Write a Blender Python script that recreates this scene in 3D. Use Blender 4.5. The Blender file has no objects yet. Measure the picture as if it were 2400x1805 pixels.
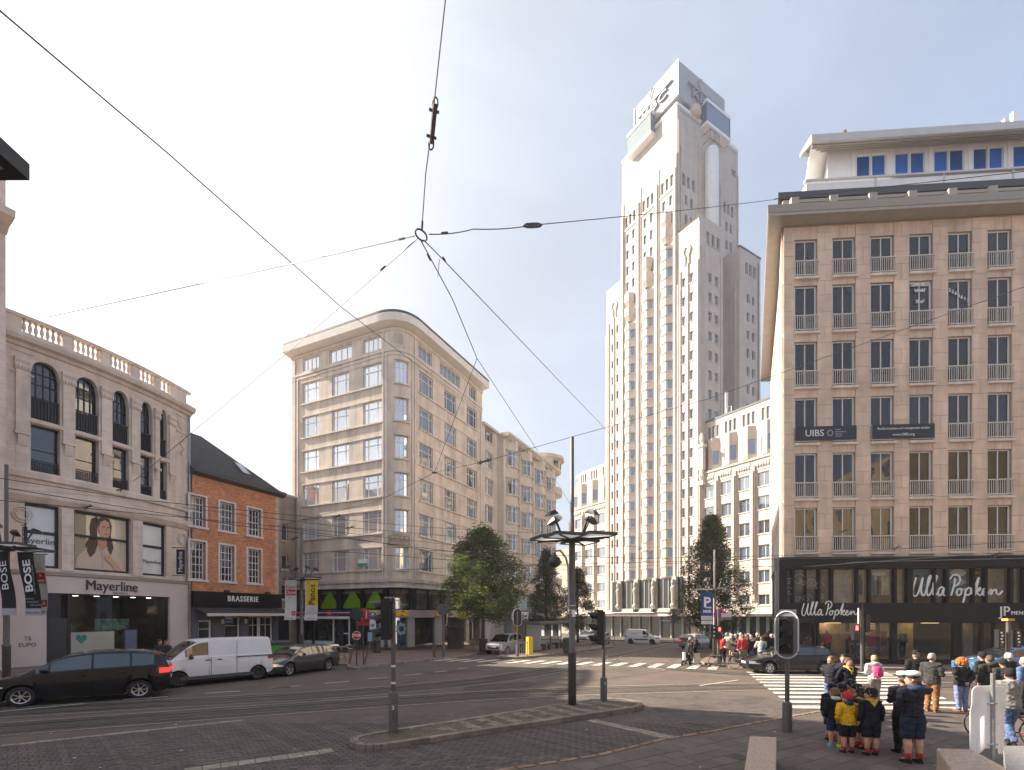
import bpy, bmesh, math, random
from mathutils import Vector, Matrix, noise
RN=random.Random(11)
sc=bpy.context.scene
COL=sc.collection
# ---------------- camera, world, sun, exposure ----------------
F,CX,HV,H=1170.0,1200.0,1440.0,3.05
cd=bpy.data.cameras.new('camera'); cam=bpy.data.objects.new('camera',cd); COL.objects.link(cam)
cam.location=(0,0,H); cam.rotation_euler=(math.radians(90),0,0)
cd.sensor_width=36; cd.lens=36*F/2400; cd.shift_y=(HV-902.5)/2400; cd.clip_end=3000; cd.clip_start=.1
sc.camera=cam
SAZ=(-.942,.335); SEL=math.radians(33); SKYGLOW=1.2; SKYK=3.45
w=bpy.data.worlds.new('World'); sc.world=w; w.use_nodes=True
nt=w.node_tree; nt.nodes.clear()
o_=nt.nodes.new('ShaderNodeOutputWorld'); b_=nt.nodes.new('ShaderNodeBackground')
sk=nt.nodes.new('ShaderNodeTexSky'); sk.sky_type='NISHITA'; sk.sun_disc=False
sk.sun_elevation=SEL; sk.sun_rotation=math.atan2(SAZ[0],SAZ[1]); sk.air_density=1.0; sk.dust_density=2.2; sk.ozone_density=1.2; sk.altitude=20
b_.inputs['Strength'].default_value=.085
# thin veil of high cloud over the whole sky, whiter and brighter towards the sun
L=nt.links.new; NN=nt.nodes.new
tc=NN('ShaderNodeTexCoord'); nz=NN('ShaderNodeVectorMath'); nz.operation='NORMALIZE'; dt=NN('ShaderNodeVectorMath'); dt.operation='DOT_PRODUCT'
dt.inputs[1].default_value=Vector((SAZ[0]*math.cos(SEL),SAZ[1]*math.cos(SEL),math.sin(SEL))).normalized()
mp=NN('ShaderNodeMapping'); mp.inputs['Scale'].default_value=(1,1,2.2); n1=NN('ShaderNodeTexNoise'); n1.inputs['Scale'].default_value=1.6; n1.inputs['Detail'].default_value=5; n1.inputs['Roughness'].default_value=.5
L(tc.outputs['Generated'],nz.inputs[0]); L(nz.outputs[0],dt.inputs[0]); L(tc.outputs['Generated'],mp.inputs[0]); L(mp.outputs[0],n1.inputs['Vector'])
def mth(op,a,b=None,c=None):
    m=NN('ShaderNodeMath'); m.operation=op
    for i,v in enumerate((a,b,c)):
        if v is None: continue
        if isinstance(v,(int,float)): m.inputs[i].default_value=v
        else: L(v,m.inputs[i])
    return m.outputs[0]
dd=mth('ADD',dt.outputs['Value'],mth('MULTIPLY_ADD',n1.outputs[0],.5,-.25))
rp=NN('ShaderNodeValToRGB'); L(mth('MULTIPLY_ADD',dd,.5,.5),rp.inputs[0]); e=rp.color_ramp.elements
e[0].position=.42; e[0].color=(.50,.62,.86,1); e[1].position=1; e[1].color=(.98,.97,.94,1)
for ps,c_ in((.56,(.54,.64,.84,1)),(.78,(.72,.78,.86,1)),(.88,(.88,.89,.90,1))): q=e.new(ps); q.color=c_
gl_=mth('MULTIPLY',mth('POWER',2.718,mth('MULTIPLY_ADD',dt.outputs['Value'],8.,-8.)),SKYGLOW)
vm=NN('ShaderNodeVectorMath'); vm.operation='MULTIPLY_ADD'; vm.inputs[1].default_value=(SKYK,SKYK,SKYK); cg=NN('ShaderNodeCombineXYZ'); 
for i,k in enumerate((1,.97,.92)): L(mth('MULTIPLY',gl_,k*SKYK),cg.inputs[i])
L(rp.outputs[0],vm.inputs[0]); L(cg.outputs[0],vm.inputs[2])
mx=NN('ShaderNodeMix'); mx.data_type='RGBA'; mx.inputs[0].default_value=.82
n2=NN('ShaderNodeTexNoise'); n2.inputs['Scale'].default_value=1.9; n2.inputs['Detail'].default_value=7; n2.inputs['Roughness'].default_value=.52; n2.inputs['Distortion'].default_value=.6; L(mp.outputs[0],n2.inputs['Vector'])
mr=NN('ShaderNodeMapRange'); mr.interpolation_type='SMOOTHSTEP'; mr.inputs[1].default_value=.36; mr.inputs[2].default_value=.66; mr.inputs[3].default_value=.93; mr.inputs[4].default_value=1.10; L(n2.outputs[0],mr.inputs[0])
sc2=NN('ShaderNodeVectorMath'); sc2.operation='SCALE'; L(vm.outputs[0],sc2.inputs[0]); L(mr.outputs[0],sc2.inputs['Scale'])
L(sk.outputs[0],mx.inputs[6]); L(sc2.outputs[0],mx.inputs[7]); L(mx.outputs[2],b_.inputs[0]); L(b_.outputs[0],o_.inputs[0])
sd=bpy.data.lights.new('sun','SUN'); sun=bpy.data.objects.new('sun',sd); COL.objects.link(sun)
sd.energy=5.0; sd.angle=math.radians(.55); sd.color=(1,.89,.74)
sv=Vector((SAZ[0]*math.cos(SEL),SAZ[1]*math.cos(SEL),math.sin(SEL)))
sun.rotation_euler=sv.to_track_quat('Z','Y').to_euler(); sun.location=sv*120
vs=sc.view_settings; vs.view_transform='Standard'; vs.look='None'; vs.gamma=1; vs.use_curve_mapping=False; vs.exposure=1.68
HAZE=.0005; sc.cycles.volume_bounces=1; sc.cycles.max_bounces=6; sc.cycles.diffuse_bounces=4; sc.cycles.glossy_bounces=3; sc.cycles.transparent_max_bounces=12
sc.cycles.use_denoising=True; sc.cycles.sample_clamp_indirect=6
# ---------------- materials ----------------
def mat(name,col,rough=.7,metal=0,var=0,vs_=1.5,bump=0,bs=30,brick=None,streak=0,spec=.5,emit=None,coat=0,rnd=0,ior=None):
    m=bpy.data.materials.new(name); m.use_nodes=True; n=m.node_tree; p=n.nodes['Principled BSDF']
    p.inputs['Roughness'].default_value=rough; p.inputs['Metallic'].default_value=metal
    p.inputs['Specular IOR Level'].default_value=spec
    if ior: p.inputs['IOR'].default_value=ior
    if coat: p.inputs['Coat Weight'].default_value=coat; p.inputs['Coat Roughness'].default_value=.04
    c=(col[0],col[1],col[2],1); p.inputs['Base Color'].default_value=c
    if emit: p.inputs['Emission Color'].default_value=c; p.inputs['Emission Strength'].default_value=emit
    N=n.nodes.new; K=n.links.new
    out=None; tcn=None
    def geo():
        nonlocal tcn
        if tcn is None: tcn=N('ShaderNodeNewGeometry').outputs['Position'] if not brick else N('ShaderNodeNewGeometry').outputs['Position']
        return tcn
    def mulmix(a,fac_out,lo,hi):
        mr=N('ShaderNodeMapRange'); mr.inputs[1].default_value=.3; mr.inputs[2].default_value=.7; mr.inputs[3].default_value=lo; mr.inputs[4].default_value=hi
        K(fac_out,mr.inputs[0]); hs=N('ShaderNodeMix'); hs.data_type='RGBA'; hs.blend_type='MULTIPLY'; hs.inputs[0].default_value=1
        if a is None: hs.inputs[6].default_value=c
        else: K(a,hs.inputs[6])
        K(mr.outputs[0],hs.inputs[7]); return hs.outputs[2]
    bh=None
    if brick:
        bt=N('ShaderNodeTexBrick'); uv=N('ShaderNodeUVMap'); K(uv.outputs[0],bt.inputs['Vector'])
        bt.inputs['Scale'].default_value=1; bt.inputs['Brick Width'].default_value=brick[0]; bt.inputs['Row Height'].default_value=brick[1]
        bt.inputs['Mortar Size'].default_value=brick[2]; bt.inputs['Mortar Smooth'].default_value=.3
        k=brick[4] if len(brick)>4 else .12
        bt.inputs['Color1'].default_value=(col[0]*(1+k),col[1]*(1+k),col[2]*(1+k),1)
        bt.inputs['Color2'].default_value=(col[0]*(1-k),col[1]*(1-k),col[2]*(1-k),1)
        mo=brick[3]; bt.inputs['Mortar'].default_value=(mo[0],mo[1],mo[2],1); out=bt.outputs['Color']; bh=bt.outputs['Fac']
    if var:
        nn=N('ShaderNodeTexNoise'); nn.inputs['Scale'].default_value=vs_; nn.inputs['Detail'].default_value=5; nn.inputs['Roughness'].default_value=.62; K(geo(),nn.inputs['Vector'])
        out=mulmix(out,nn.outputs[0],1-var,1+var)
    if streak:
        mp=N('ShaderNodeMapping'); mp.inputs['Scale'].default_value=(1.1,1.1,.13); K(geo(),mp.inputs[0])
        nn=N('ShaderNodeTexNoise'); nn.inputs['Scale'].default_value=1.3; nn.inputs['Detail'].default_value=4; K(mp.outputs[0],nn.inputs['Vector'])
        out=mulmix(out,nn.outputs[0],1-streak,1+streak*.5)
    if rnd:
        oi=N('ShaderNodeObjectInfo'); mr=N('ShaderNodeMapRange'); mr.inputs[3].default_value=1-rnd; mr.inputs[4].default_value=1+rnd; K(oi.outputs['Random'],mr.inputs[0])
        hs=N('ShaderNodeMix'); hs.data_type='RGBA'; hs.blend_type='MULTIPLY'; hs.inputs[0].default_value=1
        if out is None: hs.inputs[6].default_value=c
        else: K(out,hs.inputs[6])
        K(mr.outputs[0],hs.inputs[7]); out=hs.outputs[2]
    if out is not None: K(out,p.inputs['Base Color'])
    if bump or bh is not None:
        bp=N('ShaderNodeBump'); bp.inputs['Distance'].default_value=.02; bp.inputs['Strength'].default_value=bump or .4
        if bump:
            nn=N('ShaderNodeTexNoise'); nn.inputs['Scale'].default_value=bs; nn.inputs['Detail'].default_value=4; K(geo(),nn.inputs['Vector']); K(nn.outputs[0],bp.inputs['Height'])
        if bh is not None:
            b2=N('ShaderNodeBump'); b2.inputs['Distance'].default_value=.015; b2.inputs['Strength'].default_value=.6; b2.invert=True; K(bh,b2.inputs['Height'])
            if bump: K(bp.outputs[0],b2.inputs['Normal'])
            K(b2.outputs[0],p.inputs['Normal'])
        else: K(bp.outputs[0],p.inputs['Normal'])
    return m
def glassmat(name,tint=(.9,.95,.93),refl=1.0,wav=0.0,ior=1.5):
    m=bpy.data.materials.new(name); m.use_nodes=True; n=m.node_tree; n.nodes.clear(); N=n.nodes.new; K=n.links.new
    o=N('ShaderNodeOutputMaterial'); t=N('ShaderNodeBsdfTransparent'); g=N('ShaderNodeBsdfGlossy'); x=N('ShaderNodeMixShader'); fr=N('ShaderNodeFresnel')
    t.inputs[0].default_value=(*tint,1); g.inputs['Roughness'].default_value=.02; g.inputs[0].default_value=(.95,.97,1,1); fr.inputs[0].default_value=ior
    mu=N('ShaderNodeMath'); mu.operation='MULTIPLY'; mu.inputs[1].default_value=refl; mu.use_clamp=True
    K(fr.outputs[0],mu.inputs[0]); K(mu.outputs[0],x.inputs[0]); K(t.outputs[0],x.inputs[1]); K(g.outputs[0],x.inputs[2]); K(x.outputs[0],o.inputs[0]); return m
def panemat(name,col,var=.5,ior=1.6,spec=.8,wave=.15,rough=.03):
    """opaque room behind glass: dark interior colour differing per window, mirror coat"""
    m=mat(name,col,rough,spec=spec,rnd=var,ior=ior); n=m.node_tree; p=n.nodes['Principled BSDF']
    ge=n.nodes.new('ShaderNodeNewGeometry'); nn=n.nodes.new('ShaderNodeTexNoise'); nn.inputs['Scale'].default_value=.8; nn.inputs['Detail'].default_value=1
    bp=n.nodes.new('ShaderNodeBump'); bp.inputs['Strength'].default_value=wave; bp.inputs['Distance'].default_value=.03
    n.links.new(ge.outputs['Position'],nn.inputs['Vector']); n.links.new(nn.outputs[0],bp.inputs['Height']); n.links.new(bp.outputs[0],p.inputs['Normal']); return m
M={}
M['asphalt']=mat('asphalt',(.097,.073,.06),.85,var=.22,vs_=.55,bump=.35,bs=55)
M['trackbed']=mat('track_paving',(.07,.056,.045),.85,var=.22,vs_=.6,brick=(.22,.11,.008,(.03,.028,.026),.2))
M['paint']=mat('road_paint',(.5,.46,.41),.75,var=.35,vs_=6,bump=.2,bs=80)
M['paintworn']=mat('worn_paint',(.26,.22,.18),.8,var=.4,vs_=9)
M['sett']=mat('grey_sett',(.093,.073,.068),.8,var=.25,vs_=3,rnd=.28,bump=.3,bs=60)
M['settbed']=mat('sett_joint_sand',(.045,.038,.034),.9)
M['settfar']=mat('grey_setts_far',(.09,.071,.064),.8,var=.25,vs_=.9,brick=(.22,.125,.007,(.045,.037,.033),.2))
M['settwhite']=mat('pale_sett',(.25,.215,.175),.8,var=.3,vs_=5,rnd=.15)
M['pave']=mat('pavement_brick',(.19,.13,.11),.8,var=.25,vs_=.7,brick=(.22,.11,.008,(.08,.06,.05),.16))
M['tile']=mat('plaza_slab',(.1,.079,.069),.72,var=.22,vs_=1.6,rnd=.2,bump=.15,bs=50)
M['tilefar']=mat('plaza_slabs_far',(.094,.075,.065),.72,var=.25,vs_=.8,brick=(.5,.3,.006,(.05,.045,.045),.12))
M['kerb']=mat('kerb_stone',(.2,.165,.135),.8,var=.35,vs_=3,rnd=.15,bump=.3,bs=40)
M['islandtop']=mat('island_paving',(.11,.085,.062),.85,var=.3,vs_=2.5,brick=(.2,.1,.008,(.05,.04,.03),.25))
M['steel']=mat('rail_steel',(.42,.4,.38),.3,metal=1)
M['ironw']=mat('wrought_iron',(.012,.013,.016),.5)
M['dgrey']=mat('dark_grey_paint',(.05,.05,.052),.5,var=.1,vs_=4)
M['mast']=mat('mast_grey_paint',(.105,.092,.085),.5,var=.15,vs_=3)
M['black']=mat('black_plastic',(.012,.012,.013),.42)
M['rubber']=mat('rubber',(.015,.015,.016),.8)
M['white']=mat('white_paint',(.78,.77,.76),.45,var=.06)
M['whiteframe']=mat('white_window_frame',(.72,.7,.69),.45)
M['alu']=mat('aluminium',(.55,.55,.56),.35,metal=.9)
M['zinc']=mat('galvanised_steel',(.34,.34,.35),.45,metal=.8,var=.15,vs_=12)
M['red']=mat('red_paint',(.5,.025,.03),.45)
M['blue']=mat('blue_paint',(.03,.1,.38),.45)
M['yellow']=mat('yellow_paint',(.75,.5,.02),.45)
M['green']=mat('green_bin_plastic',(.04,.36,.06),.45)
M['glassthin']=glassmat('clear_glass')
M['glassshop']=glassmat('shop_glass',(.55,.6,.58),1.4)
M['glasscar']=glassmat('tinted_car_glass',(.16,.19,.19),2.2)
M['pane_m']=panemat('office_pane',(.74,.77,.8),.18,1.5,.8); M['pane_m'].node_tree.nodes['Principled BSDF'].inputs['Metallic'].default_value=.6  # pale half-mirror colour stands in for bright sky reflected on this face
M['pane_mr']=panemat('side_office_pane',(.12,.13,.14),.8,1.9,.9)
M['pane_l']=panemat('dark_pane',(.03,.032,.034),.6,1.7,.8)
M['pane_r']=panemat('bronze_pane',(.013,.010,.008),.6,1.6,.6,wave=.3)
M['pane_b']=panemat('small_pane',(.02,.022,.026),.5,1.6,.7)
M['pane_t']=panemat('tower_pane',(.06,.09,.13),.5,2.1,1)
M['pane_blue']=panemat('penthouse_pane',(.02,.12,.42),.4,1.5,.5)
M['glassr']=glassmat('boutique_glass',(.8,.84,.83),.75)
M['interior']=mat('shop_interior',(.07,.055,.042),.8,var=.3,vs_=.8)
M['interiordark']=mat('dark_interior',(.015,.014,.013),.8)
M['stone_l']=mat('pale_limestone',(.68,.565,.485),.75,var=.12,vs_=1.2,streak=.14,brick=(.95,.42,.007,(.5,.41,.34),.045),bump=.1,bs=25)
M['stone_lt']=mat('limestone_trim',(.68,.575,.495),.75,var=.13,vs_=1.5,streak=.15)
M['lshop']=mat('pale_shopfront_panel',(.58,.52,.49),.5,var=.06,vs_=.8)
M['redstone']=mat('pink_granite',(.24,.15,.115),.6,var=.15,vs_=2,brick=(.7,.5,.008,(.12,.08,.06),.08))
M['brick']=mat('red_brick',(.60,.24,.11),.85,var=.16,vs_=1.3,brick=(.21,.065,.008,(.36,.25,.18),.3))
M['slate']=mat('slate_roof',(.04,.036,.038),.7,var=.25,vs_=1.5,brick=(.3,.16,.01,(.02,.018,.018),.2))
M['stone_m']=mat('stucco_meir',(.66,.555,.455),.8,var=.16,vs_=.9,streak=.26,bump=.1,bs=20)
M['stone_mt']=mat('meir_trim',(.62,.55,.47),.75,var=.12,vs_=1.5,streak=.18)
M['stone_n']=mat('stucco_cream',(.62,.54,.45),.8,var=.12,vs_=1.2,streak=.16)
M['stone_t']=mat('tower_limestone',(.52,.445,.385),.75,var=.09,vs_=.25,streak=.1,brick=(1.1,.45,.01,(.44,.375,.325),.04))
M['stone_tt']=mat('tower_trim',(.51,.43,.37),.75,var=.1,vs_=.5,streak=.1)
M['stone_r']=mat('travertine_slab',(.66,.50,.385),.7,var=.14,vs_=1.1,streak=.18,rnd=.07)
M['joint_r']=mat('slab_joint',(.36,.26,.19),.85)
M['soffit']=mat('painted_soffit',(.36,.32,.27),.7,var=.1)
M['rooftrim']=mat('dark_roof_edge',(.06,.06,.065),.5)
M['beige']=mat('beige_render',(.36,.29,.23),.85,var=.2,vs_=.8,streak=.3)
M['granblack']=mat('black_granite',(.02,.022,.022),.15,var=.2)
M['bronze']=mat('grey_bronze_relief',(.3,.29,.26),.6,var=.3,vs_=4)
M['boxgrey']=mat('sign_box_grey',(.34,.35,.37),.5,var=.05,vs_=.4)
M['boxlet']=mat('shadowed_letter_grey',(.24,.27,.31),.4)  # letters match the box; their shadow edges are put in as darker grey
M['shopblack']=mat('shop_black_cladding',(.011,.010,.011),.6,spec=.2)
M['navy']=mat('navy_fabric',(.012,.015,.032),.9)
M['skin']=mat('skin',(.5,.29,.2),.55)
M['bark']=mat('bark',(.09,.07,.055),.9,var=.3,vs_=8,bump=.6,bs=25)
M['wire']=mat('wire_black',(.035,.032,.032),.6)
M['granite']=mat('pink_bench_granite',(.36,.27,.22),.6,var=.35,vs_=22,bump=.1,bs=120)
M['marble']=mat('white_veined_stone',(.6,.58,.56),.5,var=.3,vs_=5)
_cm={}
def C(r,g,b,rough=.75,**k):
    key=(round(r,3),round(g,3),round(b,3),rough)
    if key not in _cm: _cm[key]=mat('paint_%d_%d_%d'%(r*99,g*99,b*99),(r,g,b),rough,var=.06,vs_=6,**k)
    return _cm[key]
# ---------------- helpers ----------------
def gz(y): return -.02*(min(max(y,30.0),110.0)-30)
def gp(u,v,dz=0.):
    Y=20.
    for _ in range(30): Y=(H-gz(Y)-dz)*F/(v-HV)
    return Vector(((u-CX)/F*Y,Y,gz(Y)+dz))
def pt(u,v,Y): return Vector(((u-CX)/F*Y,Y,H+(HV-v)/F*Y))
def ux(u,Y): return (u-CX)/F*Y
def zv(v,Y): return H+(HV-v)/F*Y
def tag(o,label=None,cat=None,group=None,kind=None):
    if label: o['label']=label
    if cat: o['category']=cat
    if group: o['group']=group
    if kind: o['kind']=kind
    return o
def thing(name,label,cat,loc=(0,0,0),rot=0,group=None):
    o=bpy.data.objects.new(name,None); COL.objects.link(o); o.location=loc; o.rotation_euler=(0,0,rot); o.empty_display_size=.3
    return tag(o,label,cat,group)
def link(name,me,parent=None,mw=None,world=True):
    o=bpy.data.objects.new(name,me); COL.objects.link(o)
    if parent is not None:
        o.parent=parent
        if world and parent.type=='EMPTY' and parent.parent is None and parent.get('_w',1): o.matrix_parent_inverse=Matrix.LocRotScale(parent.location,parent.rotation_euler,None).inverted()
    if mw is not None: o.matrix_basis=mw
    return o
class MB:
    def __init__(s,fm=None): s.v=[];s.uv=[];s.f=[];s.m=[];s.fm=fm;s.mi=0
    def V(s,x,y,z,uv=None):
        s.uv.append(uv)
        s.v.append(tuple(s.fm(x,y,z)) if s.fm else (x,y,z)); return len(s.v)-1
    def face(s,idx): s.f.append(idx); s.m.append(s.mi)
    def poly(s,pts,uvs=None):
        s.face([s.V(*p,uv=(uvs[i] if uvs else (p[0]+p[1]*(0 if s.fm else 1),p[2]))) for i,p in enumerate(pts)])
    def box(s,x0,x1,y0,y1,z0,z1,nx=1,skip=''):
        for i in range(nx):
            a=x0+(x1-x0)*i/nx; b=x0+(x1-x0)*(i+1)/nx
            s.poly([(a,y0,z0),(b,y0,z0),(b,y0,z1),(a,y0,z1)]); s.poly([(b,y1,z0),(a,y1,z0),(a,y1,z1),(b,y1,z1)])
            s.poly([(a,y0,z1),(b,y0,z1),(b,y1,z1),(a,y1,z1)],[(a,y0),(b,y0),(b,y1),(a,y1)]); s.poly([(a,y1,z0),(b,y1,z0),(b,y0,z0),(a,y0,z0)],[(a,y1),(b,y1),(b,y0),(a,y0)])
        s.poly([(x0,y1,z0),(x0,y0,z0),(x0,y0,z1),(x0,y1,z1)],[(y1,z0),(y0,z0),(y0,z1),(y1,z1)]); s.poly([(x1,y0,z0),(x1,y1,z0),(x1,y1,z1),(x1,y0,z1)],[(y0,z0),(y1,z0),(y1,z1),(y0,z1)])
    def sweep(s,s0,s1,prof,n=1,cap=True):
        """closed profile [(d,z)] swept along first coordinate"""
        k=len(prof)
        for i in range(n):
            a=s0+(s1-s0)*i/n; b=s0+(s1-s0)*(i+1)/n
            for j in range(k):
                p,q=prof[j],prof[(j+1)%k]; s.poly([(a,*p),(b,*p),(b,*q),(a,*q)])
        if cap:
            s.poly([(s0,*p) for p in prof]); s.poly([(s1,*p) for p in reversed(prof)])
    def tube(s,pts,r,n=8,cap=True,r1=None):
        pts=[Vector(p) for p in pts]; rings=[]
        L_=len(pts)
        for i,p in enumerate(pts):
            t=(pts[min(i+1,L_-1)]-pts[max(i-1,0)]).normalized()
            a=Vector((0,0,1)) if abs(t.z)<.9 else Vector((1,0,0))
            x=t.cross(a).normalized(); y=t.cross(x)
            rr=r if not callable(r) else r(i/(L_-1))
            if r1 is not None: rr=r+(r1-r)*i/(L_-1)
            rings.append([s.V(*(p+(x*math.cos(2*math.pi*k/n)+y*math.sin(2*math.pi*k/n))*rr)) for k in range(n)])
        for i in range(L_-1):
            for k in range(n): s.face([rings[i][k],rings[i][(k+1)%n],rings[i+1][(k+1)%n],rings[i+1][k]])
        if cap: s.face(rings[0][::-1]); s.face(rings[-1])
    def lathe(s,prof,c=(0,0,0),n=14,ax='z',cap=True):
        rings=[]
        for r,h in prof:
            ring=[]
            for k in range(n):
                a=2*math.pi*k/n; x,y=r*math.cos(a),r*math.sin(a)
                p=(x,y,h) if ax=='z' else ((x,h,y) if ax=='y' else (h,x,y))
                ring.append(s.V(c[0]+p[0],c[1]+p[1],c[2]+p[2]))
            rings.append(ring)
        for i in range(len(rings)-1):
            for k in range(n): s.face([rings[i][k],rings[i][(k+1)%n],rings[i+1][(k+1)%n],rings[i+1][k]])
        if cap: s.face(rings[0][::-1]); s.face(rings[-1])
    def disc(s,c,r,n=20,ax='y',rz=None):
        rz=rz or r
        pts=[]
        for k in range(n):
            a=2*math.pi*k/n; x,y=r*math.cos(a),rz*math.sin(a)
            pts.append((c[0]+x,c[1],c[2]+y) if ax=='y' else ((c[0]+x,c[1]+y,c[2]) if ax=='z' else (c[0],c[1]+x,c[2]+y)))
        s.poly(pts)
    def mesh(s,name,mats,smooth=False):
        me=bpy.data.meshes.new(name); me.from_pydata(s.v,[],s.f)
        for m in (mats if isinstance(mats,(list,tuple)) else [mats]): me.materials.append(M[m] if isinstance(m,str) else m)
        me.polygons.foreach_set('material_index',s.m)
        ul=me.uv_layers.new(name='UVMap'); data=[0.]*(2*len(me.loops)); vi=[0]*len(me.loops); me.loops.foreach_get('vertex_index',vi)
        for i,k in enumerate(vi):
            q=s.uv[k]
            if q is None: p=s.v[k]; q=(p[0]+p[1]*.6,p[2])
            data[2*i]=q[0]; data[2*i+1]=q[1]
        ul.data.foreach_set('uv',data)
        if smooth: me.polygons.foreach_set('use_smooth',[True]*len(me.polygons))
        me.update(); return me
    def build(s,name,mats,parent=None,smooth=False,mw=None,world=True): return link(name,s.mesh(name,mats,smooth),parent,mw,world)
def autosmooth(me,ang=40):
    try: me.set_sharp_from_angle(angle=math.radians(ang))
    except Exception: pass
class Path:
    def __init__(s,pts,smooth=True):
        s.p=[Vector((p[0],p[1])) for p in pts]; s.c=[0.]
        for a,b in zip(s.p,s.p[1:]): s.c.append(s.c[-1]+(b-a).length)
        s.L=s.c[-1]; n=len(s.p); seg=[(s.p[i+1]-s.p[i]).normalized() for i in range(n-1)]
        s.seg=seg; s.t=[seg[0]]+[(seg[i-1]+seg[i]).normalized() for i in range(1,n-1)]+[seg[-1]]
    def at(s,q):
        import bisect
        i=min(max(bisect.bisect_right(s.c,q)-1,0),len(s.p)-2); k=(q-s.c[i])/(s.c[i+1]-s.c[i])
        kk=min(max(k,0),1); t=s.t[i].lerp(s.t[i+1],kk).normalized()
        if s.c[i+1]-s.c[i]>2.5: t=s.seg[i]
        return s.p[i]+s.seg[i]*(q-s.c[i]),t
    def P(s,q,d,z):
        p,t=s.at(q); return (p.x+t.y*d,p.y-t.x*d,z)
    def su(s,u):
        U=(u-CX)/F; a,b=-2.,s.L+2.
        fa=lambda q:(lambda p:p.x-U*p.y)(s.at(q)[0])
        for _ in range(50):
            m_=(a+b)/2
            if (fa(m_)>0)==(fa(b)>0): b=m_
            else: a=m_
        return (a+b)/2
    def Y(s,u): return s.at(s.su(u))[0].y
    def Z(s,u,v): return H+(HV-v)/F*s.Y(u)
    def mw(s,q,d,z):
        p,t=s.at(q); x,y,_=s.P(q,d,z)
        return Matrix.Translation((x,y,z))@Matrix.Rotation(math.atan2(t.y,t.x),4,'Z')
def wall(mb,s0,s1,z0,z1,ops,rev=.18,step=99,d=0.):
    """facade sheet in (s,d,z) with recessed openings"""
    xs={s0,s1}; zs={z0,z1}
    for a,b,c,e in ops: xs|={a,b}; zs|={c,e}
    xs=sorted(x for x in xs if s0-1e-6<=x<=s1+1e-6); zs=sorted(z for z in zs if z0-1e-6<=z<=z1+1e-6); fx=[xs[0]]
    for x in xs[1:]:
        n=max(1,int(math.ceil((x-fx[-1])/step))); a=fx[-1]
        fx+= [a+(x-a)*i/n for i in range(1,n+1)]
    for i in range(len(fx)-1):
        a,b=fx[i],fx[i+1]
        if b-a<1e-5: continue
        cm=(a+b)/2; run=None
        for j in range(len(zs)-1):
            cz=(zs[j]+zs[j+1])/2
            hole=any(o[0]<cm<o[1] and o[2]<cz<o[3] for o in ops)
            if hole:
                if run is not None: mb.poly([(a,d,run),(b,d,run),(b,d,zs[j]),(a,d,zs[j])]); run=None
            elif run is None: run=zs[j]
        if run is not None: mb.poly([(a,d,run),(b,d,run),(b,d,zs[-1]),(a,d,zs[-1])])
    for a,b,c,e in ops:
        r=d-rev
        mb.poly([(a,d,c),(a,d,e),(a,r,e),(a,r,c)],[(a,c),(a,e),(a+rev,e),(a+rev,c)]); mb.poly([(b,d,e),(b,d,c),(b,r,c),(b,r,e)],[(b,e),(b,c),(b+rev,c),(b+rev,e)])
        mb.poly([(a,d,e),(b,d,e),(b,r,e),(a,r,e)],[(a,e),(b,e),(b,e+rev),(a,e+rev)]); mb.poly([(b,d,c),(a,d,c),(a,r,c),(b,r,c)],[(b,c),(a,c),(a,c+rev),(b,c+rev)])
_wc={}
def winmesh(w,h,cols,rows,fr=.07,bar=.045,dep=.08,fm='whiteframe',pm='pane_m',tr=None):
    """window frame and panes; x 0..w, y 0 front .. inward, z 0..h. rows may be list of fractions"""
    key=(round(w,2),round(h,2),str(cols),str(rows),fr,bar,fm,pm)
    if key in _wc: return _wc[key]
    a=MB(); a.box(0,fr,0,dep,0,h); a.box(w-fr,w,0,dep,0,h); a.box(fr,w-fr,0,dep,0,fr); a.box(fr,w-fr,0,dep,h-fr,h)
    rr=rows if isinstance(rows,(list,tuple)) else [i/rows for i in range(1,rows)]
    cc=cols if isinstance(cols,(list,tuple)) else [i/cols for i in range(1,cols)]
    for c in cc: a.box(w*c-bar/2,w*c+bar/2,.005,dep-.005,fr,h-fr)
    for r in rr: a.box(fr,w-fr,.01,dep-.01,h*r-bar/2,h*r+bar/2)
    g=MB(); g.poly([(fr*.6,dep*.6,fr*.6),(w-fr*.6,dep*.6,fr*.6),(w-fr*.6,dep*.6,h-fr*.6),(fr*.6,dep*.6,h-fr*.6)])
    _wc[key]=(a.mesh('window',fm),g.mesh('pane',pm)); return _wc[key]
def putwin(parent,path,s0,s1,z0,z1,cols,rows,d=-.1,name='window',**k):
    me,pa=winmesh(s1-s0,z1-z0,cols,rows,**k)
    pL=Vector(path.P(s0,d,z0)); pR=Vector(path.P(s1,d,z0)); an=math.atan2(pR.y-pL.y,pR.x-pL.x)
    mw=Matrix.Translation(pL)@Matrix.Rotation(an,4,'Z')
    o=link(name,me,parent,mw); p=link('pane',pa,o,None,False); return o
TMP=bpy.data.scenes.new('workbench')
def evalmesh(ob):
    TMP.collection.objects.link(ob)
    with bpy.context.temp_override(scene=TMP,view_layer=TMP.view_layers[0]): dg=bpy.context.evaluated_depsgraph_get()
    dg.update()
    me=bpy.data.meshes.new_from_object(ob.evaluated_get(dg)); bpy.data.objects.remove(ob); return me
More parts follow.
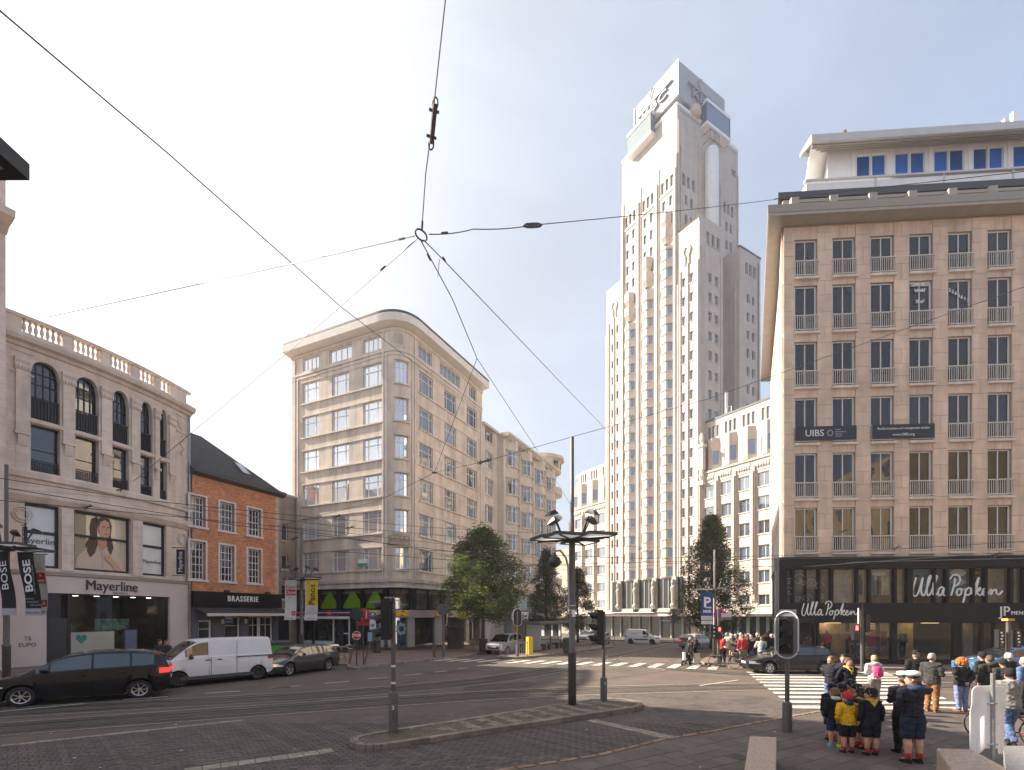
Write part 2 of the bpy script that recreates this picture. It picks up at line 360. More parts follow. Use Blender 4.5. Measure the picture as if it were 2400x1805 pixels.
def text(s,size,mt,parent=None,mw=None,ext=.01,name='lettering',align='CENTER',sx=1.,space=1.,world=True,bold=0):
    cu=bpy.data.curves.new('t','FONT'); cu.body=s; cu.size=size; cu.extrude=ext; cu.align_x=align; cu.align_y='CENTER'; cu.resolution_u=3; cu.space_character=space; cu.offset=bold
    me=evalmesh(bpy.data.objects.new('t',cu))
    me.transform(Matrix.Rotation(math.pi/2,4,'X')@Matrix.Diagonal((sx,1,1,1))); me.materials.clear(); me.materials.append(M[mt] if isinstance(mt,str) else mt)
    me.name=name
    return link(name,me,parent,mw,world)
def ptext(path,q,d,z,s,size,mt,parent,**k): return text(s,size,mt,parent,path.mw(q,d,z),**k)
def mass(mb,path,s0,s1,dep,z0,z1,d0=-.35,n=1,other=None):
    """solid body of a building behind its facade"""
    fr=[path.P(s0+(s1-s0)*i/n,d0,0)[:2] for i in range(n+1)]; bk=other or [path.P(s0+(s1-s0)*i/n,-dep,0)[:2] for i in range(n,-1,-1)]
    ring=fr+list(bk); k=len(ring)
    old=mb.fm; mb.fm=None
    for i in range(k):
        a,b=ring[i],ring[(i+1)%k]; mb.poly([(*a,z0),(*b,z0),(*b,z1),(*a,z1)])
    mb.poly([(*a,z1) for a in ring]); mb.fm=old
def sheet(name,poly,dz,m,kind='structure',parent=None,uvrot=0.,thick=None):
    """flat ground sheet that follows the fall of the ground beyond Y=30"""
    bm=bmesh.new(); vs_=[bm.verts.new((p[0],p[1],0)) for p in poly]; bm.faces.new(vs_)
    if thick:
        r=bmesh.ops.extrude_face_region(bm,geom=bm.faces[:]); 
        for g in r['geom']:
            if isinstance(g,bmesh.types.BMVert): g.co.z=-thick
    for yb in (30,110):
        bmesh.ops.bisect_plane(bm,geom=bm.verts[:]+bm.edges[:]+bm.faces[:],plane_co=(0,yb,0),plane_no=(0,1,0))
    uvl=bm.loops.layers.uv.new('UVMap'); c,s_=math.cos(uvrot),math.sin(uvrot)
    for f in bm.faces:
        for l in f.loops: x,y=l.vert.co.x,l.vert.co.y; l[uvl].uv=(x*c+y*s_,-x*s_+y*c)
    bmesh.ops.recalc_face_normals(bm,faces=bm.faces[:])
    for v in bm.verts: v.co.z+=gz(v.co.y)+dz
    me=bpy.data.meshes.new(name); bm.to_mesh(me); bm.free(); me.materials.append(M[m] if isinstance(m,str) else m)
    o=link(name,me,parent)
    if kind and parent is None: o['kind']=kind
    return o
def strip(p,q,wd): 
    p,q=Vector(p[:2]),Vector(q[:2]); t=(q-p).normalized(); n=Vector((-t.y,t.x))*wd/2
    return [p-n,q-n,q+n,p+n]
# ---------------- ground ----------------
def inpoly(x,y,P):
    c=False; j=len(P)-1
    for i in range(len(P)):
        if (P[i][1]>y)!=(P[j][1]>y) and x<(P[j][0]-P[i][0])*(y-P[i][1])/(P[j][1]-P[i][1])+P[i][0]: c=not c
        j=i
    return c
ANG=math.atan2(.56,.83)
road=sheet('road',[(-170,-80),(180,-80),(180,260),(-170,260)],0,'asphalt')
LK=[(-40,1),(-26,12.5),(-18.5,19.5),(-15.6,22.5),(-14.2,24.6),(-12.9,27.0),(-11.7,30),(-9.7,29.4),(-9.1,27.7),(-8.5,27.2),(-7.2,30),(-4.3,35.3),(-3.3,38.2),(-1.9,45.3),(13.1,76.9),(17,86)]
pl=sheet('pavement',LK+[(17,130),(-90,130),(-90,1)],.12,'pave',thick=.3,uvrot=.9)
BI=[(-1.13,35.9),(-.6,35.35),(.2,35.2),(.9,35.5),(4.15,40.5),(10.6,52.3),(10.2,53),(9,53.2),(5.4,50.4)]
bi=sheet('bus_stop_island',BI,.13,'pave',thick=.3,uvrot=.4)
RP=[(11.6,31),(11.9,29.4),(13,28.1),(14.5,27.6),(60,24.5),(60,70),(31,70),(24.5,58)]
rpv=sheet('corner_pavement',RP,.12,'pave',thick=.3)
tp=sheet('tower_pavement',[(26.5,57.5),(25,60),(20,66),(14,76),(8,88),(8,130),(90,130),(90,57)],.13,'tilefar',thick=.35)
def kerbs(parent,pts,dz,n0=0,h=.14,L_=1.0):
    """row of kerb stones along a polyline, each its own piece"""
    me=None
    for a,b in zip(pts,pts[1:]):
        a,b=Vector(a),Vector(b); d=(b-a).length; k=max(1,round(d/L_)); t=(b-a)/d; an=math.atan2(t.y,t.x)
        for i in range(k):
            c=a+(b-a)*((i+.5)/k); m=MB(); l=d/k-.012; m.box(-l/2,l/2,-.02,.16,-.2,.012)
            if me is None or abs(me[1]-l)>.03: me=(m.mesh('kerb_stone','kerb'),l)
            link('kerb_stone',me[0],parent,Matrix.Translation((c.x,c.y,gz(c.y)+dz+RN.uniform(-.004,.006)))@Matrix.Rotation(an,4,'Z'),False)
kerbs(pl,LK[3:14],.12); kerbs(bi,BI[:6],.13); kerbs(rpv,[RP[0],RP[1],RP[2],RP[3],(26,26.8)],.12)
# plaza in front
PE=[(-4,8.1),(.06,9.8),(1.85,10.7),(3.7,12.1),(4.76,12.65),(6.26,13.57),(7.85,14.56),(10,15.8),(13,15.75),(30,15.2)]
PLZ=PE+[(30,-4),(-4,-4)]
plz=sheet('plaza',PLZ,.022,'tilefar',thick=.1,uvrot=.5)
ca,sa=math.cos(.56),math.sin(.56); ti=[]
for i in range(-4,40):
    for j in range(-30,30):
        lx=i*.6+(j%2)*.3; ly=j*.4; x=lx*ca-ly*sa; y=9+lx*sa+ly*ca
        if inpoly(x,y,PLZ) and 8.6<y<15.5 and -1<x<10.5 and all(inpoly(x+a,y+b,PLZ) for a,b in((-.35,.2),(.3,.3),(-.1,.35))): ti.append((math.hypot(x,y),x,y))
ti.sort(); tb=MB(); tb.box(-.293,.293,-.193,.193,-.04,.006); tme=tb.mesh('paving_slab','tile')
for _,x,y in ti[:300]:
    link('paving_slab',tme,plz,Matrix.Translation((x,y,.022+RN.uniform(0,.004)))@Matrix.Rotation(.56,4,'Z'),False)
bd=[]
for a,b in zip(PE,PE[1:]):
    a,b=Vector(a),Vector(b); n=max(1,int((b-a).length/.42)); an=math.atan2((b-a).y,(b-a).x)
    for i in range(n):
        if a.y>8: bd.append((a+(b-a)*((i+.5)/n),an))
eb=MB(); eb.box(-.2,.2,-.06,.06,-.04,.016); ebm=eb.mesh('edging_stone',mat('edging_brick',(.24,.15,.1),.8,var=.25,rnd=.2))
for c,an in bd: link('edging_stone',ebm,plz,Matrix.Translation((c.x,c.y,.024))@Matrix.Rotation(an,4,'Z'),False)
# setts
SP=[(-14.5,9.6),(-7.7,14.2),(-2.4,15.4),(2.2,19.2),(6.2,20.4),(9.2,18.2),(10,15.85)]+PE[6::-1]+[(-5,6.5),(-14.5,6.5)]
sl=sheet('sett_lane',SP,.004,'settfar',uvrot=ANG)
ISL=[]
a0,a1=Vector((-3.15,11.75)),Vector((3.3,16.45)); ax=(a1-a0).normalized(); an_=Vector((-ax.y,ax.x))
for k in range(13): th=math.pi/2+math.pi*k/12; ISL.append(a0+(ax*math.cos(th)+an_*math.sin(th))*.62)
for k in range(13): th=-math.pi/2+math.pi*k/12; ISL.append(a1+(ax*math.cos(th)*1.05+an_*math.sin(th))*.95)
ISL=[(p.x,p.y) for p in ISL]
ss=[]; c,s=math.cos(ANG),math.sin(ANG)
for i in range(-110,110):
    for j in range(-110,110):
        lx=i*.22+(j%2)*.11; ly=j*.125; x=lx*c-ly*s; y=11+lx*s+ly*c
        if 8.9<y<14.0 and abs(x)<y*1.08 and inpoly(x,y,SP) and not inpoly(x,y,ISL): ss.append((math.hypot(x,y),x,y))
ss.sort()
def settmesh(l,w_,m,nm):
    b=MB(); h=.008; e=.005
    b.poly([(-l/2+e,-w_/2+e,h),(l/2-e,-w_/2+e,h),(l/2-e,w_/2-e,h),(-l/2+e,w_/2-e,h)])
    for p,q in(((-1,-1),(1,-1)),((1,-1),(1,1)),((1,1),(-1,1)),((-1,1),(-1,-1))):
        b.poly([(p[0]*l/2,p[1]*w_/2,-.02),(q[0]*l/2,q[1]*w_/2,-.02),(q[0]*(l/2-e),q[1]*(w_/2-e),h),(p[0]*(l/2-e),p[1]*(w_/2-e),h)])
    return b.mesh(nm,m)
sm=settmesh(.211,.118,'sett','sett')
for _,x,y in ss[:300]: link('sett',sm,sl,Matrix.Translation((x,y,.006+RN.uniform(-.003,.004)))@Matrix.Rotation(ANG+RN.uniform(-.02,.02),4,'Z'),False)
gb=MB()
for _,x,y in ss[300:]:
    z=.006+RN.uniform(-.003,.004); l,w2,e=.1055,.059,.005; an=ANG+RN.uniform(-.02,.02); cc,s2=math.cos(an),math.sin(an)
    q=lambda px,py,pz:(x+px*cc-py*s2,y+px*s2+py*cc,z+pz)
    T=[q(-l+e,-w2+e,.008),q(l-e,-w2+e,.008),q(l-e,w2-e,.008),q(-l+e,w2-e,.008)]; B=[q(-l,-w2,-.02),q(l,-w2,-.02),q(l,w2,-.02),q(-l,w2,-.02)]
    gb.poly(T)
    for k in range(4): gb.poly([B[k],B[(k+1)%4],T[(k+1)%4],T[k]])
g=gb.build('setts',M['settfar'],sl); g['kind']='stuff'
wm=settmesh(.3,.17,'settwhite','pale_sett')
def settline(p,q,rows,wd=.18,l=.31):
    p,q=Vector(p),Vector(q); t=(q-p).normalized(); n=Vector((-t.y,t.x)); k=int((q-p).length/l); an=math.atan2(t.y,t.x)
    for r in range(rows):
        for i in range(k):
            c=p+t*(i+.5)*l+n*(r-(rows-1)/2)*wd; link('pale_sett',wm,sl,Matrix.Translation((c.x,c.y,.014+RN.uniform(-.002,.003)))@Matrix.Rotation(an,4,'Z'),False)
settline(gp(0,1750)[:2],gp(572,1689)[:2],1); settline(gp(430,1809)[:2],gp(812,1756)[:2],2); settline(gp(1385,1689)[:2],gp(1590,1735)[:2],2)
# traffic island
isl=sheet('traffic_island',ISL,.12,'islandtop',thick=.3,uvrot=ANG+.2)
kerbs(isl,ISL+[ISL[0]],.125,L_=.95)
im=settmesh(.285,.165,mat('worn_pale_sett',(.19,.16,.125),.85,var=.4,vs_=6,rnd=.2),'pale_sett')
for k in range(11):
    c=a0+(a1-a0)*(.13+k*.083)
    for r in range(-2,3):
        for h2 in(0,1):
            if RN.random()<(.93 if k>1 else .5):
                p=c+an_*(r*.29)+ax*(h2*.17)
                if inpoly(p.x,p.y,[(a0.x+(q[0]-a0.x)*.97,a0.y+(q[1]-a0.y)*.97) for q in ISL]): link('pale_sett',im,isl,Matrix.Translation((p.x,p.y,.121))@Matrix.Rotation(math.atan2(an_.y,an_.x)+.25,4,'Z'),False)
# dirt tufts round island edge
db=MB()
for k in range(420):
    i=RN.randrange(len(ISL)); a,b=Vector(ISL[i]),Vector(ISL[(i+1)%len(ISL)]); p=a.lerp(b,RN.random()); p=p+(a0.lerp(a1,.5)-p).normalized()*RN.uniform(.02,.1)
    if k<120: p=Vector((-2.96,12.47))+Vector((RN.gauss(0,.16),RN.gauss(0,.16)))
    r=RN.uniform(.008,.022); z=.13; an=RN.random()*6
    db.poly([(p.x+r*math.cos(an),p.y+r*math.sin(an),z),(p.x-r*math.sin(an),p.y+r*math.cos(an),z),(p.x,p.y,z+r*1.3)])
tag(db.build('moss_tufts',mat('dry_moss',(.09,.075,.035),.95)),'dry moss and dirt tufts on the traffic island','moss',kind='stuff')
# tram tracks
def smoothline(pts,n=10):
    P=[Vector(p[:2]) for p in pts]; out=[]
    for i in range(len(P)-1):
        p0=P[max(i-1,0)];p1=P[i];p2=P[i+1];p3=P[min(i+2,len(P)-1)]
        for k in range(n):
            t=k/n; out.append(.5*((2*p1)+(p2-p0)*t+(2*p0-5*p1+4*p2-p3)*t*t+(3*p1-p0-3*p2+p3)*t*t*t))
    return out+[P[-1]]
def offs(L_,d):
    o=[]
    for i,p in enumerate(L_):
        t=(L_[min(i+1,len(L_)-1)]-L_[max(i-1,0)]).normalized(); o.append(p+Vector((t.y,-t.x))*d)
    return o
def ribbon(name,L_,w1,dz,m,parent=None,cut=None):
    mb=MB(); A=offs(L_,-w1/2); B=offs(L_,w1/2); run=0
    for i in range(len(L_)-1):
        q=[A[i],A[i+1],B[i+1],B[i]]; l=(L_[i+1]-L_[i]).length
        mb.poly([(p.x,p.y,gz(p.y)+dz) for p in (B[i],B[i+1],A[i+1],A[i])],[(run,0),(run+l,0),(run+l,w1),(run,w1)]); run+=l
    o=mb.build(name,m,parent)
    if parent is None: o['kind']='structure'
    return o
lines=[[(-34,6.6),(-22.5,12.6),(-12.2,16.9),(-6.2,19.4),(-1.4,22.9),(1.8,27),(4.8,32.5),(12.5,47),(24,69.5)],
       [(-34,2.8),(-22.5,8.6),(-12.8,13.6),(-5.9,16.75),(-.4,18.95),(5.3,20.3),(14,21.2),(40,21.5)],
       [(7.9,38.5),(6.9,34.2),(7.6,30),(10.6,26.3),(16,23.9),(24,23),(40,22.6)]]
for k,l in enumerate(lines):
    cl=smoothline(l); tr=ribbon('tram_track',cl,1.9 if k<2 else 1.0,.006+.002*k,'trackbed')
    for sgn in(-1,1):
        rl=offs(cl,sgn*.5); mb=MB()
        A=offs(rl,-.03);B=offs(rl,.03)
        for i in range(len(rl)-1): mb.poly([(p.x,p.y,gz(p.y)+.016+.0015*k) for p in (B[i],B[i+1],A[i+1],A[i])])
        mb.build('tram_rail','steel',tr)
        G=offs(rl,-sgn*.07); gm=MB(); A=offs(G,-.028);B=offs(G,.028)
        for i in range(len(rl)-1): gm.poly([(p.x,p.y,gz(p.y)+.0135+.0015*k) for p in (B[i],B[i+1],A[i+1],A[i])])
        gm.build('rail_groove','settbed',tr)
    if k<2:
        for sgn in(-1,1): ribbon('track_edge_line',offs(cl,sgn*1.0),.1,.012+.001*k,'paintworn',tr)
# painted markings
def zebra(name,pieces):
    z=None
    for i,q in enumerate(pieces):
        mb=MB(); mb.poly([(p[0],p[1],gz(p[1])+.022) for p in q]); 
        if z is None: z=bpy.data.objects.new(name,None); COL.objects.link(z); z['kind']='structure'
        mb.build('stripe','paint',z)
e0,e1=Vector((-4.6,34.3)),Vector((11.6,28.6)); st=Vector((.47,.883)); pcs=[]
for k in range(17):
    c=e0.lerp(e1,k/16); t=(e1-e0).normalized(); pcs.append([c-t*.25-st*1.35,c+t*.25-st*1.35,c+t*.25+st*1.35,c-t*.25+st*1.35])
zebra('zebra_crossing',pcs); pcs=[]
for k in range(11):
    y=16.1+k*.98; xl=8.95+(y-15.7)*.32; xr=15.3+(y-17.6)*.49
    pcs.append([(xl,y),(xr,y-.25),(xr+.25,y+.24),(xl+.16,y+.49)])
zebra('zebra_crossing',pcs)
pcs=[]
for x0,y0,x1,y1 in((105,1578,315,1563),(495,1545,670,1530),(805,1513,945,1503),(1070,1487,1185,1475),(1285,1463,1375,1455),(1450,1440,1530,1433),(1590,1420,1690,1408),(1740,1400,1830,1390)):
    pcs.append(strip(gp(600+.3255*x0,1100+.3255*y0),gp(600+.3255*x1,1100+.3255*y1),.12))
for x0,y0,x1,y1 in((0,1592,640,1532),(940,1500,1280,1478),(1565,1452,1830,1435),(2060,1412,2212,1400)):
    pcs.append(strip(gp(.3074*x0,1180+.3074*y0),gp(.3074*x1,1180+.3074*y1),.12))
zebra('lane_marking',pcs)
zebra('stop_line',[strip(gp(2050,1580),gp(2330,1577),.2),strip(gp(1640,1608),gp(1730,1595),.1),strip(gp(1520,1566),gp(1560,1570),.1)])
# ironwork in the ground
def manhole(u,v,r=.33,dz=.02):
    p=gp(u,v); b=MB(); b.lathe([(r,0),(r,.006),(r*.93,.008)],(p.x,p.y,p.z+dz),18); return b
tag(manhole(885,1592,.36,.006).build('manhole_cover','dgrey'),'round iron manhole cover in the dark asphalt left of the island','manhole cover')
tag(manhole(960,1597,.3,.006).build('manhole_cover','dgrey'),'small iron cover in the tram paving behind the near traffic light','manhole cover')
p=gp(1727,1776); dr=thing('drain_grate','dark slotted drain grate set in the plaza beside the granite block','drain grate',(p.x,p.y,.03),.5)
b=MB(); b.box(-.2,.2,-.2,-.16,0,.012);b.box(-.2,.2,.16,.2,0,.012);b.box(-.2,-.16,-.16,.16,0,.012);b.box(.16,.2,-.16,.16,0,.012); b.build('rim','dgrey',dr,world=False)
for k in range(6): b=MB(); b.box(-.16+k*.056,-.13+k*.056,-.16,.16,0,.01); b.build('bar','dgrey',dr,world=False)

# repairs, stains and litter in the roadway
for k,(u,v,l,w_,c) in enumerate(((70,1692,2.2,.5,(.045,.032,.022)),(640,1655,3.2,1.0,(.06,.047,.04)),(1180,1608,3.5,1.3,(.058,.046,.039)),(900,1640,2.6,.8,(.072,.056,.046)),(1600,1660,2.4,1.1,(.06,.048,.042)),(1330,1560,4,1.6,(.07,.056,.047)),(1060,1575,3.0,1.2,(.062,.05,.043)),(1760,1640,1.8,.9,(.062,.05,.044)))):
    p=gp(u,v); a=ANG+RN.uniform(-.25,.25); pts=[]
    for i in range(14):
        th=i/14*6.283; r=1+RN.uniform(-.16,.16); x,y=l/2*math.copysign(abs(math.cos(th))**.6,math.cos(th))*r,w_/2*math.copysign(abs(math.sin(th))**.6,math.sin(th))*r
        pts.append((p.x+x*math.cos(a)-y*math.sin(a),p.y+x*math.sin(a)+y*math.cos(a)))
    sheet('road_patch',pts,.0035+.0004*k,mat('repair_patch_%d'%k,c,.88,var=.3,vs_=2,bump=.3,bs=50))
lb=MB()
for k in range(70):
    u=RN.uniform(100,2350); v=RN.uniform(1590,1800); p=gp(u,v,.036); s_=RN.uniform(.015,.05); a=RN.random()*6
    lb.poly([(p.x+s_*math.cos(a+q_)*RN.uniform(.6,1),p.y+s_*math.sin(a+q_)*RN.uniform(.6,1),p.z+RN.uniform(0,.015)) for q_ in(0,1.6,3.1,4.7)])
tag(lb.build('litter',mat('paper_litter',(.4,.38,.34),.8,var=.5,vs_=2)),'small scraps of paper and leaves scattered on the road and plaza','litter',kind='stuff')
# ================= left side: curved shop, brick house, beige house, tall corner block =================
def arcpath(p,h0,h1,L_,n=24):
    pts=[Vector(p)]; 
    for i in range(n):
        h=math.radians(h0+(h1-h0)*(i+.5)/n); pts.append(pts[-1]+Vector((math.sin(h),math.cos(h)))*(L_/n))
    return Path(pts)
lp=arcpath((-27.7,27.2),31,4,11.1)
Lb=thing('curved_shop_building','pale limestone building with curved balustraded front and a woman poster above the shop','building',(*lp.P(0,0,0)[:2],.12)); Lb.scale=(1,1,1.022)
def rowm(path,mb,parent,cols,z0,z1,c,r,**k):
    ops=[]
    for a,b in cols: ops.append((a,b,z0,z1)); putwin(parent,path,a,b,z0,z1,c,r,**k)
    return ops
LU=[(72,141),(177,232),(264,303),(329.5,358),(375,392)]
lc=[(lp.su(a),lp.su(b)) for a,b in LU]
mb=MB(lp.P); ops=[]
for i,(a,b) in enumerate(lc):
    ops+=[(a,b,13.85,17.15),(a,b,10.95,13.55)]
    putwin(Lb,lp,a,b,13.85,17.15,4 if i<3 else 3,[.62,.8],d=-.32,fm='ironw',pm='pane_l',fr=.1,bar=.06)
    putwin(Lb,lp,a,b,10.95,13.55,1,[.48],d=-.32,fm='ironw',pm='pane_l',fr=.08)
    # arch spandrels
    sm_=MB(lp.P); m_=(a+b)/2; hw=(b-a)/2; rise=.85
    for sg in(-1,1):
        for k in range(6):
            t0,t1=k/6,(k+1)/6; x0=m_+sg*hw*t0; x1=m_+sg*hw*t1; q0=17.15-rise*(1-math.sqrt(max(0,1-t0**2.6))); q1=17.15-rise*(1-math.sqrt(max(0,1-t1**2.6)))
            sm_.poly([(x0,-.012,q0),(x1,-.012,q1),(x1,-.012,17.16),(x0,-.012,17.16)]); sm_.poly([(x0,-.012,q0),(x1,-.012,q1),(x1,-.31,q1),(x0,-.31,q0)])
    sm_.build('arch_stone','stone_lt',Lb)
    bl=MB(lp.P); bl.box(a+.03,b-.03,-.2,-.17,13.95,15.0); 
    for k in range(9): xx=a+.06+(b-a-.12)*k/8; bl.box(xx-.015,xx+.015,-.16,-.13,13.92,15.05)
    bl.box(a,b,-.17,-.1,15.02,15.1); bl.build('balcony_railing','ironw',Lb)
    b2=MB(lp.P); b2.box(a+.02,b-.02,-.12,-.09,11.55,11.6)
    for k in range(12):
        xx=a+.06+(b-a-.12)*k/11; b2.box(xx-.014,xx+.014,-.12,-.09,10.98,11.58)
        if k<11: b2.tube([(xx+.02,-.1,11.2),(xx+.06,-.1,11.35),(xx+.1,-.1,11.2),(xx+.06,-.1,11.08),(xx+.02,-.1,11.2)],.012,4,False)
    b2.build('balcony_railing','ironw',Lb)
    sl_=MB(lp.P); sl_.sweep(a-.12,b+.12,[(-.1,13.6),(.1,13.6),(.12,13.82),(-.1,13.82)],3); sl_.build('sill','stone_lt',Lb)
# display windows at first floor
DU=[(58,140),(174,307),(335,390)]; dc=[(lp.su(a),lp.su(b)) for a,b in DU]
for a,b in dc: ops.append((a,b,5.6,9.15))
wall(mb,0,lp.L,9.35,17.7,[o for o in ops if o[2]>9.3],.34,.55); wall(mb,0,lp.L,5.35,9.35,[o for o in ops if o[2]<9.3],.34,.55)
mb.build('wall','stone_l',Lb)
for i,(a,b) in enumerate(dc):
    fr=MB(lp.P); n=1; 
    fr.box(a,a+.12,-.34,-.2,5.6,9.15); fr.box(b-.12,b,-.34,-.2,5.6,9.15); fr.box(a+.12,b-.12,-.34,-.2,9.0,9.15,4); fr.box(a+.12,b-.12,-.34,-.2,5.6,5.74,4)
    fr.box(a+.12,b-.12,-.33,-.22,7.5 if i!=1 else 7.62,7.66 if i!=1 else 7.76,4); o=fr.build('display_window','ironw',Lb)
    g=MB(lp.P); 
    for k in range(4): x0=a+(b-a)*k/4; x1=a+(b-a)*(k+1)/4; g.poly([(x0,-.3,5.65),(x1,-.3,5.65),(x1,-.3,9.1),(x0,-.3,9.1)])
    g.build('pane',mat('white_window_film',(.66,.7,.7) if i!=1 else (.55,.47,.36),.12,spec=.6,coat=.4),o)
# poster picture of a woman: flat print on the middle window
a,b=dc[1]; W=b-a; pf=Path([lp.P(a,-.285,0)[:2],lp.P(b,-.285,0)[:2]]); sc_=pf.L/10.
def blob(col,pts,lay,nm='poster_print'):
    m=MB(pf.P); m.poly([(x*sc_,.012*lay,5.7+.33*min(10,y+(.6*min(1,max(0,(y-3)/2)) if lay>2 else 0))) for x,y in pts]); return m.build(nm,C(*col,.5),Lb)
blob((.5,.42,.3),[(.2,.1),(9.8,.1),(9.8,10),(.2,10)],1); blob((.36,.3,.2),[(.2,.1),(2.6,.1),(3,10),(.2,10)],2)
blob((.075,.035,.022),[(2.6,3.0),(2.2,4.2),(3,5.6),(2.9,7.2),(3.2,8.8),(4.2,9.8),(5.4,9.9),(6.4,9.3),(6.9,8),(6.7,6.2),(7,4.6),(6.2,3.4),(5,4.5),(3.6,2.8)],3)
blob((.57,.46,.37),[(.5,.1),(.9,2.2),(2.2,3.6),(4,4.4),(5,3.4),(6,4.2),(7.6,3.6),(8.7,2),(9.0,.1)],4)
blob((.075,.035,.022),[(2.9,4.6),(2.4,3.4),(3,2.2),(3.9,3.2),(4.4,4.8)],5); blob((.075,.035,.022),[(6.2,5),(6.1,3.8),(6.7,3.0),(7.2,4.2),(6.8,5.6)],5)
blob((.5,.27,.18),[(4.3,4.3),(4.4,5.4),(5.2,6),(6,5.4),(5.9,4.2),(5,3.5)],6)
blob((.58,.33,.23),[(4.3,7.6),(4.5,6.5),(5.2,5.5),(5.9,5.4),(6.35,6.1),(6.5,7.2),(6.3,8.6),(5.4,9),(4.6,8.7)],7)
blob((.075,.035,.022),[(4.1,8.9),(4.4,7.3),(4.75,8.4),(5.5,8.95),(6.4,8.6),(6.1,9.3),(5,9.5)],8)
blob((.1,.05,.04),[(5.0,7.65),(5.55,7.75),(5.55,7.55),(5.0,7.5)],8);blob((.1,.05,.04),[(5.95,7.7),(6.35,7.75),(6.35,7.55),(5.95,7.5)],8)
blob((.4,.12,.1),[(5.35,6.3),(5.8,6.45),(6.2,6.3),(5.8,6.1)],8); blob((.46,.24,.17),[(5.75,7.5),(5.95,7.5),(6.05,6.85),(5.75,6.85)],8)
blob((.55,.31,.21),[(5.6,2.9),(6.2,3.1),(7.6,1.6),(8.9,.1),(7.6,.1),(6.4,1.5),(5.5,2.2)],8); blob((.42,.33,.27),[(5.0,3.4),(5.1,.1),(5.2,.1),(5.15,3.3)],8)
m=MB(lp.P); m.box(a+.12,b-.12,-.26,-.16,7.62,7.75,4); m.build('transom','ironw',Lb)
# piers between display windows (pink stone), cornices
rs=MB(lp.P)
for x0,x1 in((dc[0][1]+.05,dc[1][0]-.05),(dc[1][1]+.05,dc[2][0]-.05)): rs.box(x0,x1,.0,.06,5.5,9.1)
rs.build('pier',mat('rosy_pier_stone',(.40,.30,.25),.7,var=.12,brick=(3,.55,.01,(.26,.2,.17),.06)),Lb)
cor=MB(lp.P); cor.sweep(-.1,lp.L+.1,[(0,17.55),(.12,17.6),(.2,17.75),(.42,17.85),(.5,18.05),(.5,18.2),(.05,18.25),(0,18.25)],18); cor.build('cornice','stone_lt',Lb)
cor=MB(lp.P); cor.sweep(0,lp.L,[(0,10.45),(.2,10.5),(.22,10.8),(.1,10.9),(0,10.9)],18); cor.build('string_course','stone_lt',Lb); cor=MB(lp.P); cor.sweep(0,lp.L,[(0,9.2),(.1,9.2),(.3,9.5),(.32,9.75),(.12,9.85),(0,9.85)],18); cor.build('string_course','stone_lt',Lb)
cor=MB(lp.P); cor.sweep(0,lp.L,[(0,5.15),(.16,5.2),(.16,5.38),(0,5.42)],14); cor.build('ledge',mat('grey_ledge',(.3,.26,.24),.7),Lb)
# pilasters with capitals and corbels, medallions
for k in range(len(lc)+1):
    x0=(lc[k-1][1] if k else lc[0][0]-.75); x1=(lc[k][0] if k<len(lc) else lc[-1][1]+.7); q=(x0+x1)/2; hw=min(.34,(x1-x0)/2-.1)
    pm=MB(lp.P); pm.box(q-hw,q+hw,0,.1,12.9,17.0); pm.build('pilaster','stone_l',Lb)
    pm=MB(lp.P); pm.sweep(q-hw-.06,q+hw+.06,[(0,16.3),(.12,16.3),(.2,16.5),(.14,16.62),(.22,16.8),(.22,16.95),(0,16.95)]); 
    for j in range(5): xx=q-hw+2*hw*j/4; pm.lathe([(.03,16.32),(.06,16.45),(.03,16.6)],(xx,.16,0),6)
    pm.build('capital','stone_lt',Lb)
    pm=MB(lp.P); pm.sweep(q-hw-.05,q+hw+.05,[(0,12.95),(.2,12.95),(.2,12.8),(0,12.8)]); pm.sweep(q-hw*.7,q+hw*.7,[(0,12.78),(.17,12.78),(.1,12.45),(.03,12.2),(0,12.2)]); pm.build('corbel','stone_lt',Lb)
for q in(.75,lp.L-.75):
    pm=MB(lp.P)
    for x0,x1,zz0,zz1 in((q-.5,q+.5,16.1,16.18),(q-.5,q+.5,17.3,17.38)): pm.box(x0,x1,0,.06,zz0,zz1)
    pm.poly([(q-.4,.05,16.75),(q,.05,16.25),(q+.4,.05,16.75),(q,.05,17.25)])
    for k in range(12): th=k*.55; pm.lathe([(.02,15.9-.12*k),(.08,15.85-.12*k),(.02,15.78-.12*k)],(q+.28*math.sin(th*2)*(1-k/14),.04,0),6)
    pm.build('carved_panel','stone_lt',Lb)
    pm=MB(lp.P)
    for r in(.42,.28): pm.tube([(q+r*math.cos(t*.42),.05,8.45+r*math.sin(t*.42)) for t in range(16)],.035,5,False)
    pm.build('medallion','stone_lt',Lb)
# single ashlar stones on pilasters and piers
def ashlar(a,b,z0,z1,d,hc=.42):
    n=max(1,round((z1-z0)/hc)); h=(z1-z0)/n
    for i in range(n):
        w_=b-a; cuts=[a,b] if w_<1.0 else ([a,a+w_*.55,b] if i%2 else [a,a+w_*.4,b])
        for x0,x1 in zip(cuts,cuts[1:]): q=MB(lp.P); q.box(x0+.007,x1-.007,d-.02,d+RN.uniform(.006,.016),z0+h*i+.007,z0+h*(i+1)-.007,2 if x1-x0>.6 else 1); q.build('stone','stone_lt',Lb)
for k in range(len(lc)+1):
    x0=(lc[k-1][1] if k else lc[0][0]-.75); x1=(lc[k][0] if k<len(lc) else lc[-1][1]+.7); q_=(x0+x1)/2; hw=min(.34,(x1-x0)/2-.1)
    ashlar(q_-hw,q_+hw,12.98,16.28,.1); 
    if 0<k<len(lc): ashlar(x0+.03,x1-.03,10.92,12.15,0)
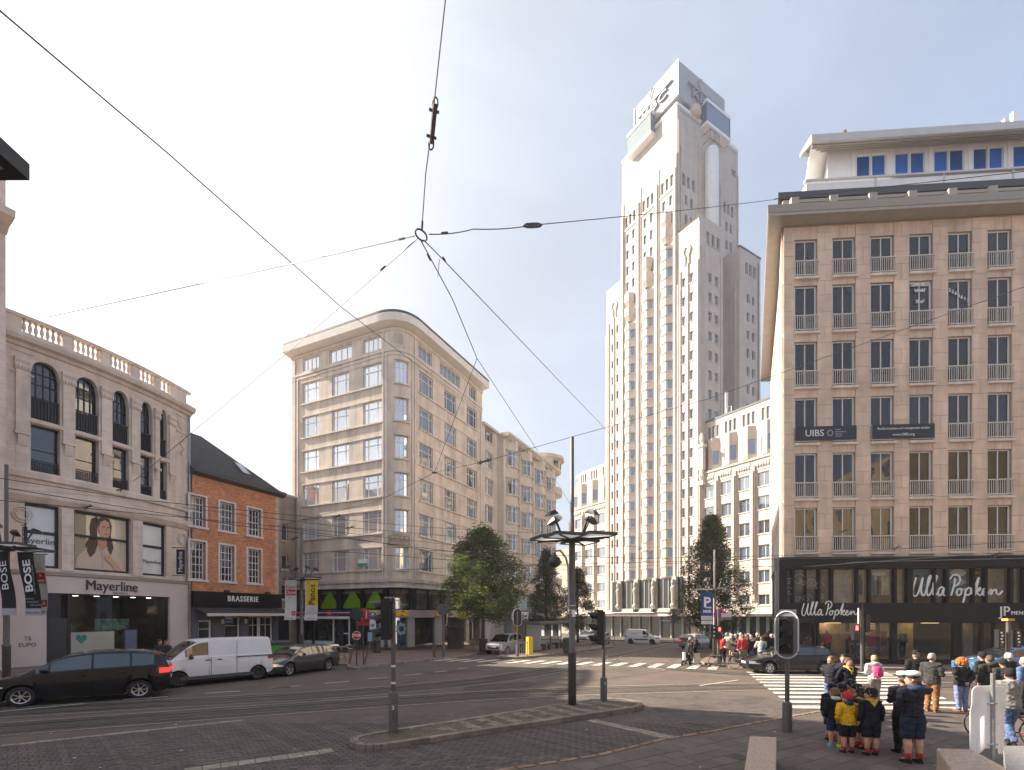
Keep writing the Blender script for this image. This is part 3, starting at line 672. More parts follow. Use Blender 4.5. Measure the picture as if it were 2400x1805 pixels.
ashlar(.05,lc[0][0]-.9,10.95,13.0,0); ashlar(.05,lc[0][0]-.9,13.6,15.0,0); ashlar(lc[-1][1]+.75,lp.L-.05,10.95,14.5,0)
for x0,x1 in((dc[0][1]+.05,dc[1][0]-.05),(dc[1][1]+.05,dc[2][0]-.05)): ashlar(x0,x1,5.5,9.1,.06,.55)
# balustrade on the roof
bal=MB(lp.P); bal.sweep(0,lp.L,[(-.28,18.24),(.14,18.24),(.14,18.4),(-.28,18.4)],18); bal.build('balustrade_base','stone_lt',Lb); bal=MB(lp.P); bal.sweep(0,lp.L,[(-.3,19.15),(.16,19.15),(.18,19.32),(-.3,19.32)],18); bal.build('balustrade_rail','stone_lt',Lb)
bm_=MB(); bm_.lathe([(.07,0),(.09,.06),(.05,.12),(.1,.3),(.1,.4),(.05,.62),(.08,.7),(.08,.76)],n=8); bme=bm_.mesh('baluster','stone_lt',True)
PU=[(8,50),(145,166),(236,256),(307,322),(361,372),(400,434)]; pw=[(max(0,lp.su(a)),min(lp.L,lp.su(b))) for a,b in PU]
for i,(a,b) in enumerate(pw):
    pm=MB(lp.P); pm.box(a,b,-.25,.1,18.4,19.15); pm.build('balustrade_pier','stone_lt',Lb)
    if i<5:
        n=max(3,int((pw[i+1][0]-b)/.25))
        for k in range(n):
            q=b+(pw[i+1][0]-b)*(k+.5)/n; link('baluster',bme,Lb,Matrix.Translation(lp.P(q,-.07,18.39)))
# ground floor
sh=MB(lp.P); s0,s1=lp.su(108),lp.su(397)
wall(sh,0,lp.L,.1,5.2,[(s0,s1,.12,4.2)],.3,.55,d=.06); sh.build('shopfront','lshop',Lb)
dr=MB(lp.P); q=lp.su(165); dr.box(s0,q-.05,-.3,-.15,.1,2.75,3); dr.build('entrance_door',C(.03,.03,.035,.4),Lb)
gl=MB(lp.P)
for k in range(8): x0=q+(s1-q)*k/8;x1=q+(s1-q)*(k+1)/8; gl.poly([(x0,-.2,.3),(x1,-.2,.3),(x1,-.2,4.2),(x0,-.2,4.2)])
for k in range(3): x0=s0+(q-s0)*k/3;x1=s0+(q-s0)*(k+1)/3; gl.poly([(x0,-.2,2.75),(x1,-.2,2.75),(x1,-.2,4.2),(x0,-.2,4.2)])
gl.build('shop_window','glassr',Lb)
fm_=MB(lp.P); fm_.box(q-.08,q+.08,-.28,-.12,.1,4.2); fm_.box(s1-.1,s1,-.28,-.12,.1,4.2); fm_.box(s0,s1,-.28,-.1,4.1,4.2,6); fm_.box(q,s1,-.26,-.1,.12,.32,6); fm_.build('window_frame','ironw',Lb)
it=MB(lp.P); it.box(s0,s1,-4.2,-4,.12,4.4,5); it.box(s0,s1,-4.1,-.3,.12,.16,5); it.box(s0,s1,-4.1,-.3,4.3,4.4,5); it.box(s0-.1,s0,-4.1,-.3,.1,4.4); it.box(s1,s1+.1,-4.1,-.3,.1,4.4); it.build('shop_interior','interior',Lb)
x=MB(lp.P); x.box(q+.2,q+3.0,-1.1,-.9,.3,1.9); x.box(q+.25,q+1.1,-.9,-.6,.3,1.9); x.build('display_plinth','white',Lb)
for k in range(5): x=MB(lp.P); x.box(q+.6+k*1.2,q+.8+k*1.2,-1.0,-.8,4.1,4.2); x.build('glow_box',mat('added_spot_glow_%d'%k,(1,.86,.65),.5,emit=3.5),Lb)  # glowing boxes added to brighten the display, no such lamps known here
x=MB(lp.P); x.box(q+2.0,q+4.3,-1.3,-1.25,1.95,2.7); x.build('display_backdrop',mat('patterned_print',(.12,.2,.18),.6,var=.9,vs_=3),Lb)
x=MB(lp.P); x.box(q+3.4,q+4.4,-.7,-.62,.2,2.05); o=x.build('poster_stand',C(.06,.05,.08),Lb); x=MB(lp.P); x.poly([(q+3.5,-.61,.7),(q+4.3,-.61,.7),(q+4.3,-.61,1.95),(q+3.5,-.61,1.95)]); x.build('poster',C(.28,.3,.5),o)
x=MB(lp.P); hp=[(q+.85+.3*math.sin(t)**3,-.58,1.5+.02*(13*math.cos(t)-5*math.cos(2*t)-2*math.cos(3*t)-math.cos(4*t))) for t in [i*.2 for i in range(32)]]; x.poly(hp); x.build('heart_sticker',C(.08,.38,.36),Lb)
ptext(lp,lp.su(263),.075,4.72,'Mayerline',.86,C(.05,.045,.06),Lb,sx=.92,ext=.03); ptext(lp,lp.su(281),.075,4.31,'BRUSSELS',.16,C(.05,.045,.06),Lb,space=1.4)
ptext(lp,(dc[2][0]+dc[2][1])/2,-.27,6.55,'Mayerline',.36,C(.1,.1,.12),Lb,ext=.005); ptext(lp,dc[0][1]-.85,-.27,7.1,'Mayerline',.5,C(.1,.1,.12),Lb,ext=.005)
pl_=Vector(lp.P(.85,.075,1.55)); 
ptext(lp,.95,.075,1.65,'TS',.3,C(.02,.02,.02),Lb,ext=.003); ptext(lp,.95,.075,1.3,'EUPO',.3,C(.02,.02,.02),Lb,ext=.003)
rf=MB(lp.P); mass(rf,lp,0.02,lp.L-.02,14,5.25,18.2,-.4,14,[(-37,42),(-41,30)]); rf.build('rear_volume','stone_l',Lb)
dp=MB(); p=Vector(lp.P(lp.L-.12,.14,0)); dp.tube([(p.x,p.y,17.6),(p.x,p.y,.2)],.06,8); dp.build('downpipe','zinc',Lb)
# hanging shop sign at the right end
def vsign(name,label,u,v0,v1,Y,w_,txt,col,tcol,cat='sign',rot=.9):
    z1,z0=zv(v0,Y),zv(v1,Y); t=thing(name,label,cat,(ux(u,Y),Y,z0),rot)
    b=MB(); b.box(-w_/2,w_/2,-.06,.06,0,z1-z0); b.build('sign_board',col,t,world=False)
    text(txt,w_*.75,tcol,t,Matrix.Translation((0,-.065,(z1-z0)/2))@Matrix.Rotation(-math.pi/2,4,'Y'),world=False,ext=.004)
    b=MB(); b.tube([(-w_/2-.3,0,z1-z0+.12),(w_/2+.1,0,z1-z0+.12)],.03,6); b.tube([(-w_/2-.3,0,-.1),(w_/2,0,-.1)],.025,6); b.build('bracket','ironw',t,world=False); return t
vsign('hanging_sign','dark vertical shop sign on brackets where the curved building meets the brick house',423.5,1288,1346,35.5,.5,'Mayerline',C(.02,.02,.028),'white',rot=.25)
vsign('hanging_sign','small black vertical sign behind the banner mast in front of the display window',58,1235,1283,25.5,.42,'Mayerline',C(.02,.02,.028),'white',rot=-.6)
# ---------- tall neighbour at the left edge ----------
np_=Path([(-38.66,4.25),(-26.62,26.25)])
Wb=thing('tall_neighbour_building','tall pale stone building sliver with two jutting cornices at the left edge','building',(-26.62,26.25,.12))
m=MB(np_.P); ops=[]
q=np_.L
for r in range(7):
    for cc in range(8):
        a=1.4+cc*2.9; ops.append((a,a+1.4,4.6+r*3.1,6.6+r*3.1)); putwin(Wb,np_,a,a+1.4,4.6+r*3.1,6.6+r*3.1,2,[.7],d=-.2,fm='ironw',pm='pane_l')
wall(m,0,q,.1,26.1,ops,.22); mass(m,np_,0.01,q-.01,12,0,26,-.4); m.build('wall','stone_l',Wb)
m=MB(np_.P); m.sweep(0,q+.05,[(0,23.0),(.3,23.3),(1.1,23.5),(1.15,23.85),(.2,23.95),(0,23.95)]); m.build('cornice','stone_lt',Wb); m=MB(np_.P); m.sweep(0,q+.1,[(-.2,26.0),(.12,26.0),(.2,26.35),(-.2,26.35)]); m.build('parapet','stone_lt',Wb)
# ---------- brick brasserie ----------
bp=Path([(-24.1,37.6),(-21.05,45.0)])
Bb=thing('brick_brasserie','orange brick house with white framed windows and a black brasserie shopfront','building',(*bp.P(0,0,0)[:2],.12))
m=MB(bp.P); ops=[]
for a,b in((439.6,486),(510,553),(576,615)):
    s0,s1=bp.su(a)+.18,bp.su(b)-.18
    for z0,z1 in((9.75,12.05),(5.7,8.6)):
        ops.append((s0,s1,z0,z1)); putwin(Bb,bp,s0,s1,z0,z1,[.25,.5,.75],[.2,.4,.6,.8] if z1<9 else [.25,.5,.75],d=-.22,pm='pane_b',bar=.05,fr=.09)
        f=MB(bp.P); f.box(s0-.16,s0-.005,-.02,.07,z0-.14,z1+.14); f.box(s1+.005,s1+.16,-.02,.07,z0-.14,z1+.14); f.box(s0-.005,s1+.005,-.02,.068,z1+.005,z1+.14); f.box(s0-.24,s1+.24,-.02,.12,z0-.16,z0-.005) ; f.build('stone_surround',mat('white_surround',(.62,.58,.55),.6,var=.06),Bb)
wall(m,0,bp.L,4.75,13.95,ops,.24); m.build('brick_wall','brick',Bb)
m=MB(bp.P); mass(m,bp,.01,bp.L-.01,9,0,13.9,-.4); m.build('rear_volume','brick',Bb)
m=MB(bp.P); 
for k in range(24): z=4.9+k*.37; wdt=.28 if k%2 else .42; m.box(bp.L-wdt,bp.L+.02,-.05,.02,z,z+.35)
m.build('quoins',mat('quoin_stone',(.5,.4,.35),.7),Bb)
r=MB(bp.P); e=.35
A=[(-.1,e,13.9),(bp.L+.45,e,13.9),(bp.L+.45,-9,13.9),(-.1,-9,13.9)]; T=[(-.1,-4.3,18.3),(bp.L-4.2,-4.3,18.3)]
r.poly([A[0],A[1],T[1],T[0]]); r.poly([A[1],A[2],T[1]]); r.poly([A[2],A[3],T[0],T[1]]); r.poly([A[3],A[0],T[0]]); r.build('roof','slate',Bb)
r=MB(bp.P); r.sweep(-.1,bp.L+.5,[(-.1,13.6),(.15,13.62),(.45,13.8),(.48,14.05),(.38,14.05),(.36,13.92),(-.1,13.9)]); r.build('gutter','rooftrim',Bb)
r=MB(bp.P)
def onroof(q,k): return (q,e-k*(4.65),13.9+k*4.4)
a,b=5.1,5.75; r.poly([tuple(Vector(onroof(a,.27))+Vector((0,.06,.09))),tuple(Vector(onroof(b,.27))+Vector((0,.06,.09))),tuple(Vector(onroof(b,.5))+Vector((0,.06,.09))),tuple(Vector(onroof(a,.5))+Vector((0,.06,.09)))]); o=r.build('roof_window',mat('skylight_glass',(.45,.5,.55),.08),Bb)
r=MB(bp.P); 
for x0,x1 in((a-.08,a),(b,b+.08)): 
    P0=[Vector(onroof(x0,.26)),Vector(onroof(x1,.26)),Vector(onroof(x1,.51)),Vector(onroof(x0,.51))]; r.poly([tuple(p+Vector((0,.07,.11))) for p in P0])
r.build('frame','zinc',o)
ch=MB(bp.P); ch.box(bp.L-.9,bp.L+.2,-6,-5,13,16.9); ch.box(bp.L-1,bp.L+.3,-6.1,-4.9,16.9,17.05); ch.build('chimney','brick',Bb)
# shopfront
f=MB(bp.P); f.box(-.05,bp.L+.1,0,.28,3.62,4.82); f.build('fascia','shopblack',Bb); ptext(bp,bp.L*.52,.29,4.3,'BRASSERIE',.62,'white',Bb,sx=.85,space=1.22,ext=.03,bold=.012)
f=MB(bp.P); f.sweep(.1,bp.L+.15,[(.28,3.55),(1.5,3.1),(1.5,3.0),(.28,3.45)]); f.build('awning',C(.05,.045,.045),Bb); f=MB(bp.P); f.box(.08,bp.L+.18,1.48,1.58,2.92,3.14); f.build('awning_bar',C(.62,.55,.47,.4),Bb)
ptext(bp,bp.L*.5,.05,2.86,'Manico Meir',.3,C(.6,.5,.3),Bb)
f=MB(bp.P); wall(f,0,bp.L,.1,3.62,[(.5,1.6,.12,2.6),(2.7,4.1,.12,2.9),(4.9,7.4,.12,2.9)],.25); f.build('shopfront',C(.10,.11,.13),Bb)
for a,b in((.5,1.6),(2.7,4.1),(4.9,6.0),(6.05,7.4)): putwin(Bb,bp,a,b,.15,2.6 if a<1 else 2.9,2 if a>4.5 else 1,[.72],d=-.15,pm='pane_l',fr=.12,name='glazed_door')
f=MB(bp.P)
for q in(2.4,4.5): f.box(q-.1,q+.1,.05,.2,2.3,2.65)
f.build('wall_lamp',C(.7,.6,.4),Bb)
for q,s_ in((2.6,0),(6.5,0)):
    f=MB(bp.P); f.box(q-.18,q+.18,.25,.5,4.83,4.98); f.build('spotlight','black',Bb)
# ---------- narrow beige house ----------
ap=Path([(-22.4,47.4),(-21.2,50.3)])
Ab=thing('beige_rendered_house','narrow beige rendered house set back between the brick house and the tall block','building',(*ap.P(0,0,0)[:2],.12))
m=MB(ap.P); ops=[]
sa_,sb_=ap.su(656),ap.su(677)
for z0,z1 in((10.2,11.8),(7.4,8.8),(4.5,5.9)): ops.append((sa_+.25,sb_-.1,z0,z1)); putwin(Ab,ap,sa_+.25,sb_-.1,z0,z1,1,1,d=-.15,pm='pane_b')
wall(m,-3,ap.L+1,.1,14.6,ops,.2); mass(m,ap,-2.99,ap.L+.99,8,0,14.5,-.3); m.build('wall','beige',Ab)
for o in ops: f=MB(ap.P); f.box(o[0]-.1,o[1]+.1,-.02,.08,o[2]-.12,o[2]-.01); f.build('sill','stone_mt',Ab)
f=MB(ap.P); f.box(-1,ap.L+.5,0,.1,3.0,3.6); f.build('lintel',C(.4,.34,.3),Ab); f=MB(ap.P); f.box(sa_-.3,sb_,-.05,.02,.1,2.9); f.build('doorway','interiordark',Ab)
f=MB(ap.P); f.sweep(-3,ap.L+1,[(-.3,14.55),(.1,14.55),(.1,14.75),(-.3,14.75)]); f.build('coping','stone_mt',Ab)
# ================= tall rounded corner block with stucco front =================
A=Vector((-21.95,49.85)); V=Vector((-9.8,43.95)); E_=Vector((-3.43,57.3)); r_=1.9
tA=(A-V).normalized(); tE=(E_-V).normalized(); pa=V+tA*r_; pe=V+tE*r_
pts=[A,pa]; 
for k in range(1,12):
    t=k/12; pts.append(pa*(1-t)**2+V*2*t*(1-t)+pe*t*t)
mp_=Path(pts+[pe,E_]); sA=(pa-A).length; sE=mp_.L-(E_-pe).length
Mb=thing('corner_office_block','eight storey cream stucco block with rounded corner and white windows','building',(V.x,V.y,.12))
rows=[(25.95,27.15 ,1),(23.85,26.0-.15,0),(20.5,22.4,0),(17.15,19.05,0),(13.75,15.65,0),(10.45,12.35,0),(7.15,9.0,0)]
rows=[(26.95,28.25,1),(23.75,25.75,0),(20.4,22.4,0),(17.05,19.05,0),(13.7,15.7,0),(10.4,12.4,0),(7.1,9.05,0)]
cl=[(709,747.5),(778,818),(850.6,894)]; cr=[(983,1015),(1041.7,1069),(1094,1117.5)]; ct=[(709,747.5),(771.5,824.6),(850.6,894)]; ctr=[(981,1013),(1031,1078),(1099.6,1117)]; cc=[(925,957)]
S=lambda L_:[(mp_.su(a),mp_.su(b)) for a,b in L_]
m=MB(mp_.P); opL=[];opC=[];opR=[]
for z0,z1,top in rows:
    for a,b in S(ct if top else cl): opL.append((a,b,z0,z1)); putwin(Mb,mp_,a,b,z0,z1,4 if top else [.25,.75],1 if top else [.68],d=-.13,pm='pane_m',bar=.06)
    for a,b in S(ctr if top else cr): opR.append((a,b,z0,z1)); putwin(Mb,mp_,a,b,z0,z1,(5 if b-a>3 else 3) if top else [.25,.75],1 if top else [.68],d=-.13,pm='pane_mr',bar=.06)
    if not top:
        a,b=S(cc)[0]; opC.append((a,b,z0,z1)); w=(b-a)/3
        for k in range(3): putwin(Mb,mp_,a+w*k,a+w*(k+1),z0,z1,1,[.72],d=-.13,pm='pane_m',fr=.06)
wall(m,0,sA,5.55,29.2,opL,.16); wall(m,sA,sE,5.55,29.2,opC,.16,.3); wall(m,sE,mp_.L,5.55,29.2,opR,.16); m.build('wall','stone_m',Mb)
m=MB(mp_.P); mass(m,mp_,0.02,sA,10,5,29.1,-.5,1,[(-9,53),(-17,59.5)]); mass(m,mp_,sE,mp_.L-.02,10,5,29.1,-.5); m.poly([(*p_,29.4) for p_ in [mp_.P(.1,-.4,0)[:2]]+[mp_.P(sA+(sE-sA)*k_/6,-.4,0)[:2] for k_ in range(7)]+[mp_.P(mp_.L-.1,-.4,0)[:2],mp_.P(mp_.L-.1,-10,0)[:2],(-17,59.5)]]); m.build('rear_volume','stone_m',Mb)
m=MB(mp_.P); m.poly([(0,0,0),(0,-12,0),(0,-12,29.2),(0,0,29.2)]); m.poly([(mp_.L,0,0),(mp_.L,-12,0),(mp_.L,-12,29.2),(mp_.L,0,29.2)]); m.build('party_wall','stone_m',Mb)
M['cornice_white']=mat('pale_cornice',(.72,.67,.6),.6,var=.08)
def sw(nm,prof,s0=0,s1=None,mt='stone_mt'):
    s1=mp_.L if s1 is None else s1; q=MB(mp_.P)
    for a,b,n in((s0,min(sA,s1),1),(max(s0,sA),min(sE,s1),12),(max(s0,sE),s1,1)):
        if b>a+.01: q.sweep(a,b,prof,n,cap=True)
    return q.build(nm,mt,Mb)
sw('cornice',[(-.1,28.62),(.12,28.66),(.72,28.78),(.9,28.82),(.95,29.45),(.85,29.55),(-.1,29.55)],-.3,None,'cornice_white'); sw('roof_edge',[(-.1,29.56),(.9,29.56),(.9,29.74),(-.1,29.8)],-.3,None,'rooftrim')
sw('frieze',[(0,28.36),(.1,28.4),(.12,28.6),(0,28.6)])
sw('string_course',[(0,26.55),(.1,26.55),(.1,26.75),(0,26.75)]); sw('string_course',[(0,26.2),(.07,26.22),(.07,26.35),(0,26.35)]); sw('ledge',[(0,5.9),(.2,5.95),(.24,6.25),(0,6.3)]); sw('base_band',[(0,5.45),(.12,5.45),(.12,5.62),(0,5.62)])
for z0,z1,top in rows[1:]:
    for a,b in((S(cl)[0][0]-.15,S(cl)[2][1]+.12),(S(cr)[0][0]-.12,S(cr)[2][1]+.1)):
        q=MB(mp_.P); q.sweep(a,b,[(0,z0-.14),(.12,z0-.14),(.12,z0-.01),(0,z0-.01)]); q.sweep(a,b,[(0,z1+.03),(.05,z1+.03),(.05,z1+.13),(0,z1+.13)]); q.build('sill','stone_mt',Mb)
    a,b=S(cc)[0]; q=MB(mp_.P); q.sweep(a-.12,b+.12,[(0,z0-.16),(.14,z0-.16),(.14,z0-.01),(0,z0-.01)],8); q.sweep(a-.1,b+.1,[(0,z1+.02),(.1,z1+.02),(.12,z1+.14),(0,z1+.14)],8); q.build('sill','stone_mt',Mb)
for q_ in(.35,.75,sA-.12,sA+.22,sE-.35,sE+.02,mp_.L-.5):
    q=MB(mp_.P); q.box(q_,q_+.16,0,.1,6.3,26.2 if q_ not in(.35,sA-.12,sE+.02) else 28.4); q.build('pilaster_strip','stone_mt',Mb)
q=MB(mp_.P); qa=(sA+sE)/2; q.box(qa-.5,qa+.5,0,.09,26.95,28.2)
for k in range(4): q.box(qa-.36+k*.2,qa-.3+k*.2,.09,.14,27.2,28.1)
q.build('carved_panel','stone_mt',Mb)
dk=mat('dark_letter_stone',(.32,.25,.19),.8); let=mat('letter_stone',(.66,.56,.46),.7)
q=MB(mp_.P); q.sweep(sA+.5,sE-.5,[(.0,9.2),(.03,9.2),(.03,10.1),(0,10.1)],6); q.build('name_panel',dk,Mb)
for tx,z,sz in(('MEIR',9.85,.42),('BUILDING',9.4,.28)):
    n=len(tx); 
    for i,ch_ in enumerate(tx): ptext(mp_,qa+(i-(n-1)/2)*(1.75/n),.04,z,ch_,sz,let,Mb,ext=.03)
# black band of first floor shop windows, ground floor
opsM=[]
mzu=[(748,788),(800,845),(853,897),(917,960),(976,1004),(1004,1034),(1042,1066),(1070,1096),(1100,1125)]
q=MB(mp_.P); mz=[(mp_.su(a),mp_.su(b)) for a,b in mzu]; mz=[(max(a,.1),b) for a,b in mz]; ext=[(.4,mz[0][0]-.3)]
wall(q,0,sA,3.45,5.45,[(a,b,3.55,5.3) for a,b in mz+ext if b<=sA+.2],.2,d=.02); wall(q,sA,sE,3.45,5.45,[(max(a,sA+.1),min(b,sE-.05),3.55,5.3) for a,b in mz if a>sA-.2 and b<sE+.2 and b-a<3 and 917<1000][:1] if 0 else [(sA+.4,sE-.5,3.55,5.3)],.2,.3,d=.02); wall(q,sE,mp_.L,3.45,5.45,[(max(a,sE+.15),b,3.55,5.3) for a,b in mz if a>sE-.3],.2,d=.02); q.build('black_band','shopblack',Mb)
g=MB(mp_.P)
for i in range(40): a=mp_.L*i/40;b=mp_.L*(i+1)/40; g.poly([(a,-.14,3.5),(b,-.14,3.5),(b,-.14,5.4),(a,-.14,5.4)])
g.build('upper_shop_glass','glassr',Mb)
it=MB(mp_.P); it.box(.1,sA,-1.6,-1.4,.1,5.5); it.box(sE,mp_.L-.1,-1.6,-1.4,.1,5.5); it.box(.1,sA,-1.5,-.2,3.4,3.46); it.box(sE,mp_.L-.1,-1.5,-.2,3.4,3.46); it.build('shop_interior',mat('blind_interior',(.17,.15,.13),.8,var=.3),Mb)
gcol=C(.42,.66,.03)
for a,b in mz[:3]:
    q=MB(mp_.P); n=7
    for k in range(n):
        hw=(b-a)/2*(1-k/n)*1.0+.12; c_=(a+b)/2; q.box(c_-hw,c_+hw,-.3,-.26,3.6+k*.22,3.6+(k+1)*.22)
    q.build('green_stepped_print',gcol,Mb)
ptext(mp_,qa+.3,-.1,3.95,'Smart',.4,C(.2,.5,.5),Mb,ext=.004)
# sign bands
sgn=MB(mp_.P); x0=mp_.su(690);x1=mp_.su(838); sgn.box(x0,x1,.02,.24,2.95,3.44); o=sgn.build('sign_fascia',C(.02,.04,.13),Mb); sgn=MB(mp_.P); sgn.box(x0,x1,.22,.26,3.08,3.2); sgn.build('stripe',C(.5,.02,.03),o); sgn=MB(mp_.P); sgn.box(x0,x1,.22,.262,3.2,3.24); sgn.build('stripe','white',o)
sgn=MB(mp_.P); c_=mp_.su(777); sgn.disc((c_,.28,3.15),.34); sgn.build('round_emblem',C(.5,.02,.03),o); ptext(mp_,c_,.3,3.15,'TOL',.26,'white',o,ext=.004,world=False)
sgn=MB(mp_.P); x0=mp_.su(690);x1=mp_.su(822); sgn.box(x0+.4,x1,.1,.7,2.62,2.86); sgn.build('white_canopy','white',Mb)
gx=mp_.su(851)
q=MB(mp_.P); q.box(gx,sA,.02,.2,2.75,3.44); q.sweep(sA,sE,[(.02,2.75),(.2,2.75),(.2,3.44),(.02,3.44)],12); q.box(sE,mp_.L,.02,.2,2.75,3.44)
for zz in(2.95,3.1,3.25): q.sweep(gx,mp_.L,[(.2,zz),(.215,zz),(.215,zz+.03),(.2,zz+.03)],40)
q.build('stone_fascia',C(.42,.36,.31),Mb)
for u0,u1,tx in((857,888,'Record'),(930,952,''),(1017,1044,''),(1068,1090,'bank')):
    q=MB(mp_.P); a,b=mp_.su(u0),mp_.su(u1); q.sweep(a,b,[(.2,2.9),(.34,2.9),(.34,3.38),(.2,3.38)],4); o=q.build('yellow_sign',mat('yellow_sign_%d'%u0,(.8,.48,.01),.4),Mb)
    if tx: ptext(mp_,(a+b)/2,.35,3.15,tx,.26,C(.5,.1,.02),o,ext=.004,world=False)
    else:
        q=MB(mp_.P); c_=(a+b)/2; q.poly([(c_-.3,.36,3.1),(c_+.3,.36,3.22),(c_+.3,.36,3.18),(c_-.3,.36,3.06)]); q.poly([(c_+.02,.36,3.2),(c_+.2,.36,3.36),(c_-.1,.36,3.36)]); q.poly([(c_-.1,.36,3.06),(c_+.1,.36,2.93),(c_-.15,.36,2.93)]); q.build('emblem',C(.02,.04,.16),o)
piers=[(0,.5),(mp_.su(733),mp_.su(738)),(mp_.su(796),mp_.su(806)),(mp_.su(847),mp_.su(853)),(mp_.su(891),mp_.su(900)),(sA+.5,sA+.8),(mp_.su(955),mp_.su(970)),(mp_.su(1018),mp_.su(1040)),(mp_.su(1090),mp_.su(1098)),(mp_.L-.5,mp_.L)]
q=MB(mp_.P)
for i,(a,b) in enumerate(piers[:4]): q.box(a,b,-.25,.1,.1,3.45)
q.build('dark_pier',C(.04,.04,.045),Mb)
q=MB(mp_.P)
for a,b in piers[4:]: q.box(a,b,-.25,.1,.1,2.76)
q.build('pale_pier',C(.40,.38,.33),Mb)
q=MB(mp_.P)
for i in range(40): a=mp_.L*i/40;b=mp_.L*(i+1)/40; q.poly([(a,-.1,.15),(b,-.1,.15),(b,-.1,2.9),(a,-.1,2.9)])
q.build('shop_glass','glassr',Mb)
q=MB(mp_.P); a,b=mp_.su(703),mp_.su(786); q.box(a+.2,b-.3,-.08,.0,.15,.5); q.box(a+.1,a+.25,-.08,0,.15,2.6); q.box(b-.35,b-.2,-.08,0,.15,2.6); q.box(mp_.su(801),mp_.su(802.5),-.08,.02,.15,2.6);q.box(mp_.su(817),mp_.su(819),-.08,.02,.15,2.6);q.box(mp_.su(801),mp_.su(819),-.08,.02,1.2,1.32); q.build('white_shop_frame','white',Mb)
q=MB(mp_.P); a,b=mp_.su(738),mp_.su(785)
for k in range(60): x_=RN.uniform(a,b); z_=RN.uniform(.4,2.2); q.box(x_-.08,x_+.08,-.7,-.5,z_,z_+RN.uniform(.05,.22))
q.build('shelf_goods',mat('shelf_goods',(.3,.29,.24),.6,rnd=.3,var=.7,vs_=5),Mb)
for u0,u1,cl_ in((868,880,(.45,.36,.05)),(881,905,(.3,.36,.4)),(930,952,(.03,.07,.18)),(1033,1044,(.05,.05,.05))):
    a,b=mp_.su(u0),mp_.su(u1); q=MB(mp_.P); q.sweep(a,b,[(-.25,.3),(-.2,.3),(-.2,2.5),(-.25,2.5)],3); q.build('window_panel',C(*cl_),Mb)
q=MB(mp_.P); c_=mp_.su(941); 
for k in range(7): q.disc((c_+.38*math.cos(k*.9),-.08,1.75+.42*math.sin(k*.9)),.17,10)
q.build('round_stickers',C(.3,.4,.45),Mb)
a,b=mp_.su(1090),mp_.su(1112); c_=(a+b)/2; q=MB(mp_.P); q.tube([(c_-.6,0,.3),(c_-.6,0,2.1),(c_,0,2.5),(c_+.6,0,2.1),(c_+.6,0,.3)],.05,4); q.build('house_outline','white',Mb)
q=MB(mp_.P); p=Vector(mp_.P(sE+.2,.9,12.75)); q.tube([mp_.P(sE+.2,0,12.9),mp_.P(sE+.2,.8,12.95)],.035,6); q.lathe([(.06,.1),(.2,.05),(.3,-.05),(.25,-.14),(.1,-.18)],mp_.P(sE+.2,1.05,12.9),12)
tag(q.build('wall_street_lamp',C(.45,.44,.42)),'grey cobra head street lamp bracketed on the rounded corner block','street lamp')
# green letting board on the left face
q=MB(mp_.P); a=mp_.su(843); q.box(a,a+1.1,.2,.24,7.45,8.1); o=tag(q.build('letting_board','white'),'white and green estate agent board hanging under a stucco block window','sign'); q=MB(mp_.P); q.box(a,a+1.1,.24,.25,7.45,7.72); q.build('green_band',C(.05,.35,.2),o,world=False)
for u in(906.5,966):
    q=MB(mp_.P); a=mp_.su(u)-.3; q.box(a-.3,a+.3,.13,.16,5.85,6.05); tag(q.build('street_name_plate',C(.45,.52,.62)),'small pale blue street name plate '+('left' if u<910 else 'right')+' of the rounded corner','sign')
# ================= plain annex and wavy apartment building beyond =================
d_=(E_-pe).normalized(); p0=E_; p1=E_+d_*3.75
n1_=Path([p0+Vector((d_.y,-d_.x))*.0,p1]); Nb=thing('plain_annex','slim plain cream building with one window column beside the corner block','building',(p0.x,p0.y,-.4))
m=MB(n1_.P); ops=[]; a,b=n1_.su(1137)+.0,n1_.su(1156.5)
for k in range(6): ops.append((a,b,7.6+k*3.15,9.6+k*3.15)); putwin(Nb,n1_,a,b,7.6+k*3.15,9.6+k*3.15,[.3,.7],[.7],d=-.13,pm='pane_mr')
wall(m,.02,n1_.L,-.8,25,ops,.16); mass(m,n1_,.03,n1_.L-.01,8,-.8,24.9,-.4); m.build('wall','stone_n',Nb)
m=MB(n1_.P)
for o in ops: m.box(o[0]-.1,o[1]+.1,0,.08,o[2]-.13,o[2]-.01)
m.build('sills','stone_mt',Nb); m=MB(n1_.P); m.sweep(.02,n1_.L,[(-.2,24.9),(.3,24.9),(.35,25.15),(-.2,25.2)]); m.build('cornice','stone_mt',Nb)
n0=Vector((d_.y,-d_.x)); base=p1+n0*.9
n2=[]; Ln=17.5
pts=[base+d_*(Ln*i/10) for i in range(11)]
endc=pts[-1]-n0*2.2
for k in range(1,9): th=math.pi/2*k/8*1.15; pts.append(endc+n0*2.2*math.cos(th)+d_*2.2*math.sin(th))
np2=Path(pts); N2=thing('wavy_apartment_building','cream apartment building with rippling bay windows and a rounded far corner','building',(base.x,base.y,-.5))
m=MB(np2.P); bays=[(.5,3.9),(5.0,8.4),(9.6,13.0),(14.0,17.0)]; zr=[(21.2,23.1),(17.75,19.75),(14.3,16.3),(10.85,12.85),(7.4,9.4)]
wall(m,0,np2.L,-1.2,25.0,[],.1,.5); mass(m,np2,.02,Ln,9,-1.2,24.8,-.4); m.poly([(0,0,-1),(0,-6,-1),(0,-6,25),(0,0,25)]); m.build('wall','stone_n',N2)
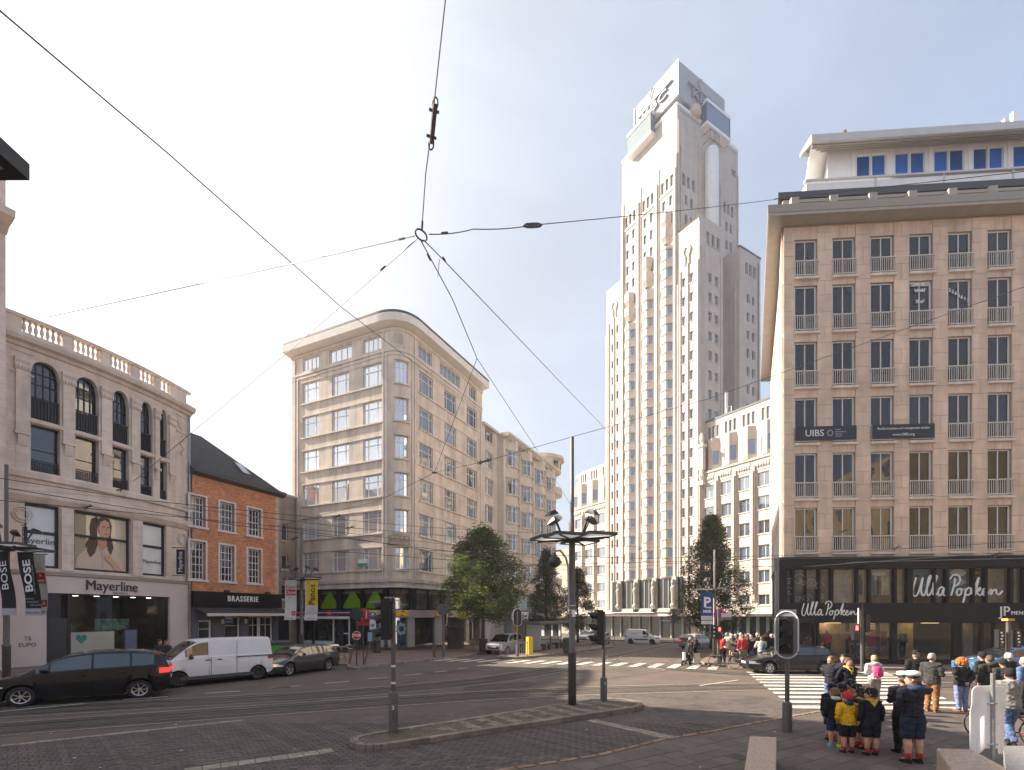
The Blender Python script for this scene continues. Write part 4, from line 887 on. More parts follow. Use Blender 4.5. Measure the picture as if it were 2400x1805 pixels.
for a,b in bays:
    c_=(a+b)/2; hw=(b-a)/2; dep=.75
    prof=[(a+ (b-a)*i/12, dep*(.5-.5*math.cos(2*math.pi*min(max(i/12,0),1)))**.6) for i in range(13)]
    for z0,z1 in [(24.2,24.5)]+[(zr[k][1],zr[k-1][0]) for k in range(1,5)]+[(zr[0][1],24.2),(6.2,zr[4][0])]:
        by=MB(np2.P)
        for i in range(12):
            (x0,d0),(x1,d1)=prof[i],prof[i+1]; by.poly([(x0,d0,z0),(x1,d1,z0),(x1,d1,z1),(x0,d0,z1)])
        by.poly([(x,d,z1) for x,d in prof]); by.poly([(x,d,z0) for x,d in prof]); by.build('bay_band','stone_n',N2)
    for z0,z1 in zr:
        for i in range(1,11,2):
            (x0,d0),(x1,d1)=prof[i],prof[i+2]
            pp=Path([np2.P(x0,d0,0)[:2],np2.P(x1,d1,0)[:2]]); putwin(N2,pp,0,pp.L,z0,z1,1,[.7],d=0,pm='pane_mr',fr=.06)
        for zz in(z0-.14,z1+.02):
          lg=MB(np2.P)
          for i in range(12):
            (x0,d0),(x1,d1)=prof[i],prof[i+1]
            if 1: lg.poly([(x0,d0+.02,zz),(x1,d1+.02,zz),(x1,d1+.16,zz),(x0,d0+.16,zz)]); lg.poly([(x0,d0+.16,zz),(x1,d1+.16,zz),(x1,d1+.16,zz+.12),(x0,d0+.16,zz+.12)]); lg.poly([(x0,d0+.02,zz+.12),(x1,d1+.02,zz+.12),(x1,d1+.16,zz+.12),(x0,d0+.16,zz+.12)])
          lg.build('wavy_ledge','stone_mt',N2)
    for q_ in(b+.2,b+.42,b+.64):
        f=MB(np2.P); f.box(q_,q_+.1,0,.1,6.4,24.2); f.build('fluting','stone_mt',N2)
m=MB(np2.P); m.sweep(-.1,np2.L,[(-.3,24.4),(.5,24.5),(.85,24.7),(.85,24.95),(-.3,25.05)],28); m.build('cornice','stone_mt',N2)
for k in range(26): 
    m=MB(np2.P); q_=.3+k*.68; m.box(q_,q_+.22,.1,.72,24.2,24.5); m.build('modillion','stone_mt',N2)
# rooftop rotunda and stacked round balconies at the far corner
ce=endc; m=MB(); m.lathe([(2.9,24.9),(2.9,26.4),(3.5,26.5),(3.5,26.9),(2.6,27.0)],(ce.x,ce.y,0),28); m.build('rotunda','stone_n',N2)
for k in range(8):
    a=k*.785; m=MB(); x_,y_=ce.x+2.93*math.cos(a),ce.y+2.93*math.sin(a); m.box(-.5,.5,-.03,.03,25.2,26.2); o=m.build('rotunda_window','pane_l',N2,mw=Matrix.Translation((x_,y_,0))@Matrix.Rotation(a+math.pi/2,4,'Z'))
for k in range(6):
    z=21.3-3.45*k; m=MB(); m.lathe([(2.2,z),(2.95,z),(3.0,z+.15),(3.0,z+1.0 if k%2==0 else z+.3),(2.9,z+1.0 if k%2==0 else z+.3),(2.2,z+.2)],(ce.x+d_.x*.6,ce.y+d_.y*.6,0),26); m.build('round_balcony','stone_n',N2)
m=MB(np2.P); m.box(0,Ln,0,.7,5.6,6.2,3); m.build('canopy_band',C(.4,.34,.28),N2)
m=MB(np2.P); m.box(.05,Ln,.0,.5,-.8,5.5); m.build('shopfront',C(.17,.2,.22),N2)
def sg(a,b,z0,z1,mt,nm,d=.52): q=MB(np2.P); q.box(a,b,d-.02,d+.08,z0,z1); return q.build(nm,mt,N2)
sg(.3,5.2,2.35,3.35,'white','shop_sign',.9); ptext(np2,2.9,1.0,2.85,'Horloge.be',.55,C(.08,.07,.07),N2)
sg(.4,2.6,3.6,5.4,'pane_l','upper_window'); sg(2.8,5.6,3.6,5.4,C(.3,.4,.42),'window_film'); 
for k in range(3): sg(1.0+k*1.5,2.3+k*1.5,-.6,2.2,C(.3,.2,.12) if k==0 else C(.12,.09,.07),'shutter')
for k in range(5): sg(6.5+k*2.1,8.2+k*2.1,-.6,2.4,'pane_l','shop_window')
sg(6.4,12,2.5,3.3,C(.35,.4,.5),'shop_sign',.7); sg(12.3,17,2.5,3.3,C(.5,.45,.42),'shop_sign',.7)
# far block at the end of the street
fp=Path([(13.5,118),(22,112)]); Fb=thing('distant_block','small distant cream block seen behind the street trees','building',(13.5,118,-1.6))
m=MB(fp.P); ops=[(1+k*2.2,2.2+k*2.2,1+r*3.3,3+r*3.3) for k in range(4) for r in range(5)]
wall(m,-12,fp.L,-2,18.6,ops,.2); mass(m,fp,-12,fp.L,10,-2,18.5,-.4); m.build('wall','stone_n',Fb)
for o in ops: putwin(Fb,fp,*o,2,1,d=-.15,pm='pane_l')
# ================= art deco stone tower with its wings =================
tv=Vector((-.5225,.8526)); ev=Vector((.8526,.5225)); C0=Vector((27.7,83.7))
def tl(t,e): return C0+tv*t+ev*e
def TP(*pts): return Path([tl(*p) for p in pts])
GZ=-1.2
Tb=thing('stone_tower','tall pale stone art deco tower topped by a grey sign box','tower',(C0.x,C0.y,GZ))
FL=[65-3.17*k for k in range(18)]
def tface(nm,path,z0,z1,ops,rev=.3,mt='stone_t',parent=Tb):
    m=MB(path.P); wall(m,0,path.L,z0,z1,ops,rev); return m.build(nm,mt,parent)
def twin(path,a,b,z0,z1,parent=Tb,d=-.22): putwin(parent,path,a,b,z0,z1,1,1,d=d,fm='alu',pm='pane_t',fr=.05,bar=.03)
# left-hand wing face (left face of tower, seen left of bays): walk left -> right
LW=TP((17.35,0),(13,0)); RWl=TP((0,0),(-4.4,0)); RWr=TP((-4.4,0),(-4.4,6.0))
def wingface(p,cols,zt,zb,parent=Tb,skip=0):
    ops=[]
    for k,zt_ in enumerate(FL[2:]):
        if zt_-1.55<zb: break
        for a,b in cols: ops.append((a,b,zt_-1.55,zt_))
    for o in ops: twin(p,*o,parent=parent)
    return ops
for p,cols in((LW,[(1.35,2.0),(2.75,3.4)]),(RWl,[(1.0,1.65),(2.55,3.2)])):
    ops=wingface(p,cols,67,3); tface('wing_face',p,GZ,66.4,ops)
    for q_,w_,zt_ in((.0,.35,58),(.55,.25,60),(2.15,.18,60.5),(3.95,.35,60)):
        m=MB(p.P); m.box(q_,q_+w_,0,.22,4,zt_); m.build('pilaster','stone_tt',Tb)
    for o in ops:
        m=MB(p.P); m.box(o[0]-.1,o[1]+.1,0,.1,o[2]-.14,o[2]-.01); m.build('sill','stone_tt',Tb)
    m=MB(p.P); q_=(cols[0][0]+cols[1][1])/2
    for sg in(-1,1): m.tube([(q_+sg*.35,.1,63.4),(q_+sg*.75,.12,62.6),(q_+sg*.35,.12,61.6),(q_+sg*.4,.1,60.4)],.16,6)
    m.build('carved_ornament','stone_tt',Tb)
    m=MB(p.P); m.sweep(0,p.L,[(-.3,66.4),(.06,66.4),(.1,66.65),(-.3,66.65)]); m.build('coping','stone_tt',Tb)
ops=wingface(RWr,[(2.2,3.15),(3.85,4.8)],67,34); 
for a in(1.75,3.05,4.35): ops.append((a,a+.8,63.2,65.2)); twin(RWr,a,a+.8,63.2,65.2)
tface('wing_face',RWr,GZ,67.3,ops)
for q_ in(.6,1.0,5.3):
    m=MB(RWr.P); m.box(q_,q_+.28,0,.15,4,62.4); m.build('pilaster','stone_tt',Tb)
for o in ops: m=MB(RWr.P); m.box(o[0]-.1,o[1]+.1,0,.1,o[2]-.14,o[2]-.01); m.build('sill','stone_tt',Tb)
# recess and far right block
RC=TP((-4.4,6.0),(0,6.0)); R1=TP((0,6.0),(0,10.5)); R2=TP((0,10.5),(-4.4,10.5)); R3=TP((-4.4,10.5),(-4.4,16.5)); R4=TP((-4.4,16.5),(0,16.5))
m=MB()
def quadtop(pts,z): m.poly([(*tl(*p),z) for p in pts])
quadtop([(-4.4,0),(-4.4,6),(0,6),(0,0)],67.2); quadtop([(-4.4,10.5),(-4.4,16.5),(0,16.5),(0,10.5)],65.9); quadtop([(13,0),(17.35,0),(17.35,16.5),(13,16.5)],66.3); m.build('terrace_roof','stone_tt',Tb)
for p,z in((RC,67.3),(R1,70),(R2,66),(R4,66)): tface('recess_wall',p,GZ,z,[])
ops=wingface(R3,[(2.0,2.85),(3.5,4.35)],67,34)
for a in(1.6,2.75,3.9): ops.append((a,a+.75,62,64)); twin(R3,a,a+.75,62,64)
tface('wing_face',R3,GZ,66,ops); m=MB(R3.P); m.sweep(-.1,6.1,[(-.3,66),(.1,66),(.12,66.25),(-.3,66.25)]); m.build('coping','rooftrim',Tb)
m=MB(R3.P); m.box(5.2,5.32,0,.12,34,65); m.build('drainpipe','rooftrim',Tb)
m=MB(R2.P); m.box(3.3,3.7,0,.2,34,60); m.box(2.6,2.9,0,.15,34,62); m.build('pilaster','stone_tt',Tb)
bk=MB(); 
for a,b,z in(((17.35,0),(17.35,16.5),66.4),((17.35,16.5),(-4.4,16.5),66),((13,0),(13,16.5),88.5),((13,16.5),(0,16.5),88.5)): bk.poly([(*tl(*a),GZ),(*tl(*b),GZ),(*tl(*b),z),(*tl(*a),z)])
bk.build('rear_wall','stone_t',Tb)
# three oriel bays on the entrance front
bw=13/3; P_=.62
for k in range(3):
    t0=13-bw*k-P_; t1=13-bw*(k+1)+P_; tm=(t0+t1)/2; top=[56.7,60.6,65.6][k]
    fa=TP((t0,0),(tm+.45,-.85)); fc=TP((tm+.45,-.85),(tm-.45,-.85)); fb=TP((tm-.45,-.85),(t1,0))
    for p in(fa,fb):
        ops=[(p.L/2-.42,p.L/2+.42,z-1.55,z) for z in FL if z<top-.3 and z-1.5>9.4]
        for o in ops: twin(p,*o,d=-.12)
        tface('bay_flank',p,9.2,top,ops,.2)
    tface('bay_nose',fc,9.2,top,[])
    m=MB(); m.poly([(*tl(t0,0),top),(*tl(tm+.45,-.85),top),(*tl(tm-.45,-.85),top),(*tl(t1,0),top)]); m.poly([(*tl(t0,0),9.2),(*tl(tm+.45,-.85),9.2),(*tl(tm-.45,-.85),9.2),(*tl(t1,0),9.2)]); m.build('bay_cap','stone_tt',Tb)
    for z in FL:
        if z<top and z>11:
            m=MB()
            R_=[tl(t0,-.02),tl(tm+.45,-.97),tl(tm-.45,-.97),tl(t1,-.02)]
            for zz in(z-1.75,z+.02):
                for i in range(3): a,b=R_[i],R_[i+1]; m.poly([(*a,zz),(*b,zz),(*b,zz+.14),(*a,zz+.14)])
                m.poly([(*p,zz+.14) for p in R_]); m.poly([(*p,zz) for p in R_])
            m.build('ledge','stone_tt',Tb)
    # balconies stepping above each bay
    for dz,wd,h in((1.6,1.15,1.5),(4.2,.95,1.6)):
        m=MB(); z=top+dz; R_=[tl(tm+wd,0),tl(tm+.5,-1.0),tl(tm-.5,-1.0),tl(tm-wd,0)]; B_=[tl(tm+.5,0),tl(tm+.25,-.45),tl(tm-.25,-.45),tl(tm-.5,0)]
        for i in range(3): m.poly([(*R_[i],z),(*R_[i+1],z),(*R_[i+1],z+h),(*R_[i],z+h)]); m.poly([(*B_[i],z-.9),(*B_[i+1],z-.9),(*R_[i+1],z),(*R_[i],z)])
        m.poly([(*p,z+h) for p in R_]); m.build('corbelled_balcony','stone_tt',Tb)
    # upper wall of each bay with paired windows, top row of three
    u_=TP((t0,0),(t1,0)); ops=[]; z=75.8-k*0
    r0=[77.5,77.5,77.5][k]
    for i in range(3): a=u_.L/2-1.35+i*1.0; ops.append((a,a+.65,75.7,77.7))
    zz=74.3
    while zz-1.7>top+2.5:
        for sg in(-1,1): a=u_.L/2+sg*.75-.35; ops.append((a,a+.7,zz-1.7,zz))
        zz-=3.0
    for o in ops: twin(u_,*o)
    tface('upper_bay_wall',u_,top,88.5,ops,.25)
    m=MB(u_.P); m.box(.05,u_.L-.05,0,.14,75.0,75.3); m.build('ledge','stone_tt',Tb)
for k in range(4):
    t=13-bw*k; a=TP((min(t+P_,13),0),(max(t-P_,0),0)); m=MB(a.P)
    zt=82.5; m.box(0,a.L,-.1,.0,9,88.5); m.box(.08,a.L-.08,0,.16,9,zt-2); m.box(a.L/2-.2,a.L/2+.2,.16,.4,9,zt-4.5); m.build('pier','stone_tt',Tb)
# right face of the tower above the wings
rp_=TP((0,0),(0,16.5)); ops=[]
for i in range(3): ops.append((1.2+i*1.25,2.0+i*1.25,75.7,77.7)); ops.append((12.3+i*1.1,12.95+i*1.1,75.7,77.7))
for zz in(74.3,71.0,67.9):
    for sg in(0,1): ops.append((1.9+sg*1.4,2.6+sg*1.4,zz-1.7,zz)); ops.append((12.9+sg*1.2,13.5+sg*1.2,zz-1.7,zz))
for o in ops: twin(rp_,*o)
ops2=ops+[(14.6,14.95,83.4,84.7),(15.05,15.4,83.4,84.7),(15.5,15.85,83.4,84.7)]
tface('right_face',rp_,66,88.5,ops2,.25); m=MB(rp_.P); m.poly([(14.5,-.24,83.3),(16,-.24,83.3),(16,-.24,84.8),(14.5,-.24,84.8)]); m.build('louvre_back','interiordark',Tb)
for q_,zt in((.1,86),(.7,82),(5.3,84.5),(10.6,83.5),(11.2,80),(16.2,84)):
    m=MB(rp_.P); m.box(q_,q_+.28,0,.18,66,zt); m.build('pilaster','stone_tt',Tb)
for p in(TP((13,0),(0,0)),rp_):
    m=MB(p.P); m.sweep(0,p.L,[(-.3,88.5),(.08,88.5),(.12,88.95),(-.3,88.95)]); m.build('parapet','white',Tb); m=MB(p.P); m.box(.5,p.L-.5,0,.03,87.9,88.1); m.build('dark_reveal',C(.3,.28,.27),Tb)
m=MB(); quadtop([(0,0),(13,0),(13,16.5),(0,16.5)],88.5); m.build('roof','stone_tt',Tb)
# vent cylinder on right face
c=tl(-.95,7.7); m=MB(); m.lathe([(1.15,60),(1.15,83.2),(1.0,83.9),(.6,84.3)],(c.x,c.y,0),20); m.build('vent_pipe','white',Tb,smooth=True)
m=MB(rp_.P)
for a,b in((6.4,7.0),(9.0,9.6)): pass
for zz in(85.0,86.6): m.tube([(6.6,0,zz),(6.6,1.5,zz),(9.0,1.5,zz),(9.0,0,zz)],.05,5)
for x_ in(6.6,7.8,9.0): m.tube([(x_,1.5,85),(x_,1.5,86.6)],.05,5)
m.build('cage_railing','dgrey',Tb)
# sign box
sb=MB(); B4=[tl(-.15,-.15),tl(9.6,-.15),tl(9.6,12.4),tl(-.15,12.4)]
for i in range(4): a,b=B4[i],B4[(i+1)%4]; sb.poly([(*a,89.9),(*b,89.9),(*b,95.9),(*a,95.9)])
sb.poly([(*p,95.9) for p in B4]); sb.poly([(*p,89.9) for p in B4]); sbo=sb.build('sign_box','boxgrey',Tb)
m=MB(); D4=[tl(.5,.5),tl(9,.5),tl(9,11.8),tl(.5,11.8)]
for i in range(4): a,b=D4[i],D4[(i+1)%4]; m.poly([(*a,88.5),(*b,88.5),(*b,89.9),(*a,89.9)])
m.build('box_base',C(.25,.22,.2),Tb)
for p,W_ in((TP((9.6,-.2),(-.15,-.2)),9.75),(TP((-.2,-.15),(-.2,12.4)),12.5)):
    q_=W_*.5; txt=ptext(p,q_,.12,92.1,'KBC',2.0,'boxlet',sbo,ext=.2,world=True,sx=1.5,bold=.03)
    m=MB(p.P); m.box(q_-3.8,q_+3.8,.02,.35,93.1,93.42); m.build('sign_bar','boxlet',sbo)
    m=MB(p.P); m.tube([(q_+.3+1.25*math.cos(a),.16,94.6+1.1*math.sin(a)) for a in [2.0+i*.28 for i in range(12)]],.13,6); m.build('sign_arc',C(.3,.33,.37),sbo)
    m=MB(p.P); m.box(0,.12,.0,.14,89.9,95.9); m.build('corner_trim','alu',sbo)
dm=MB(); c=tl(-.1,4.3); dm.lathe([(1.0,88.6),(1.05,89.4),(.85,90.1),(.45,90.5),(.05,90.65)],(c.x,c.y,0),18); dm.build('rooftop_dome',C(.55,.45,.4),Tb,smooth=True)
for p,a,b,z0,z1 in((TP((13,0),(0,0)),2.6,8.3,87.0,91.2),(rp_,6.0,12.5,87.4,91.8)):
    g=MB(p.P); g.box(a+.1,b-.1,-.5,1.2,z0+.55,z1-.5); o=g.build('glass_bay',mat('blue_bay_glass_%d'%a,(.06,.11,.19) if p is rp_ else (.14,.18,.19),.06,spec=.8,ior=1.8),Tb)
    g=MB(p.P); g.box(a,b,-.5,1.32,z1-.5,z1); o2=g.build('bay_roof','white',o); g=MB(p.P); g.box(a,b,-.5,1.32,z0,z0+.55); g.build('bay_floor','white',o)
    g=MB(p.P); g.box(b-.16,b-.04,1.1,1.25,z0+.55,z1-.5); g.build('bay_post','dgrey',o)
# entrance: black granite, bronze reliefs, canopy
ep=TP((17.35,-.35),(-4.4,-.35))
m=MB(ep.P); m.box(2.0,18.6,-.3,.02,3.2,9.25); m.build('black_entrance_panel','granblack',Tb)
for k in range(4):
    q_=17.35-(13-bw*k); 
    m=MB(ep.P); m.box(q_-.45,q_+.45,0,.5,4.0,9.4); m.box(q_-.3,q_+.3,.5,.8,5.5,8.6); m.lathe([(.15,7.9),(.3,8.3),(.22,8.8),(.1,9.0)],(q_,.75,0),8); m.lathe([(.4,4.2),(.5,4.6),(.25,5.0),(.3,6.5),(.42,7.5),(.2,7.9)],(q_,.7,0),8); m.build('bronze_relief','bronze',Tb)
for k in range(3):
    q_=17.35-(13-bw*(k+.5)); m=MB(ep.P); m.box(q_-1.5,q_+1.5,0,.5,3.4,4.1); m.build('window_box','bronze',Tb)
    for x_ in(q_-.5,q_+.6): m=MB(ep.P); m.box(x_,x_+.09,0,.1,4.1,9.1); m.build('mullion','alu',Tb)
m=MB(ep.P); m.box(-1,20,0,3.4,2.75,3.15); o=m.build('canopy','stone_tt',Tb); m=MB(ep.P); m.box(2,16,3.4,3.9,3.3,3.42); m.build('canopy_rail',C(.6,.58,.5),o)
m=MB(ep.P); m.box(-1,20,-1.2,-.02,GZ,2.75); m.build('dark_entrance','granblack',Tb)
for k in range(9):
    m=MB(ep.P); m.box(-.4+k*2.4,-.1+k*2.4,0,.25,GZ,2.75); m.build('entrance_pier',C(.3,.3,.27),Tb)
# side wings of the tower
def lowwing(nm,label,path,u_cols,z_top,flip=False):
    b=thing(nm,label,'building',(*path.P(path.L/2,0,0)[:2],GZ)); lo=[(21.4,23.4),(18.1,20.0),(14.6,16.5),(11.1,13.0),(7.6,9.4),(4.4,5.9)]
    ops=[]; n=u_cols; bayw=path.L/n
    m=MB(path.P)
    for i in range(n):
        c_=bayw*(i+.5); hw=bayw*.3
        for j,(z0,z1) in enumerate(lo): ops.append((c_-hw,c_+hw,z0,z1)); putwin(b,path,c_-hw,c_+hw,z0,z1,[.62] if j%2 else [.5],1,d=-.2,fm='whiteframe' if j>1 else 'alu',pm='pane_t',fr=.07,bar=.06)
    wall(m,0,path.L,GZ,25.4,ops,.26,1.2); m.build('lower_wall','stone_t',b)
    up=Path([path.P(path.L*i/20,-1.1,0)[:2] for i in range(21)]); m=MB(up.P); ops=[]; n2=n; bw2=up.L/n2
    for i in range(n2):
        c_=bw2*(i+.5)
        for k in range(3): a=c_-1.0+k*.75; ops.append((a,a+.5,31.2,33.0))
    for o in ops: putwin(b,up,*o,1,1,d=-.2,fm='alu',pm='pane_t',fr=.04)
    wall(m,0,up.L,25.4,z_top,ops,.25,1.2); mass(m,up,0.05,up.L-.05,9,GZ,z_top-.1,-.4,10); m.build('upper_wall','stone_t',b)
    for i in range(n2):
        c_=bw2*(i+.5); hw=min(1.15,bw2*.38); x=[(c_-hw,0),(c_-.35,.8),(c_+.35,.8),(c_+hw,0)]
        q=MB(up.P)
        for zz0,zz1 in((26,26.2),(26.2,26.5),(28.9,30.8)): 
            for k in range(3): q.poly([(x[k][0],x[k][1],zz0),(x[k+1][0],x[k+1][1],zz0),(x[k+1][0],x[k+1][1],zz1),(x[k][0],x[k][1],zz1)])
        q.poly([(a,d,30.8) for a,d in x]); q.poly([(a,d,26.5) for a,d in x]); q.poly([(a,d,28.9) for a,d in x]); q.poly([(x[1][0],x[1][1],26.5),(x[2][0],x[2][1],26.5),(x[2][0],x[2][1],28.9),(x[1][0],x[1][1],28.9)])
        q.build('oriel','stone_tt',b)
        for k in(0,2):
            pp=Path([up.P(*x[k],0)[:2],up.P(*x[k+1],0)[:2]]); putwin(b,pp,.02,pp.L-.02,26.5,28.9,1,1,d=0,fm='stone_tt',pm='pane_t',fr=.1)
    q=MB(path.P); q.sweep(0,path.L,[(-1.1,25.4),(.2,25.4),(.25,25.7),(-1.1,25.9)],16); q.build('setback_ledge','stone_tt',b)
    for i in range(n): 
        c_=bayw*(i+.5); q=MB(path.P); q.box(c_-bayw*.32,c_+bayw*.32,0,.08,23.8,25.2)
        for k in range(5): q.lathe([(.05,24.1),(.22,24.4),(.1,24.8)],(c_-bayw*.26+k*bayw*.13,.1,0),6)
        q.build('relief_panel','stone_tt',b)
        q=MB(path.P); q.box(bayw*i-.3,bayw*i+.3,-.05,.3,5,24.6); q.box(bayw*i-.15,bayw*i+.15,.3,.5,6,23.8); q.build('pilaster','stone_tt',b)
        for z0,z1 in lo: q=MB(path.P); q.box(c_-bayw*.32,c_+bayw*.32,0,.1,z0-.15,z0-.01); q.build('sill','stone_tt',b)
    q=MB(up.P); q.sweep(0,up.L,[(-.4,z_top),(.08,z_top),(.1,z_top+.3),(-.4,z_top+.3)],16); q.build('coping','rooftrim' if flip else 'stone_tt',b)
    q=MB(path.P); q.sweep(0,path.L,[(0,2.75),(2.6,2.75),(2.6,3.1),(0,3.15)],12); q.build('canopy','stone_tt',b)
    q=MB(path.P); q.sweep(.2,path.L-.2,[(-.2,GZ),(.05,GZ),(.05,2.75),(-.2,2.75)],12); q.build('dark_shopfront','granblack',b)
    for i in range(2*n): q=MB(path.P); q.box(path.L*(i+.5)/(2*n)-.25,path.L*(i+.5)/(2*n)+.25,.05,.2,GZ,2.75); q.build('shop_pier',C(.32,.36,.33),b)
    return b
lowwing('tower_wing','pale stone lower wing right of the tower with oriel windows, partly behind the corner tree',TP((-4.42,.35),(-19.5,.35)),5,33.9,True)
lw=[tl(17.4+8.5*(1-i/8),.35) for i in range(9)]
cen=tl(25.9,.35)+ev*9.0
arc=[cen-ev*9*math.cos(a)+tv*9*math.sin(a) for a in [1.15*(1-i/8) for i in range(8)]]
lowwing('tower_wing','pale stone lower wing curving away left of the tower behind the lamp mast',Path(arc+lw),5,33.2)
m=MB(); c=tl(-4.9,.0); m.box(-.4,.4,-.35,.35,26,29.6); m.box(-.55,.55,-.5,.5,29.6,30.1); m.lathe([(.25,30.1),(.38,30.9),(.3,31.5),(.15,31.9)],n=8); m.box(-.5,.5,-.45,.45,23.6,24.2); m.lathe([(.3,24.2),(.5,25),(.35,26)],n=8)
m.build('corner_statue','stone_tt',Tb,mw=Matrix.Translation((c.x,c.y,0))@Matrix.Rotation(-1.02,4,'Z'))
# roof gear on the right wing
q=tl(-7.5,2.5); t=thing('rooftop_antenna','white panel antenna on the roof edge beside the tower foot','antenna',(q.x,q.y,33.8)); m=MB(); m.box(-.22,.22,-.15,.15,.6,4.2); m.build('antenna_panel','white',t,world=False); m=MB(); m.tube([(0,.2,0),(0,.2,3.8)],.07,6); m.build('mast_tube','dgrey',t,world=False)
m=MB(); 
for i in range(5): a=tl(-5-i*.9,2.2); m.tube([(*a,33.8),(*a,35.4)],.04,5)
for zz in(34.6,35.4): m.tube([(*tl(-5,2.2),zz),(*tl(-8.6,2.2),zz)],.04,5)
tag(m.build('roof_railing','alu'),'thin metal railing on the wing roof behind the white antenna','railing')
# ================= right block: stone slabs, juliet balconies, black shop =================
fd=Vector((.9975,-.0713)); K0=Vector((16.5,30.3)); rp=Path([K0,K0+fd*22]); sp_=Path([K0+Vector((.43,.903))*21,K0])
Rb=thing('travertine_office_block','seven storey travertine block with juliet balconies above a black fashion shop','building',(K0.x,K0.y,.12))
RR=[(23.5,25.75),(20.2,22.95),(16.85,19.55),(13.45,16.15),(10.1,12.8),(6.85,9.5)]; pit=2.2; c0=.62; ww=1.34; NC=9
cols=[(c0+pit*i,c0+pit*i+ww) for i in range(NC)]
m=MB(rp.P); m.poly([(0,-.06,6.3),(22,-.06,6.3),(22,-.06,26.5),(0,-.06,26.5)]) if 0 else None
ops=[(a,b,z0-.02,z1) for a,b in cols for z0,z1 in RR]; wall(m,0,22,6.2,26.6,ops,.2,d=-.05); m.build('backing_wall','joint_r',Rb)
# slabs as single stones
_sl={}
def slab(a,b,z0,z1,d0=-.05,d1=.0,path=rp,j=.008):
    k=(round(b-a,2),round(z1-z0,2),d1)
    if k not in _sl: q=MB(); q.box(j,b-a-j,-d1,-d0,j,z1-z0-j); _sl[k]=q.mesh('stone_slab','stone_r')
    link('stone_slab',_sl[k],Rb,path.mw(a,RN.uniform(-.003,.003),z0))
edges=[0]+[x for c in cols for x in c]+[21.9]
for i in range(0,len(edges)-1,2):       # piers
    a,b=edges[i],edges[i+1]; z=6.3; n=0
    hs=[.95,.75,.85,.8]
    while z<26.45:
        h=min(hs[n%4]+ (i%3)*.05,26.5-z); h=26.5-z if 26.5-z-h<.3 else h
        if b-a>.7 and n%3==2: slab(a,(a+b)/2,z,z+h); slab((a+b)/2,b,z,z+h)
        else: slab(a,b,z,z+h)
        z+=h; n+=1
zb=[6.3]+[x for r in RR[::-1] for x in r]+[26.5]
for a,b in cols:
    for k in range(0,len(zb)-1,2):
        z0,z1=zb[k],zb[k+1]
        if z1-z0>.1:
            for q_ in range(3): slab(a+(b-a)*q_/3,a+(b-a)*(q_+1)/3,z0+(.0 if k==0 else .0),z1,-.05,-.03)
for i,(a,b) in enumerate(cols):
    for j,(z0,z1) in enumerate(RR):
        putwin(Rb,rp,a+.04,b-.02,z0,z1,2,1,d=-.16,pm='pane_r',fr=.075,bar=.05)
        s=MB(rp.P); s.box(a-.02,b+.1,-.1,.14,z0-.2,z0-.06); s.build('sill','stone_lt',Rb)
        r=MB(rp.P); zt=z0+.86; r.box(a-.02,b+.06,.04,.1,zt,zt+.06); r.box(a-.02,b+.06,.04,.1,z0+.02,z0+.07)
        for k in range(12): x=a+.02+(b-a)*k/11; r.box(x-.013,x+.013,.055,.085,z0+.07,zt)
        for x in(a-.02,b+.03): r.box(x-.02,x+.02,-.06,.09,zt,zt+.05)
        r.build('balcony_railing',mat('pale_railing',(.58,.52,.46),.5) if 'rail_' not in M else M['rail_'],Rb); 
        if 'rail_' not in M: M['rail_']=bpy.data.materials['pale_railing']
# writing in windows
wh='white'
a,b=cols[3]; c_=(a+b)/2
for tx,z,sz in(('GEMEUBELD',22.75,.27),('VANAF',22.4,.27),('10 m²',21.75,.3)): ptext(rp,c_,-.1,z,tx,sz,wh,Rb,ext=.003,sx=.72,bold=.008)
a,b=cols[4]; c_=(a+b)/2
for i,ch_ in enumerate('2266613'): ptext(rp,c_-.52+i*.17,-.1,22.35-.1*i-(.05 if i>2 else 0),ch_,.27,wh,Rb,ext=.003,bold=.006)
# cloth banners
bn=C(.022,.028,.05)
for a,b,lab in((cols[0][0]-.0,cols[1][1]-.02,0),(cols[2][0]+.02,cols[3][1],1)):
    q=MB(rp.P); q.sweep(a,b,[(.12,13.52),(.14,13.52),(.14,14.36),(.12,14.36)],3); o=tag(q.build('school_banner',bn),['dark blue cloth banner with large white letters tied across the two left balconies','dark blue cloth banner with a web address tied across the third and fourth balconies'][lab],'banner','school banners tied to the balconies')
    c_=(a+b)/2
    if not lab:
        ptext(rp,a+1.1,.145,13.94,'UIBS',.56,wh,o,ext=.003); q=MB(rp.P)
        for k in range(10): q.disc((a+2.0+.15*math.cos(k*.63),.146,13.94+.16*math.sin(k*.63)),.035,8)
        q.build('crest',C(.5,.52,.55),o)
        for k,tx in enumerate(('united','International','Business','Schools')): ptext(rp,a+2.3,.146,14.14-.13*k,tx,.12,C(.5,.52,.55),o,ext=.003,align='LEFT')
    else: ptext(rp,c_,.145,14.12,'flexible business and management studies',.19,wh,o,ext=.003,sx=.93); ptext(rp,c_,.145,13.75,'www.UIBS.org',.21,wh,o,ext=.003)
